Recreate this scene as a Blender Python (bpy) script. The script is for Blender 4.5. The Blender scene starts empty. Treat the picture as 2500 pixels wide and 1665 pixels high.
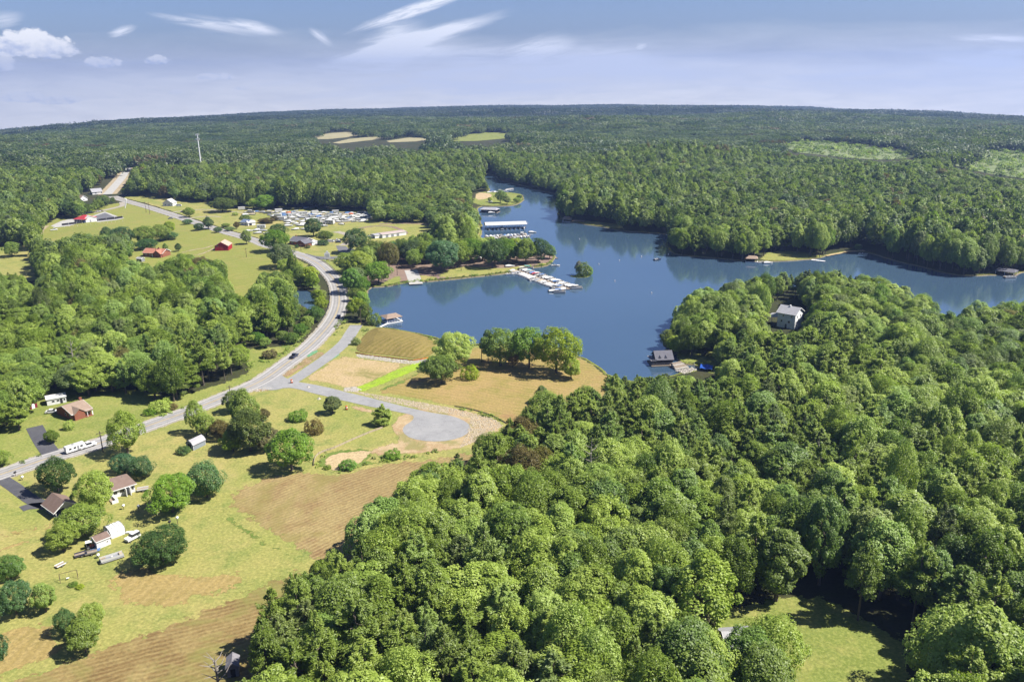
import bpy, math, random
import numpy as np
from mathutils import Vector, Matrix
from mathutils.geometry import delaunay_2d_cdt
R = math.radians
rng = np.random.default_rng(11)
random.seed(5)
scene = bpy.context.scene
COL = scene.collection

# ------------------------------------------------------------------ camera
CAM_H = 120.0
FPX = 2000.0                      # focal length in pixels of the 2500 px wide photograph
PITCH = 17.66
ROLL = -0.73
camd = bpy.data.cameras.new('camera')
cam = bpy.data.objects.new('camera', camd); COL.objects.link(cam)
camd.sensor_width = 36.0
camd.lens = 36.0 * FPX / 2500.0
camd.clip_start = 1.0; camd.clip_end = 30000.0
CM = Matrix.Rotation(R(90 - PITCH), 3, 'X') @ Matrix.Rotation(R(ROLL), 3, 'Z')
cam.rotation_euler = CM.to_euler()
cam.location = (0, 0, CAM_H)
scene.camera = cam
CMN = np.array(CM)

# ------------------------------------------------------------------ light
SUN_EL, SUN_AZ = 51.0, 96.0       # azimuth clockwise from +Y: the sun stands to the right
world = bpy.data.worlds.new('World'); scene.world = world; world.use_nodes = True
world.cycles.sampling_method = 'MANUAL'; world.cycles.sample_map_resolution = 256
sund = bpy.data.lights.new('sun', 'SUN'); sun = bpy.data.objects.new('sun', sund); COL.objects.link(sun)
sund.energy = 4.7; sund.angle = R(0.55); sund.color = (1.0, 0.95, 0.86)
sdir = Vector((math.sin(R(SUN_AZ)) * math.cos(R(SUN_EL)), math.cos(R(SUN_AZ)) * math.cos(R(SUN_EL)), math.sin(R(SUN_EL))))
sun.rotation_euler = sdir.to_track_quat('Z', 'Y').to_euler()
sun.location = (300, 0, 300)
scene.view_settings.view_transform = 'Standard'
scene.view_settings.look = 'None'
scene.view_settings.exposure = 1.3
scene.view_settings.gamma = 1.0
scene.view_settings.use_curve_mapping = False
scene.render.engine = 'CYCLES'
cy = scene.cycles
cy.max_bounces = 5; cy.diffuse_bounces = 3; cy.glossy_bounces = 2; cy.transmission_bounces = 2
cy.transparent_max_bounces = 12; cy.volume_bounces = 0
cy.caustics_reflective = False; cy.caustics_refractive = False
cy.sample_clamp_indirect = 4.0
cy.use_denoising = True

# ------------------------------------------------------------------ node helper
class NT:
    def __init__(s, tree): s.t = tree; s.t.nodes.clear()
    def n(s, typ, ins=None, **kw):
        nd = s.t.nodes.new(typ)
        for k, v in kw.items(): setattr(nd, k, v)
        for k, v in (ins or {}).items():
            sock = nd.inputs[k]
            if isinstance(v, tuple) and len(v) == 2 and hasattr(v[0], 'outputs'): s.t.links.new(v[0].outputs[v[1]], sock)
            elif hasattr(v, 'outputs'): s.t.links.new(v.outputs[0], sock)
            else: sock.default_value = v
        return nd
    def math(s, op, a, b=0.0, c=0.0, clamp=False):
        return s.n('ShaderNodeMath', {0: a, 1: b, 2: c}, operation=op, use_clamp=clamp)
    def mix(s, f, a, b, blend='MIX'):
        nd = s.t.nodes.new('ShaderNodeMix'); nd.data_type = 'RGBA'; nd.blend_type = blend; nd.clamp_factor = True
        for i, v in ((0, f), (6, a), (7, b)):
            if isinstance(v, tuple) and len(v) == 2 and hasattr(v[0], 'outputs'): s.t.links.new(v[0].outputs[v[1]], nd.inputs[i])
            elif hasattr(v, 'outputs'): s.t.links.new(v.outputs[2] if v.bl_idname == 'ShaderNodeMix' else v.outputs[0], nd.inputs[i])
            elif i: nd.inputs[i].default_value = (*v, 1.0) if len(v) == 3 else v
            else: nd.inputs[i].default_value = v
        return nd
    def ramp(s, f, lo, hi):
        return s.n('ShaderNodeMapRange', {0: f, 1: lo, 2: hi, 3: 0.0, 4: 1.0}, clamp=True)
    def noise(s, vec, scale, detail=4.0, rough=0.55, dist=0.0):
        return s.n('ShaderNodeTexNoise', {'Vector': vec, 'Scale': scale, 'Detail': detail, 'Roughness': rough, 'Distortion': dist})

def colsock(nd): return (nd, 2) if nd.bl_idname == 'ShaderNodeMix' else (nd, 0)

# ------------------------------------------------------------------ sky
w = NT(world.node_tree)
tc = w.n('ShaderNodeTexCoord')
sky = w.n('ShaderNodeTexSky')
sky.sky_type = 'NISHITA'; sky.sun_disc = False; sky.sun_elevation = R(SUN_EL); sky.sun_rotation = R(SUN_AZ)
sky.altitude = 200; sky.air_density = 1.0; sky.dust_density = 1.2; sky.ozone_density = 3.0
skyv = w.n('ShaderNodeVectorMath', {0: (tc, 'Generated'), 1: (-2.0, -2.0, 0.012)}, operation='MAXIMUM')
w.t.links.new(skyv.outputs[0], sky.inputs[0])
sepd = w.n('ShaderNodeSeparateXYZ', {0: (tc, 'Generated')})
az = w.math('ARCTAN2', (sepd, 0), (sepd, 1))
el = w.math('ARCSINE', (sepd, 2))
azd = w.math('MULTIPLY', az, 57.29578); eld = w.math('MULTIPLY', el, 57.29578)
ae = w.n('ShaderNodeCombineXYZ', {0: azd, 1: eld, 2: 0.0})
CLOUD_NODES = (w, sky, ae, azd, eld)
def pix_ae(px, py):
    d = CMN @ np.array([(px - 1250) / FPX, -(py - 832.5) / FPX, -1.0]); d /= np.linalg.norm(d)
    return math.degrees(math.atan2(d[0], d[1])), math.degrees(math.asin(d[2]))
def wisp(p0, p1, width, amount, nscale, seed, power=1.0):
    """a soft streak of thin cloud between two directions of the sky, its edges torn by noise"""
    a0 = np.array(pix_ae(*p0)); a1 = np.array(pix_ae(*p1)); c = (a0 + a1) / 2; L = np.linalg.norm(a1 - a0) / 2
    ang = math.atan2(a1[1] - a0[1], a1[0] - a0[0])
    mp = w.n('ShaderNodeMapping', {0: ae, 'Location': (-c[0], -c[1], 0)}, vector_type='POINT')
    mp2 = w.n('ShaderNodeMapping', {0: mp, 'Rotation': (0, 0, -ang)}, vector_type='POINT')
    mp3 = w.n('ShaderNodeMapping', {0: mp2, 'Scale': (1 / L, 1 / width, 1)}, vector_type='POINT')
    nz = w.noise(w.n('ShaderNodeMapping', {0: mp2, 'Scale': (nscale * .8, nscale * 7.5, 1), 'Location': (seed, seed, 0)}), 1.0, 8, 0.66, 0.9)
    wob = w.n('ShaderNodeVectorMath', {0: mp3, 1: w.n('ShaderNodeVectorMath', {0: (nz, 1), 1: (0.5, 0.5, 0.5)}, operation='SUBTRACT')}, operation='ADD')
    sp = w.n('ShaderNodeSeparateXYZ', {0: wob})
    d2 = w.math('ADD', w.math('MULTIPLY', (sp, 0), (sp, 0)), w.math('MULTIPLY', (sp, 1), (sp, 1)))
    fall = w.math('POWER', w.ramp(d2, 1.25, 0.0), 1.7)
    return w.math('MULTIPLY', w.math('MULTIPLY', fall, w.ramp((nz, 0), 0.28, 0.60)), amount * 1.35)
def madd(a, b): return w.math('ADD', a, b)
lift = w.mix(1.0, colsock(sky), (0.64, 0.69, 0.93), 'MULTIPLY')
# thin milky veil low in the sky, its upper edge uneven
vn = w.noise(w.n('ShaderNodeMapping', {0: ae, 'Scale': (0.07, 0.45, 1)}), 1.0, 6, 0.6, 0.5)
vedge = w.math('ADD', eld, w.math('MULTIPLY', w.math('SUBTRACT', (vn, 0), 0.5), 3.2))
veil = w.math('MULTIPLY', w.ramp(vedge, 3.1, 0.5), 0.95)
fine = w.noise(w.n('ShaderNodeMapping', {0: ae, 'Scale': (0.3, 1.8, 1), 'Location': (3, 1, 0)}), 1.0, 6, 0.6, 0.8)
veil = w.math('MULTIPLY', veil, w.math('ADD', 0.72, w.math('MULTIPLY', w.ramp((fine, 0), 0.25, 0.7), 0.28)))
cir = wisp((860, 76), (1170, -30), 0.42, 1.3, 0.35, 1.3)
for a in (((800, 158), (1240, 34), 0.55, 1.3, 0.3, 5.1), ((600, 205), (1860, 160), 2.0, 0.85, 0.16, 21.3), ((1750, 200), (2650, 175), 1.1, 0.6, 0.2, 31.3), ((860, 150), (1150, 100), 1.1, 0.55, 0.25, 15.3), ((-60, 60), (60, 40), .5, .6, .3, 14.1), ((880, 130), (1060, 85), 1.5, 0.8, 0.35, 9.7), ((380, 38), (690, 84), 0.5, 0.6, 0.35, 2.9),
          ((560, 52), (690, 82), 0.4, 0.7, 0.5, 4.2), ((755, 70), (812, 112), 0.32, 0.7, 0.6, 7.7), ((265, 88), (335, 64), 0.28, 0.75, 0.8, 6.1),
          ((1230, 140), (1420, 100), 0.9, 0.75, 0.4, 8.3), ((1350, 160), (1640, 150), 1.0, 0.7, 0.35, 12.3), ((1550, 118), (1580, 110), 0.22, 0.8, 0.9, 3.3),
          ((2330, 92), (2560, 100), 0.3, 0.85, 0.4, 6.6), ((2270, 148), (2560, 156), 0.45, 0.85, 0.4, 5.5), ((2400, 127), (2560, 131), 0.2, 0.7, 0.5, 4.4),
          ((1500, 178), (1900, 190), 0.6, 0.5, 0.3, 10.3)):
    cir = madd(cir, wisp(*a))
glow = w.ramp(eld, 2.0, -2.0)
veilc = w.mix(glow, (6.8, 7.1, 7.5), (12.0, 11.4, 10.0))
skyc = w.mix(veil, lift, colsock(veilc))
skyc = w.mix(w.math('MULTIPLY', cir, 1.15, clamp=True), skyc, (7.4, 7.7, 8.5))
# small heaped clouds: billowed noise inside a soft outline, flat below, lit from the right
def cumulus(cx, cy, wpx, hpx, amount, seed, ns):
    c = pix_ae(cx, cy); hw = wpx / FPX * 57.3 / 2; hh = hpx / FPX * 57.3 / 2
    mp = w.n('ShaderNodeMapping', {0: ae, 'Location': (-c[0], -c[1], 0)})
    mp3 = w.n('ShaderNodeMapping', {0: mp, 'Scale': (1 / hw, 1 / hh, 1)})
    nv = w.n('ShaderNodeMapping', {0: mp, 'Scale': (ns, ns * 1.25, 1), 'Location': (seed, seed, seed)})
    nz = w.noise(nv, 1.0, 9, 0.62, 0.2)
    nz2 = w.noise(w.n('ShaderNodeVectorMath', {0: nv, 1: (-0.22, -0.28, 0)}, operation='ADD'), 1.0, 5, 0.55, 0.3)
    sp = w.n('ShaderNodeSeparateXYZ', {0: mp3})
    lowy = w.math('MINIMUM', (sp, 1), 0.0); uy = w.math('MAXIMUM', (sp, 1), 0.0)
    yy = w.math('ADD', w.math('MULTIPLY', w.math('MULTIPLY', lowy, lowy), 3.2), w.math('MULTIPLY', uy, uy))
    d2 = w.math('ADD', w.math('MULTIPLY', (sp, 0), (sp, 0)), yy)
    dens = w.math('SUBTRACT', w.math('ADD', (nz, 0), 0.27), w.math('MULTIPLY', d2, 0.46))
    alpha = w.math('MULTIPLY', w.ramp(dens, 0.40, 0.50), amount)
    lit = w.math('ADD', w.math('MULTIPLY', w.math('SUBTRACT', (nz, 0), (nz2, 0)), 3.4), w.math('MULTIPLY', (sp, 1), 0.55))
    lit = w.ramp(lit, -0.75, 0.25)
    return alpha, lit
for a in ((72, 116, 200, 76, 1.0, 3.1, 0.95), (128, 126, 120, 50, 0.6, 6.5, 1.0), (128, 142, 42, 18, 0.6, 1.7, 1.5), (252, 156, 84, 38, 0.8, 4.4, 1.6),
          (385, 150, 58, 28, 0.75, 7.2, 2.0), (523, 190, 92, 24, 0.7, 2.2, 1.6), (66, 242, 110, 32, 0.6, 8.8, 1.6), (145, 247, 110, 28, 0.5, 5.8, 1.6),
          (432, 227, 40, 16, 0.55, 9.8, 2.6), (592, 217, 44, 14, 0.5, 3.8, 2.6), (850, 211, 12, 6, 0.6, 1.1, 3.0), (-10, 160, 80, 60, 0.7, 9.1, 0.8)):
    al, lit = cumulus(*a)
    skyc = w.mix(al, skyc, w.mix(lit, (4.6, 5.2, 6.8), (8.8, 8.8, 8.9)))
bg = w.n('ShaderNodeBackground', {0: colsock(skyc), 1: 0.055})
w.n('ShaderNodeOutputWorld', {0: bg})
# ------------------------------------------------------------------ the lie of the land
def pix_dir(px, py):
    px = np.asarray(px, float); py = np.asarray(py, float)
    d = np.stack([(px - 1250) / FPX, -(py - 832.5) / FPX, -np.ones_like(px)], -1) @ CMN.T
    return d / np.linalg.norm(d, axis=-1, keepdims=True)
_pxs = np.linspace(-260, 2760, 61)
_xn = (_pxs - 1250) / 1000
_dd = pix_dir(_pxs, 261 + 28.8 * _xn ** 2 - 12.8 * _xn)
_az = np.arctan2(_dd[:, 0], _dd[:, 1]); _dip = np.maximum(-np.arcsin(_dd[:, 2]), R(1.2))
R0 = 1200.0
def terrain(x, y):
    """flat round the lake, then falling away gently towards the far valleys, more to the left and right"""
    x = np.asarray(x, float); y = np.asarray(y, float)
    r = np.hypot(x, y); a = np.arctan2(x, y)
    t = np.tan(np.interp(a, _az, _dip)); s = 2 * ((CAM_H - 13) / t - R0); rad = s / t
    q = np.maximum(r - R0, 0)
    z = -q ** 2 / (2 * rad)
    return z + np.clip((r - 1400) / 800, 0, 1) * (5.0 * np.sin(x * 0.0031 + 1.3) * np.sin(y * 0.0036 + 0.4) + 2.0 * np.sin(x * 0.0083 + y * 0.002 + .7) + 2.0 * np.sin(x * 0.0017 - y * .0049))
def at(px, py):
    """the point on the ground seen at a place in the photograph"""
    d = pix_dir(px, py)
    t = np.full(np.shape(d)[:-1], 300.0)
    z = np.zeros_like(t)
    for _ in range(12):
        t = (CAM_H - z) / np.maximum(-d[..., 2], 0.012)
        z = terrain(d[..., 0] * t, d[..., 1] * t)
    return np.stack([d[..., 0] * t, d[..., 1] * t], -1)
def A(p): q = at(p[0], p[1]); return Vector((float(q[0]), float(q[1]), 0.0))
def project(x, y, z):
    v = np.stack([np.asarray(x, float), np.asarray(y, float), np.asarray(z, float) - CAM_H], -1) @ CMN
    dz = np.maximum(-v[..., 2], 1e-3)
    return 1250 + v[..., 0] / dz * FPX, 832.5 - v[..., 1] / dz * FPX
def scale_at(px, py):
    """photograph pixels per metre, and the viewing angle below level, at a ground point"""
    q = A((px, py)); v = CMN.T @ np.array([q.x, q.y, -CAM_H]); return FPX / -v[2], math.atan2(CAM_H, math.hypot(q.x, q.y))
def inside(px, py, poly):
    px = np.asarray(px, float); py = np.asarray(py, float); c = np.zeros(px.shape, bool)
    P = np.asarray(poly, float); Q = np.roll(P, -1, 0)
    for (x0, y0), (x1, y1) in zip(P, Q):
        if y0 == y1: continue
        c ^= ((y0 > py) != (y1 > py)) & (px < (x1 - x0) * (py - y0) / (y1 - y0) + x0)
    return c
def link(name, me, parent=None, loc=None, rz=0.0):
    o = bpy.data.objects.new(name, me); COL.objects.link(o)
    if parent is not None: o.parent = parent
    if loc is not None: o.location = loc
    if rz: o.rotation_euler = (0, 0, rz)
    return o
def tag(o, label=None, cat=None, group=None, kind=None):
    if label: o['label'] = label
    if cat: o['category'] = cat
    if group: o['group'] = group
    if kind: o['kind'] = kind
    return o
def rawmesh(name, V, F, mats, midx=None, attrs=None, smooth=False):
    me = bpy.data.meshes.new(name)
    me.from_pydata([tuple(map(float, v)) for v in V], [], [tuple(map(int, f)) for f in F])
    for m in (mats if isinstance(mats, (list, tuple)) else [mats]): me.materials.append(m)
    if midx is not None: me.polygons.foreach_set('material_index', np.asarray(midx, 'i'))
    for k, v in (attrs or {}).items():
        a = me.attributes.new(k, 'FLOAT', 'POINT'); a.data.foreach_set('value', np.asarray(v, 'f'))
    if smooth: me.polygons.foreach_set('use_smooth', np.ones(len(me.polygons), bool))
    me.update(); return me
def quadmesh(name, V, mats, tint=None, extraV=None, extraF=None, midx=None):
    """V: (n,4,3) loose quads, made fast"""
    n = len(V); me = bpy.data.meshes.new(name)
    me.vertices.add(4 * n); me.vertices.foreach_set('co', V.reshape(-1).astype('f'))
    me.loops.add(4 * n); me.loops.foreach_set('vertex_index', np.arange(4 * n, dtype='i'))
    me.polygons.add(n); me.polygons.foreach_set('loop_start', np.arange(0, 4 * n, 4, dtype='i')); me.polygons.foreach_set('loop_total', np.full(n, 4, 'i'))
    if tint is not None:
        a = me.attributes.new('tint', 'FLOAT', 'POINT'); a.data.foreach_set('value', np.repeat(tint, 4).astype('f'))
    for m in mats: me.materials.append(m)
    me.update(calc_edges=True); return me

# ------------------------------------------------------------------ materials
def new_mat(name):
    m = bpy.data.materials.new(name); m.use_nodes = True; return m, NT(m.node_tree)
def plain(name, col, rough=0.6, var=0.12, scale=1.5, spec=0.3, metal=0.0, bump=0.0, dirt=0.0):
    col = tuple(v * .64 for v in col)
    """a painted, metal or masonry surface with uneven tone and weathering"""
    m, n = new_mat(name); t = n.n('ShaderNodeTexCoord')
    a = n.noise((t, 'Object'), scale, 5, 0.6); b = n.noise((t, 'Object'), scale * 7, 3, 0.6)
    f = n.math('ADD', n.math('MULTIPLY', (a, 0), 0.6), n.math('MULTIPLY', (b, 0), 0.4))
    c = n.mix(n.ramp(f, 0.3, 0.7), tuple(x * (1 - var) for x in col), tuple(min(1, x * (1 + var)) for x in col))
    if dirt: c = n.mix(n.math('MULTIPLY', n.ramp((a, 0), 0.52, 0.75), dirt), c, (0.10, 0.085, 0.06))
    p = n.n('ShaderNodeBsdfPrincipled', {'Base Color': colsock(c), 'Roughness': rough, 'Specular IOR Level': spec, 'Metallic': metal})
    if bump: n.t.links.new(n.n('ShaderNodeBump', {'Height': (b, 0), 'Strength': bump, 'Distance': 0.05}).outputs[0], p.inputs['Normal'])
    n.n('ShaderNodeOutputMaterial', {0: p}); return m
def striped(name, c0, c1, period, ang=0.0, rough=0.6, duty=0.5, axis='X'):
    c0, c1 = tuple(v * .64 for v in c0), tuple(v * .64 for v in c1)
    """narrow courses or seams (lap siding, roof courses, metal ribs) too fine to build at this distance"""
    m, n = new_mat(name); t = n.n('ShaderNodeTexCoord')
    mp = n.n('ShaderNodeMapping', {0: (t, 'Object'), 'Rotation': (0, 0, ang)})
    sp = n.n('ShaderNodeSeparateXYZ', {0: mp}); v = {'X': 0, 'Y': 1, 'Z': 2}[axis]
    fr = n.math('FRACT', n.math('DIVIDE', (sp, v), period))
    nz = n.noise((t, 'Object'), 0.8, 5, 0.6)
    c = n.mix(n.math('GREATER_THAN', fr, duty), c0, c1)
    c = n.mix(n.ramp((nz, 0), 0.3, 0.7), n.mix(1.0, c, (0.82, 0.8, 0.78), 'MULTIPLY'), c)
    p = n.n('ShaderNodeBsdfPrincipled', {'Base Color': colsock(c), 'Roughness': rough, 'Specular IOR Level': 0.25})
    n.n('ShaderNodeOutputMaterial', {0: p}); return m
def ground_mat(name, cols, scale=0.03, edge=3.0, stripe=None, fine=1.2, rough=0.95, bump=0.5, patch=None):
    """cols: four tones; broad patches, tufts, mowing or cutting rows; ragged border where it meets the next cover"""
    k_ = {'forest_floor': 1, 'lawn_grass': 1.18, 'green_lawn_grass': 1.1, 'field_grass': .86, 'olive_hay_rows': .74, 'rank_green_weeds': 1, 'bright_new_grass': .9, 'young_plantation': .7, 'lime_waterside_weeds': .9, 'bare_sandy_soil': .84, 'pale_sand': .8, 'straw_mulch': .82, 'red_clay_soil': .8, 'grey_gravel': .8, 'tan_dirt_track': .8, 'mown_tan_grass': .78, 'dry_shore_grass': .84}.get(name, .66)
    k_ *= 0.86
    cols = [tuple(v * k_ for v in c) for c in cols]
    if patch: patch = (tuple(v * k_ for v in patch[0]),) + patch[1:]
    m, n = new_mat(name); t = n.n('ShaderNodeTexCoord'); O = (t, 'Object')
    big = n.noise(O, scale, 6, 0.62, 0.6); mid = n.noise(n.n('ShaderNodeMapping', {0: O, 'Location': (37, 11, 0)}), scale * 5, 6, 0.65)
    fin = n.noise(O, fine, 5, 0.7)
    c = n.mix(n.ramp((big, 0), 0.36, 0.62), cols[0], cols[1])
    c = n.mix(n.math('MULTIPLY', n.ramp((mid, 0), 0.47, 0.68), 0.85), c, cols[2])
    h = (fin, 0)
    if stripe:
        ang, period, amt = stripe
        w_ = n.noise(O, 0.035, 3, 0.5)
        mp = n.n('ShaderNodeMapping', {0: O, 'Rotation': (0, 0, -R(ang))})
        sp = n.n('ShaderNodeSeparateXYZ', {0: mp})
        yv = n.math('ADD', (sp, 1), n.math('MULTIPLY', (w_, 0), period * 3.5))
        sw = n.math('SINE', n.math('MULTIPLY', yv, 6.2832 / period))
        along = n.noise(n.n('ShaderNodeMapping', {0: mp, 'Scale': (0.12, 1.3, 1)}), 1.0, 4, 0.65)
        s01 = n.ramp(n.math('ADD', sw, n.math('MULTIPLY', n.math('SUBTRACT', (along, 0), 0.5), 4.5)), -0.6, 1.2)
        c = n.mix(n.math('MULTIPLY', s01, amt), c, cols[3])
    else:
        c = n.mix(n.math('MULTIPLY', n.ramp((fin, 0), 0.5, 0.72), 0.5), c, cols[3])
    c = n.mix(n.ramp((fin, 0), 0.28, 0.66), n.mix(1.0, c, (0.62, 0.62, 0.6), 'MULTIPLY'), n.mix(1.0, c, (1.18, 1.16, 1.1), 'MULTIPLY'))
    if patch:
        pn = n.noise(n.n('ShaderNodeMapping', {0: O, 'Location': (-91, 57, 0)}), patch[1], 5, 0.65, 0.5)
        c = n.mix(n.math('MULTIPLY', n.ramp((pn, 0), patch[2], patch[2] + 0.09), patch[3]), c, patch[0])
    p = n.n('ShaderNodeBsdfPrincipled', {'Base Color': colsock(c), 'Roughness': rough, 'Specular IOR Level': 0.1})
    if bump: n.t.links.new(n.n('ShaderNodeBump', {'Height': (mid, 0), 'Strength': bump, 'Distance': 0.5}).outputs[0], p.inputs['Normal'])
    out = p
    if edge:
        ea = n.n('ShaderNodeAttribute', attribute_name='edge')
        en = n.noise(O, 0.35 if edge > 1 else 1.2, 5, 0.65)
        v = n.math('SUBTRACT', (ea, 'Fac'), n.math('MULTIPLY', n.ramp((en, 0), 0.28, 0.72), edge))
        al = n.ramp(v, -0.12, 0.12)
        tr = n.n('ShaderNodeBsdfTransparent')
        out = n.n('ShaderNodeMixShader', {0: al, 1: tr, 2: p})
    n.n('ShaderNodeOutputMaterial', {0: out}); return m

G = {}
G['floor'] = ground_mat('forest_floor', [(0.035, 0.045, 0.018), (0.06, 0.055, 0.03), (0.05, 0.06, 0.02), (0.03, 0.035, 0.02)], edge=0)
G['lawn'] = ground_mat('lawn_grass', [(0.190, 0.208, 0.056), (0.255, 0.230, 0.082), (0.125, 0.165, 0.042), (0.30, 0.255, 0.10)], 0.024, 2.5, patch=((0.30, 0.24, 0.10), 0.022, 0.56, 0.6))
G['lawn_green'] = ground_mat('green_lawn_grass', [(0.185, 0.215, 0.055), (0.145, 0.18, 0.042), (0.24, 0.235, 0.075), (0.25, 0.23, 0.085)], 0.022, 3.0)
G['field'] = ground_mat('field_grass', [(0.25, 0.27, 0.062), (0.21, 0.24, 0.055), (0.29, 0.26, 0.085), (0.31, 0.30, 0.10)], 0.012, 4.0, stripe=(35, 6.5, 0.45))
G['hay'] = ground_mat('cut_hay_stubble', [(0.33, 0.24, 0.11), (0.40, 0.31, 0.14), (0.27, 0.165, 0.08), (0.58, 0.47, 0.23)], 0.03, 4.5, stripe=(43, 1.4, 0.45), patch=((0.27, 0.24, 0.07), 0.035, 0.52, 0.55))
G['plough'] = ground_mat('brown_tilled_stubble', [(0.33, 0.24, 0.10), (0.22, 0.14, 0.06), (0.42, 0.33, 0.14), (0.50, 0.40, 0.18)], 0.035, 6.0, stripe=(24, 1.5, 0.42), patch=((0.28, 0.28, 0.08), 0.04, 0.53, 0.7))
G['tan'] = ground_mat('mown_tan_grass', [(0.40, 0.30, 0.12), (0.34, 0.26, 0.10), (0.28, 0.23, 0.08), (0.44, 0.34, 0.15)], 0.03, 4.0, stripe=(80, 2.8, 0.5))
G['olive'] = ground_mat('olive_hay_rows', [(0.235, 0.19, 0.055), (0.27, 0.22, 0.065), (0.19, 0.16, 0.045), (0.35, 0.27, 0.11)], 0.03, 0.8, stripe=(62, 2.6, 0.65))
G['shore'] = ground_mat('dry_shore_grass', [(0.29, 0.24, 0.075), (0.36, 0.26, 0.11), (0.22, 0.21, 0.05), (0.42, 0.31, 0.14)], 0.022, 3.0, stripe=(-25, 2.6, 0.45), patch=((0.30, 0.17, 0.09), 0.04, 0.57, 0.6))
G['sand'] = ground_mat('bare_sandy_soil', [(0.47, 0.36, 0.21), (0.42, 0.33, 0.17), (0.38, 0.30, 0.13), (0.54, 0.43, 0.27)], 0.05, 2.5, patch=((0.21, 0.20, 0.06), 0.045, 0.585, 0.8))
G['sandpatch'] = ground_mat('pale_sand', [(0.56, 0.43, 0.27), (0.50, 0.39, 0.22), (0.45, 0.35, 0.2), (0.62, 0.49, 0.32)], 0.06, 1.2)
G['straw'] = ground_mat('straw_mulch', [(0.48, 0.37, 0.22), (0.40, 0.28, 0.16), (0.56, 0.45, 0.30), (0.25, 0.16, 0.09)], 0.09, 2.0, fine=2.2, patch=((0.24, 0.23, 0.08), 0.07, 0.50, 0.75))
G['lime'] = ground_mat('bright_new_grass', [(0.30, 0.44, 0.03), (0.25, 0.37, 0.035), (0.20, 0.24, 0.06), (0.34, 0.42, 0.06)], 0.05, 1.5)
G['seed'] = ground_mat('mint_seed_mulch', [(0.16, 0.42, 0.24), (0.20, 0.46, 0.28), (0.22, 0.36, 0.18), (0.30, 0.48, 0.30)], 0.1, 1.2)
G['weed'] = ground_mat('rank_green_weeds', [(0.10, 0.16, 0.03), (0.15, 0.20, 0.05), (0.20, 0.21, 0.06), (0.07, 0.11, 0.02)], 0.1, 2.5, fine=1.6)
G['clay'] = ground_mat('red_clay_soil', [(0.36, 0.26, 0.16), (0.32, 0.22, 0.12), (0.42, 0.32, 0.20), (0.46, 0.37, 0.25)], 0.08, 1.5, patch=((0.20, 0.20, 0.06), .07, .52, .7))
G['gravel'] = ground_mat('grey_gravel', [(0.42, 0.39, 0.34), (0.36, 0.33, 0.28), (0.45, 0.40, 0.32), (0.5, 0.47, 0.42)], 0.1, 1.5, fine=2.5)
G['dirt'] = ground_mat('tan_dirt_track', [(0.46, 0.38, 0.26), (0.40, 0.32, 0.20), (0.50, 0.43, 0.32), (0.34, 0.28, 0.16)], 0.08, 1.6)
G['pinkpark'] = ground_mat('pinkish_worn_gravel', [(0.36, 0.25, 0.21), (0.31, 0.23, 0.20), (0.40, 0.29, 0.22), (0.28, 0.22, 0.13)], 0.06, 2.0)
G['young'] = ground_mat('young_plantation', [(0.22, 0.29, 0.12), (0.28, 0.33, 0.16), (0.15, 0.21, 0.08), (0.33, 0.37, 0.20)], 0.006, 14.0, fine=0.12, stripe=(20, 14, .5))
G['pale_field'] = ground_mat('pale_straw_field', [(0.46, 0.42, 0.24), (0.50, 0.45, 0.27), (0.40, 0.38, 0.20), (0.54, 0.50, 0.32)], 0.01, 4.0, stripe=(10, 12, .4))
G['reed'] = ground_mat('lime_waterside_weeds', [(0.24, 0.28, 0.05), (0.20, 0.22, 0.05), (0.28, 0.31, 0.07), (0.15, 0.18, 0.04)], 0.1, 1.0)
def road_mat(name, col, col2, grit=3.0, streak=None):
    col, col2 = tuple(v * (.72 if 'worn' in name else .60) for v in col), tuple(v * (.72 if 'worn' in name else .60) for v in col2)
    m, n = new_mat(name); t = n.n('ShaderNodeTexCoord'); O = (t, 'Object')
    a = n.noise(O, 0.12, 5, 0.6); b = n.noise(O, grit, 4, 0.7)
    c = n.mix(n.ramp((a, 0), 0.32, 0.66), col, col2)
    c = n.mix(n.math('MULTIPLY', n.ramp((b, 0), 0.45, 0.75), 0.35), c, tuple(x * 0.6 for x in col))
    pt = n.noise(n.n('ShaderNodeMapping', {0: O, 'Location': (5, 9, 0)}), 0.35, 6, 0.7, 1.2)
    c = n.mix(n.math('MULTIPLY', n.ramp((pt, 0), 0.53, 0.60), 0.30), c, tuple(x * 0.62 for x in col))
    c = n.mix(n.math('MULTIPLY', n.ramp((pt, 0), 0.42, 0.36), 0.35), c, tuple(min(.8, x * 1.3) for x in col2))
    ea = n.n('ShaderNodeAttribute', attribute_name='across')       # metres from the centre line: the wheel tracks
    if streak:
        s = None
        for off in streak:
            g = n.ramp(n.math('ABSOLUTE', n.math('SUBTRACT', (ea, 'Fac'), off)), 0.55, 0.1)
            s = g if s is None else n.math('ADD', s, g)
        c = n.mix(n.math('MULTIPLY', s, 0.42), c, tuple(x * 0.42 for x in col))
    p = n.n('ShaderNodeBsdfPrincipled', {'Base Color': colsock(c), 'Roughness': 0.85, 'Specular IOR Level': 0.2})
    n.n('ShaderNodeOutputMaterial', {0: p}); return m
G['asphalt'] = road_mat('worn_grey_asphalt', (0.33, 0.32, 0.31), (0.40, 0.385, 0.37), streak=(-2.6, -0.9, 0.9, 2.6))
G['newgrey'] = road_mat('pale_grey_stone_surface', (0.345, 0.345, 0.345), (0.40, 0.398, 0.392))
G['dark_asphalt'] = road_mat('dark_driveway_asphalt', (0.10, 0.10, 0.115), (0.13, 0.13, 0.14))
G['lot'] = road_mat('grey_lot_asphalt', (0.17, 0.17, 0.19), (0.21, 0.21, 0.22))
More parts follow.
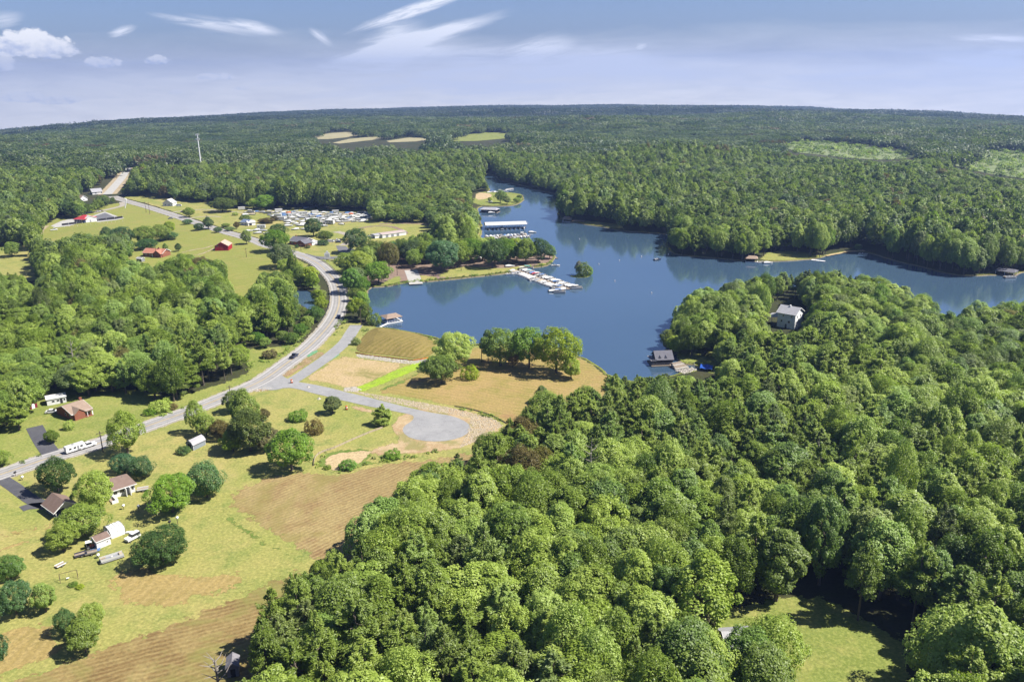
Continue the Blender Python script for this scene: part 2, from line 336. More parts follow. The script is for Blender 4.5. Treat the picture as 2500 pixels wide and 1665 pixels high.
G['concrete'] = road_mat('pale_concrete', (0.50, 0.49, 0.46), (0.58, 0.56, 0.52))
G['yellow'] = plain('road_paint_yellow', (0.55, 0.40, 0.13), 0.8)
G['white'] = plain('road_paint_white', (0.66, 0.64, 0.60), 0.8)

# ------------------------------------------------------------------ water
m, n = new_mat('lake_water'); t = n.n('ShaderNodeTexCoord')
geo = n.n('ShaderNodeNewGeometry')
dn = n.noise((t, 'Object'), 0.006, 3, 0.5)
wc = n.mix(n.ramp((dn, 0), 0.3, 0.7), (0.034, 0.064, 0.104), (0.044, 0.078, 0.120))
rip = n.noise(n.n('ShaderNodeMapping', {0: (t, 'Object'), 'Scale': (1, 0.45, 1)}), 0.9, 4, 0.6)
bp = n.n('ShaderNodeBump', {'Height': (rip, 0), 'Strength': 0.16, 'Distance': 0.12})
G['water_nodes'] = (n, wc)
p = n.n('ShaderNodeBsdfPrincipled', {'Base Color': colsock(wc), 'Roughness': 0.09, 'IOR': 1.75, 'Specular IOR Level': 0.75, 'Normal': (bp, 0)})
n.n('ShaderNodeOutputMaterial', {0: p}); G['water'] = m
# ------------------------------------------------------------------ shorelines (places in the photograph -> the ground)
LAKE_PX = [(897,701),(893,727),(897,763),(903,790),(916,799),(929,798),(977,804),(1034,817),(1072,826),(1110,838),(1166,840),(1230,838),(1300,836),(1370,848),(1407,866),(1440,878),(1470,902),
 (1482,915),(1530,930),(1600,925),(1680,908),(1712,900),(1700,890),(1665,888),(1655,872),(1660,850),(1645,846),(1622,846),(1618,835),(1640,815),(1652,790),(1700,782),(1690,760),(1700,745),(1760,730),(1850,712),(1950,700),(2050,702),(2130,716),(2200,745),
 (2260,778),(2290,800),(2300,820),(2326,826),(2352,815),(2372,795),(2420,785),(2500,786),(2620,786),
 (2620,655),(2500,662),(2475,671),(2425,670),(2376,673),(2326,670),(2249,651),(2173,633),(2127,618),(2108,614),(2070,614),(2020,622),(1993,631),(1930,636),(1875,637),(1821,637),(1753,630),(1676,624),(1640,617),(1626,600),(1630,585),
 (1640,572),(1584,568),(1520,563),(1469,553),(1406,544),(1380,539),(1366,533),(1362,515),(1366,490),(1370,476),(1332,468),(1300,462),(1278,453),(1217,440),(1209,428),(1181,424),(1183,440),(1196,462),(1192,468),(1215,470),
 (1250,470),(1278,476),(1277,492),(1253,502),(1202,504),(1169,503),(1165,515),(1171,530),(1176,553),(1172,585),(1230,606),(1300,612),(1345,618),(1357,627),(1347,640),(1329,650),(1291,653),(1253,664),(1202,671),
 (1100,681),(1040,687),(1008,689),(985,689),(939,699)]
POND_PX = [(704,714),(743,706),(763,714),(771,733),(777,763),(766,768),(745,748),(715,738),(690,725)]

def smooth_poly(P, it=2):
    P = np.asarray(P, float)
    for _ in range(it):
        Q = np.roll(P, -1, 0); P = np.stack([0.75 * P + 0.25 * Q, 0.25 * P + 0.75 * Q], 1).reshape(-1, 2)
    return P
def resample(P, step):
    out = []
    for a, b in zip(P, np.roll(P, -1, 0)):
        k = max(1, int(np.linalg.norm(b - a) // step)); out += [a + (b - a) * i / k for i in range(k)]
    return np.array(out)
def jitter(P, amp, seed=0):
    """uneven border: sideways wobble at a few scales"""
    r_ = np.random.default_rng(seed); n_ = len(P); s = np.cumsum(np.linalg.norm(P - np.roll(P, 1, 0), axis=1))
    d = np.roll(P, -1, 0) - np.roll(P, 1, 0); nrm = np.stack([d[:, 1], -d[:, 0]], 1) / np.maximum(np.linalg.norm(d, axis=1), 1e-6)[:, None]
    off = sum(a * np.sin(s / l + r_.uniform(0, 6.28)) for a, l in ((0.5, 6.0), (0.35, 2.3), (0.25, 1.1)))
    return P + nrm * (off * amp)[:, None]
lake = jitter(resample(smooth_poly(at(*np.array(LAKE_PX, float).T), 1), 5.0), 0.9, 1)
pond = smooth_poly(at(*np.array(POND_PX, float).T), 2)
NSEG = 192
ang = np.linspace(0, 2 * np.pi, NSEG, endpoint=False)
circ = np.stack([np.cos(ang), np.sin(ang)], 1) * R0
pts = [Vector(p) for p in np.concatenate([circ, lake, pond])]
ne, nl, npd = NSEG, len(lake), len(pond)
edges = [(i, (i + 1) % ne) for i in range(ne)] + [(ne + i, ne + (i + 1) % nl) for i in range(nl)] + [(ne + nl + i, ne + nl + (i + 1) % npd) for i in range(npd)]
vo, eo, fo, *_ = delaunay_2d_cdt(pts, edges, [], 1, 1e-4)
V = [(v.x, v.y, 0.0) for v in vo]
vn_ = np.array([(v.x, v.y) for v in vo])
cen = np.array([vn_[list(f)].mean(0) for f in fo])
bad = inside(cen[:, 0], cen[:, 1], lake) | inside(cen[:, 0], cen[:, 1], pond)
F = [f for f, b in zip(fo, bad) if not b]
key = {(round(v[0], 2), round(v[1], 2)): i for i, v in enumerate(V)}
ring = [key[(round(float(p[0]), 2), round(float(p[1]), 2))] for p in circ]
for r_ in list(np.geomspace(1260, 9000, 46)):
    c2 = circ / R0 * r_; zz = terrain(c2[:, 0], c2[:, 1]); b = len(V)
    V += [(float(x), float(y), float(z)) for (x, y), z in zip(c2, zz)]
    new = list(range(b, b + NSEG))
    F += [(ring[i], ring[(i + 1) % NSEG], new[(i + 1) % NSEG], new[i]) for i in range(NSEG)]
    ring = new
tag(link('ground', rawmesh('ground', V, F, G['floor'])), kind='structure')
# earth banks down to the water
def bank(poly, name, mat):
    d = np.roll(poly, -1, 0) - np.roll(poly, 1, 0); nrm = np.stack([d[:, 1], -d[:, 0]], 1) / np.linalg.norm(d, axis=1)[:, None]
    area = np.sum(poly[:, 0] * np.roll(poly[:, 1], -1) - np.roll(poly[:, 0], -1) * poly[:, 1])
    inn = poly - nrm * (1.6 if area > 0 else -1.6); k = len(poly)
    V = [(x, y, 0.0) for x, y in poly] + [(x, y, -1.3) for x, y in inn]
    F = [(i, (i + 1) % k, k + (i + 1) % k, k + i) for i in range(k)]
    tag(link(name, rawmesh(name, V, F, mat)), kind='structure')
bank(lake, 'lake_bank', plain('bank_earth', (0.24, 0.20, 0.11), 0.95, 0.5, 0.15, dirt=0.5)); bank(pond, 'pond_bank', G['weed'])
lo, hi = lake.min(0) - 4, lake.max(0) + 4; hi = np.minimum(hi, [750, 1250])
tag(link('lake_water', rawmesh('lake_water', [(lo[0], lo[1], -0.5), (hi[0], lo[1], -0.5), (hi[0], hi[1], -0.5), (lo[0], hi[1], -0.5)], [(0, 1, 2, 3)], G['water'])), kind='structure')
lo2, hi2 = pond.min(0) - 3, pond.max(0) + 3
tag(link('pond_water', rawmesh('pond_water', [(lo2[0], lo2[1], -0.45), (hi2[0], lo2[1], -0.45), (hi2[0], hi2[1], -0.45), (lo2[0], hi2[1], -0.45)], [(0, 1, 2, 3)], G['water'])), kind='structure')

def dist_to_poly(X, P):
    Q = np.roll(P, -1, 0); best = np.full(len(X), 1e9)
    for a, b in zip(P, Q):
        ab = b - a; t = np.clip(((X - a) @ ab) / max(ab @ ab, 1e-9), 0, 1); best = np.minimum(best, np.linalg.norm(X - (a + t[:, None] * ab), axis=1))
    return best
def sheet(name, poly_px, z, mat, smooth=1, jit=0.6, step=None, world=False, cut=None, dome=0.0):
    """one cover of the ground, laid just above the one below; 'edge' holds the metres to its border"""
    W = np.array(poly_px, float) if world else at(*np.array(poly_px, float).T)
    rad = float(np.median(np.hypot(*W.T))); st = step or max(2.5, rad / 90)
    if smooth: W = smooth_poly(W, smooth)
    W = resample(W, st)
    if jit: W = jitter(W, jit * max(1, rad / 500), len(name))
    lo, hi = W.min(0), W.max(0); g = st * 1.8
    area = abs(np.sum(W[:, 0] * np.roll(W[:, 1], -1) - np.roll(W[:, 0], -1) * W[:, 1])) / 2; per = np.sum(np.linalg.norm(W - np.roll(W, 1, 0), axis=1))
    g = max(min(g, area / per * 0.8), math.sqrt(area / 5000))
    gx, gy = np.meshgrid(np.arange(lo[0], hi[0], g), np.arange(lo[1], hi[1], g)); X = np.stack([gx.ravel(), gy.ravel()], 1)
    X = X + np.random.default_rng(3).uniform(-0.2, 0.2, X.shape) * g
    X = X[inside(X[:, 0], X[:, 1], W)]
    if len(X): X = X[dist_to_poly(X, W) > g * 0.35]
    P = np.concatenate([W, X]); k = len(W)
    vo, eo, fo, *_ = delaunay_2d_cdt([Vector(p) for p in P], [(i, (i + 1) % k) for i in range(k)], [], 1, 1e-5)
    vv = np.array([(v.x, v.y) for v in vo]); cen = np.array([vv[list(f)].mean(0) for f in fo]); ok = inside(cen[:, 0], cen[:, 1], W)
    if cut is not None:
        for c in cut: ok &= ~inside(cen[:, 0], cen[:, 1], c)
    ed = dist_to_poly(vv, W)
    if cut is not None:
        for c in cut: ed = np.minimum(ed, dist_to_poly(vv, c) + 0.3)
    tz = terrain(vv[:, 0], vv[:, 1]) + z + dome * (1 - np.exp(-ed / 9.0))
    me = rawmesh(name, np.column_stack([vv, tz]), [f for f, o_ in zip(fo, ok) if o_], mat, attrs={'edge': ed})
    return tag(link(name, me), kind='structure')
def catmull(P, step=2.0):
    P = np.asarray(P, float); P = np.vstack([2 * P[0] - P[1], P, 2 * P[-1] - P[-2]]); out = []
    for i in range(1, len(P) - 2):
        k = max(2, int(np.linalg.norm(P[i + 1] - P[i]) / step))
        for t in np.arange(k) / k:
            out.append(0.5 * ((2 * P[i]) + (-P[i - 1] + P[i + 1]) * t + (2 * P[i - 1] - 5 * P[i] + 4 * P[i + 1] - P[i + 2]) * t * t + (-P[i - 1] + 3 * P[i] - 3 * P[i + 1] + P[i + 2]) * t ** 3))
    out.append(P[-2]); return np.array(out)
def line_px(pp, step=2.0): return catmull(at(*np.array(pp, float).T), step)
def offset(C, d):
    t = np.gradient(C, axis=0); nrm = np.stack([t[:, 1], -t[:, 0]], 1) / np.linalg.norm(t, axis=1)[:, None]; return C + nrm * d
def band(name, C, d0, d1, z, mat, nseg=4, kind='structure'):
    ds = np.linspace(d0, d1, nseg + 1); rows = [offset(C, d) for d in ds]; n_ = len(C)
    V = [(x, y, z + float(zz)) for r_ in rows for (x, y), zz in zip(r_, terrain(r_[:, 0], r_[:, 1]))]
    F = [(j * n_ + i, (j + 1) * n_ + i, (j + 1) * n_ + i + 1, j * n_ + i + 1) for j in range(nseg) for i in range(n_ - 1)]
    V_ = np.array(V); a = np.repeat(ds, n_)
    e = np.minimum(np.abs(a - d0), np.abs(a - d1))
    o = link(name, rawmesh(name, V, F, mat, attrs={'across': a, 'edge': e}))
    return tag(o, kind=kind) if kind else o
# ------------------------------------------------------------------ roads
MAIN = line_px([(-260,1232),(-100,1190),(0,1159),(127,1116),(229,1087),(350,1044),(464,1003),(560,964),(640,929),(700,887),(747,853),(785,816),(812,782),(826,750),(828,722),(821,692),(803,668),(779,646),(752,631),(720,619),(690,611),(644,597),
   (626,589),(591,578),(550,567),(474,543),(433,529),(357,505),(300,489),(275,480)], 3.0)
FAR = line_px([(262,475),(280,455),(298,434),(311,413),(314,400)], 6.0)
band('gravel_verge', MAIN, -6.2, 6.2, 0.075, G['gravel'], 8)
band('main_road', MAIN, -4.4, 4.4, 0.12, G['asphalt'], 6)
for s_ in (-1, 1):
    band('edge_line', MAIN, s_ * 3.6 - 0.11, s_ * 3.6 + 0.11, 0.135, G['white'], 1)
    band('centre_line', MAIN, s_ * 0.2 - 0.09, s_ * 0.2 + 0.09, 0.135, G['yellow'], 1)
band('far_road_verge', FAR, -11, 11, 0.08, G['dirt'], 8)
band('far_road', FAR, -5, 5, 0.14, G['concrete'], 4)
FRONT = line_px([(870,794),(858,812),(842,836),(804,869),(763,898),(735,917),(700,938)], 2.0)
band('frontage_road', FRONT, -3.3, 3.3, 0.10, G['newgrey'], 4)
sheet('cul_de_sac', [(676,908),(700,925),(722,932),(760,938),(804,947),(855,960),(900,970),(943,982),(1000,996),(1050,1007),(1107,1016),(1141,1031),(1150,1047),(1137,1064),(1099,1076),(1050,1079),(1004,1071),(983,1056),(985,1041),(1007,1028),(1011,1016),(996,1011),(962,1004),(910,994),(858,983),(800,969),(763,960),(728,950),(700,946),(667,954),(640,950),(600,953),(622,936),(650,930)], 0.105, G['newgrey'], 1, 0.1, step=2.0)
DR = {}
def drive(name, pts_px, wd, mat, z=0.09):
    C = line_px(pts_px, 2.0); DR[name] = C; return band(name, C, -wd / 2, wd / 2, z, mat, 3)
drive('neighbour_driveway', [(84,1042),(98,1068),(112,1090),(128,1108),(150,1112)], 5.5, G['dark_asphalt'])
drive('house_driveway', [(-10,1160),(8,1172),(30,1186),(60,1208),(85,1224),(118,1236)], 4.2, G['dark_asphalt'])
drive('driveway_spur', [(52,1243),(75,1236),(105,1234)], 4.0, G['dark_asphalt'])
drive('farm_lane', [(444,617),(470,611),(500,606),(520,600)], 3.4, G['dirt'])
drive('farm_lane', [(450,624),(485,622),(508,614),(522,606)], 3.2, G['dirt'])
drive('field_track', [(84,592),(90,576),(97,562),(110,552)], 9.0, G['dirt'])
drive('campground_lane', [(410,522),(440,516),(500,512),(545,516),(600,520)], 4.5, G['gravel'])
drive('campground_lane', [(455,535),(480,531),(515,529),(540,530)], 4.5, G['gravel'])
drive('store_road', [(735,622),(765,629),(800,630),(840,629),(880,624)], 9.0, G['lot'])
drive('campground_loop', [(878,558),(910,553),(950,553),(975,560),(990,570),(960,575),(932,576)], 6.0, G['pinkpark'])
drive('campground_loop', [(820,566),(845,572),(862,582),(850,592),(835,600)], 8.0, G['gravel'])
drive('lake_road', [(925,548),(980,546),(1055,548),(1100,552),(1140,553),(1165,560)], 6.0, G['pinkpark'])
drive('business_drive', [(298,494),(300,502),(280,508),(255,514),(232,520)], 8.0, G['gravel'])
drive('boat_ramp', [(1003,660),(1008,672),(1016,694)], 8.5, G['concrete'])
drive('yard_track', [(0,1310),(60,1296),(110,1286),(140,1278)], 5.0, G['tan'])
# ------------------------------------------------------------------ ground covers
LAWN_PX = [(-300,1262),(-100,1205),(0,1170),(127,1124),(229,1095),(350,1052),(464,1012),(560,972),(640,936),(674,915),(720,880),(760,850),(815,800),(850,780),(900,792),(929,800),(977,806),(1034,819),(1072,828),(1110,840),(1166,842),(1230,840),(1300,838),
   (1370,850),(1407,868),(1440,880),(1470,904),(1482,917),(1530,935),(1530,990),(1460,1030),(1400,1060),(1340,1060),(1310,1090),(1260,1150),(1230,1200),(1120,1290),(1030,1360),(960,1440),(900,1500),(820,1540),(740,1620),(700,1700),(700,2000),(-500,2000),(-500,1500)]
sheet('lawn', LAWN_PX, 0.03, G['lawn'], 0, 0.5)
sheet('neighbour_lawn', [(-300,1240),(-60,1170),(0,1150),(127,1108),(350,1036),(464,996),(560,958),(640,922),(700,876),(740,850),(768,822),(786,790),(805,760),(790,770),(755,815),(700,845),(640,845),(595,850),(598,905),(540,935),(470,955),(400,965),(370,955),(300,945),(210,940),(110,945),(60,960),(60,1010),(0,1030),(-300,1090)], 0.03, G['lawn_green'], 0, 0.5)
sheet('roadside_grass', [(809,790),(850,760),(880,760),(895,730),(890,690),(860,650),(830,640),(770,628),(745,628),(812,680),(835,720),(836,760)], 0.032, G['lawn_green'], 0, 0.3)
sheet('pond_bank_grass', [(700,650),(738,650),(765,672),(786,700),(797,740),(792,775),(770,800),(745,825),(700,852),(680,850),(700,820),(740,800),(776,772),(782,748),(776,722),(760,704),(735,698),(700,702),(675,690),(680,665)], 0.034, G['weed'], 0, 0.3)
BARN_PX = [(70,612),(84,575),(100,553),(130,535),(170,518),(230,503),(285,496),(298,492),(357,508),(433,533),(474,547),(550,571),(591,582),(626,594),(690,616),(735,634),(760,645),(735,690),(700,720),(650,740),(600,745),(560,730),(535,700),(500,670),(440,665),(380,690),(300,690),(280,640),(240,610),(180,610),(110,640)]
sheet('barn_field', BARN_PX, 0.03, G['field'], 0, 0.6)
sheet('west_field', [(-300,590),(0,600),(40,590),(84,600),(110,650),(120,690),(80,730),(50,690),(0,680),(-300,690)], 0.034, G['lawn'], 0, 0.6)
sheet('campground_grass', [(300,484),(330,462),(400,470),(480,490),(530,488),(570,495),(620,500),(700,505),(780,508),(920,510),(940,530),(1050,540),(1175,548),(1178,580),(1120,600),(1000,610),(950,630),(900,640),(860,650),(830,640),(760,628),(735,622),(690,603),(626,581),(591,572),(550,560),(474,536),(433,522),(357,498)], 0.034, G['lawn'], 0, 0.6)
sheet('park_ground', [(900,695),(885,660),(900,630),(1000,610),(1120,600),(1176,592),(1230,608),(1300,614),(1343,620),(1355,627),(1345,639),(1328,648),(1290,652),(1252,662),(1202,669),(1100,679),(1008,687),(985,687),(939,697)], 0.040, G['pinkpark'], 0, 0.3)
sheet('park_grass', [(1060,676),(1090,658),(1130,650),(1180,652),(1230,655),(1290,646),(1330,640),(1347,632),(1350,640),(1329,649),(1291,652),(1253,662),(1202,669),(1100,680)], 0.06, G['lawn'], 1, 0.3)
sheet('park_grass', [(897,702),(930,690),(960,676),(975,668),(985,680),(983,689),(939,698)], 0.06, G['lawn_green'], 1, 0.3)
sheet('park_grass', [(1010,672),(1040,672),(1070,676),(1066,683),(1022,688)], 0.06, G['lawn'], 1, 0.3)
sheet('spit_grass', [(1165,466),(1200,470),(1250,470),(1278,476),(1277,491),(1253,501),(1202,503),(1169,502),(1150,495)], 0.034, G['lawn_green'], 0, 0.4)
sheet('spit_sand', [(1160,470),(1195,472),(1205,480),(1185,487),(1160,490)], 0.06, G['sandpatch'], 1, 0.4)
sheet('clearing_lawn', [(1720,1500),(1740,1490),(1875,1450),(2016,1450),(2110,1500),(2230,1560),(2230,1650),(2200,1900),(1700,1900),(1690,1650)], 0.034, G['lawn_green'], 0, 0.6)
sheet('peninsula_lawn', [(1625,850),(1655,820),(1720,810),(1800,800),(1900,830),(1860,900),(1760,930),(1712,905),(1700,888),(1665,886)], 0.034, G['lawn_green'], 0, 0.5)
sheet('far_shore_sand', [(2005,624),(2070,612),(2108,610),(2120,614),(2070,616),(2022,626)], 0.05, G['sandpatch'], 0, 0.3)
sheet('far_shore_grass', [(1850,634),(1870,615),(1920,612),(2010,618),(2010,630),(1930,636),(1875,637)], 0.034, G['lawn'], 0, 0.3)
sheet('far_shore_grass', [(1400,535),(1520,548),(1530,562),(1469,553),(1400,543)], 0.034, G['lawn'], 0, 0.3)
band('shore_margin', lake[(lake[:,1] < 1e9)], -0.4, 1.5, 0.055, G['reed'], 3)
# fields and worn patches on the near side
sheet('hay_field', [(553,1205),(590,1185),(644,1160),(700,1150),(763,1146),(820,1158),(923,1127),(1057,1116),(1157,1096),(1230,1120),(1180,1200),(1100,1280),(1000,1330),(900,1390),(800,1420),(748,1364),(690,1332),(614,1282),(553,1244),(543,1222)], 0.06, G['hay'], 1, 0.4)
sheet('tilled_field', [(-60,1680),(60,1640),(160,1602),(252,1568),(340,1534),(432,1500),(520,1466),(600,1435),(680,1400),(735,1368),(790,1400),(830,1450),(760,1560),(700,1640),(660,1800),(660,2000),(-400,2000),(-400,1800)], 0.06, G['plough'], 1, 0.6)
sheet('mown_strip', [(-60,1540),(11,1528),(70,1518),(126,1505),(150,1530),(162,1568),(200,1590),(196,1600),(100,1625),(0,1662),(-80,1680)], 0.058, G['tan'], 1, 0.5)
sheet('cut_grass_band', [(545,1225),(560,1250),(614,1290),(690,1340),(748,1370),(725,1378),(650,1340),(580,1300),(530,1255)], 0.062, G['weed'], 1, 0.4)
sheet('dry_lawn', [(250,1400),(330,1370),(420,1400),(520,1390),(600,1380),(640,1400),(540,1450),(430,1490),(320,1500),(270,1450)], 0.05, G['tan'], 1, 2.0)
sheet('dry_lawn', [(-80,1360),(0,1335),(60,1318),(125,1300),(120,1312),(60,1335),(0,1355),(-60,1380)], 0.05, G['tan'], 1, 0.6)
sheet('olive_field', [(868,848),(874,836),(881,827),(890,817),(898,809),(915,801),(929,799),(960,804),(998,810),(1018,815),(1034,820),(1055,828),(1067,838),(1066,850),(1058,864),(1046,871),(1028,875),(1008,876),(975,872),(944,868),(905,865),(880,861),(870,856)], 0.06, G['olive'], 1, 0.1, dome=3.6)
sheet('clay_border', [(868,862),(905,868),(944,871),(975,875),(1008,879),(1046,874),(1066,862),(1066,867),(1048,878),(1008,882),(944,874),(905,871),(872,866)], 0.05, G['clay'], 1, 0.2)
sheet('sandy_lot', [(829,868),(870,872),(944,882),(1003,886),(975,902),(940,920),(905,936),(872,950),(850,950),(824,944),(780,934),(742,930),(740,922),(784,900),(800,880)], 0.06, G['sand'], 1, 0.5)
sheet('new_grass_strip', [(1068,862),(1000,890),(950,909),(900,932),(856,951),(884,959),(944,936),(1002,911),(1070,882)], 0.070, G['lime'], 0, 0.2)
sheet('new_grass_strip', [(1060,890),(1000,918),(950,938),(915,953),(935,956),(985,938),(1050,902)], 0.068, G['weed'], 0, 0.2)
sheet('straw_verge', [(800,941),(843,949),(900,958),(985,973),(1107,995),(1160,1005),(1202,1019),(1232,1036),(1215,1062),(1165,1082),(1120,1098),(1050,1108),(960,1110),(905,1118),(880,1105),(930,1085),(975,1078),(950,1050),(958,1030),(970,1012),(1030,1000)], 0.062, G['straw'], 1, 0.5)
sheet('straw_verge', [(846,986),(880,990),(920,1001),(945,1008),(930,1015),(890,1008),(855,1000)], 0.062, G['straw'], 1, 0.4)
sheet('shore_grass', [(905,957),(925,950),(1000,914),(1070,890),(1110,860),(1166,844),(1230,842),(1300,840),(1370,852),(1407,870),(1440,882),(1470,906),(1530,935),(1530,990),(1460,1030),(1400,1060),(1340,1060),(1300,1070),(1260,1080),(1232,1040),(1202,1020),(1107,994),(985,971)], 0.045, G['shore'], 1, 0.5)
sheet('sand_patch', [(786,1126),(800,1114),(817,1106),(860,1101),(900,1097),(912,1103),(895,1117),(881,1133),(850,1144),(824,1152),(806,1150),(790,1138)], 0.066, G['sandpatch'], 1, 0.25)
sheet('weedy_margin', [(765,1132),(775,1115),(800,1100),(817,1098),(905,1092),(920,1104),(900,1128),(1000,1116),(1060,1104),(1130,1088),(1140,1092),(1060,1114),(1000,1124),(900,1138),(870,1150),(824,1158),(790,1150)], 0.064, G['weed'], 1, 0.4)
sheet('seeded_patch', [(745,871),(755,860),(773,854),(783,856),(768,866),(752,873)], 0.082, G['seed'], 0, 0.1)
sheet('seeded_patch', [(796,880),(808,870),(827,863),(832,866),(815,878),(800,886)], 0.082, G['seed'], 0, 0.1)
sheet('median_clay', [(674,917),(684,905),(720,886),(760,868),(780,858),(800,858),(790,870),(765,884),(735,902),(700,924),(684,924)], 0.064, G['clay'], 1, 0.2)
sheet('median_grass', [(684,912),(712,896),(760,872),(782,863),(770,872),(735,893),(700,911)], 0.07, G['weed'], 1, 0.2)
sheet('lane_side_clay', [(604,955),(625,948),(650,944),(668,948),(660,955),(625,958)], 0.064, G['clay'], 1, 0.2)
sheet('business_yard', [(124,552),(150,540),(176,534),(186,536),(190,546),(170,552),(135,556)], 0.064, G['concrete'], 0, 0.1)
sheet('business_lot', [(222,532),(256,520),(282,531),(300,532),(282,536),(240,540),(225,542)], 0.064, G['lot'], 0, 0.1)
sheet('business_lot_edge', [(218,530),(256,517),(290,530),(304,533),(282,538),(238,543)], 0.05, G['concrete'], 0, 0.1)
sheet('store_lot', [(820,600),(845,602),(862,618),(846,625),(825,612)], 0.064, G['lot'], 0, 0.1)
sheet('marina_path', [(1140,548),(1160,550),(1172,570),(1165,580),(1150,565)], 0.06, G['dirt'], 0, 0.2)
for p in ([(765,332),(820,324),(870,323),(888,331),(840,337),(800,341),(770,341)], [(808,350),(850,340),(935,332),(965,338),(890,345),(830,352)], [(940,345),(1000,336),(1064,339),(1050,345),(950,349)]):
    sheet('far_tan_field', p, 0.3, G['pale_field'], 0, 0.5)
sheet('far_green_field', [(1085,342),(1140,329),(1200,323),(1250,323),(1245,338),(1170,345),(1110,346)], 0.3, G['lawn_green'], 0, 0.5)
YOUNG = [[(1895,356),(1960,346),(2070,350),(2150,362),(2230,372),(2260,384),(2170,394),(2050,386),(1940,374)], [(2380,372),(2440,368),(2520,374),(2640,384),(2640,450),(2500,440),(2400,425),(2330,408),(2300,400),(2370,398)]]
for p in YOUNG: sheet('young_plantation_ground', p, 0.3, G['young'], 0, 1.0)
# ------------------------------------------------------------------ foliage
def leaf_mat(name, dark, mid, light, spread=1.0, warm=0.0, trans=0.40):
    m, n = new_mat(name)
    oi = n.n('ShaderNodeObjectInfo'); ti = n.n('ShaderNodeAttribute', attribute_name='tint')
    st = n.noise((oi, 'Location'), 0.011, 3, 0.5)
    r = n.math('ADD', n.math('MULTIPLY', n.math('SUBTRACT', (oi, 'Random'), 0.5), 0.9 * spread), n.math('MULTIPLY', n.math('SUBTRACT', (st, 0), 0.5), 1.6 * spread))
    f = n.math('ADD', n.math('ADD', r, 0.5), n.math('MULTIPLY', n.math('SUBTRACT', (ti, 'Fac'), 0.5), 0.75), clamp=True)
    c1 = n.mix(n.ramp(f, 0.0, 0.5), dark, mid); c = n.mix(n.ramp(f, 0.5, 1.0), c1, light)
    c = n.mix(n.math('MULTIPLY', n.ramp(n.math('FRACT', n.math('MULTIPLY', (oi, 'Random'), 53.1)), 0.35, 0.0), 0.7), c, n.mix(1.0, c, (0.62, 0.80, 1.25), 'MULTIPLY'))
    # a few crowns greyer or browner than the rest
    h = n.math('FRACT', n.math('MULTIPLY', (oi, 'Random'), 37.7))
    c = n.mix(n.ramp(h, 0.80, 1.0), c, n.mix(0.55, c, (0.10, 0.115, 0.06)))
    if warm: c = n.mix(n.math('MULTIPLY', n.math('GREATER_THAN', n.math('FRACT', n.math('MULTIPLY', (oi, 'Random'), 91.3)), 1 - warm), 0.6), c, (0.15, 0.075, 0.03))
    d = n.n('ShaderNodeBsdfPrincipled', {'Base Color': colsock(c), 'Roughness': 0.5, 'Specular IOR Level': 0.45})
    tr = n.n('ShaderNodeBsdfTranslucent', {0: colsock(n.mix(1.0, c, (1.1, 1.25, 0.5), 'MULTIPLY'))})
    n.n('ShaderNodeOutputMaterial', {0: n.n('ShaderNodeMixShader', {0: trans, 1: d, 2: tr})}); return m
L = {}
L['forest'] = leaf_mat('broadleaf_foliage', (0.120, 0.175, 0.022), (0.235, 0.315, 0.042), (0.345, 0.425, 0.085), warm=0.012)
L['mid'] = leaf_mat('shade_darkened_middle_foliage', (0.085, 0.130, 0.024), (0.165, 0.228, 0.036), (0.250, 0.315, 0.058), warm=0.012)  # broadleaf tones darkened: shaded sides of farther crowns put into the colour
L['outer'] = leaf_mat('shade_darkened_outer_foliage', (0.060, 0.092, 0.024), (0.098, 0.138, 0.032), (0.140, 0.182, 0.044), warm=0.012)  # darker again: shade between distant crowns is painted into the leaves
L['pine'] = leaf_mat('pine_needles', (0.125, 0.180, 0.024), (0.215, 0.285, 0.042), (0.310, 0.380, 0.075), 0.9)
L['dark'] = leaf_mat('dark_glossy_foliage', (0.045, 0.091, 0.023), (0.078, 0.142, 0.032), (0.134, 0.211, 0.048), 0.3)
L['blue'] = leaf_mat('blue_green_foliage', (0.056, 0.120, 0.038), (0.095, 0.182, 0.052), (0.157, 0.262, 0.076), 0.3)
L['bright'] = leaf_mat('bright_green_foliage', (0.095, 0.171, 0.017), (0.157, 0.274, 0.023), (0.246, 0.376, 0.033), 0.3)
L['lime'] = leaf_mat('yellow_green_foliage', (0.168, 0.228, 0.014), (0.269, 0.342, 0.021), (0.381, 0.445, 0.033), 0.3)
L['rust'] = leaf_mat('rusty_foliage', (0.101, 0.074, 0.024), (0.179, 0.125, 0.033), (0.235, 0.205, 0.048), 0.3)
L['grey'] = leaf_mat('dry_grey_foliage', (0.134, 0.125, 0.067), (0.202, 0.182, 0.095), (0.269, 0.251, 0.123), 0.3)
L['far'] = leaf_mat('shade_darkened_distant_foliage', (0.032, 0.052, 0.020), (0.046, 0.070, 0.025), (0.062, 0.090, 0.032), 1.0)  # darkest copy: shaded sides of the horizon woods put into the leaf colour
BARK = plain('tree_bark', (0.16, 0.13, 0.10), 0.9, 0.35, 1.5)
PALEBARK = plain('bare_grey_bark', (0.34, 0.30, 0.27), 0.9, 0.25, 1.5)

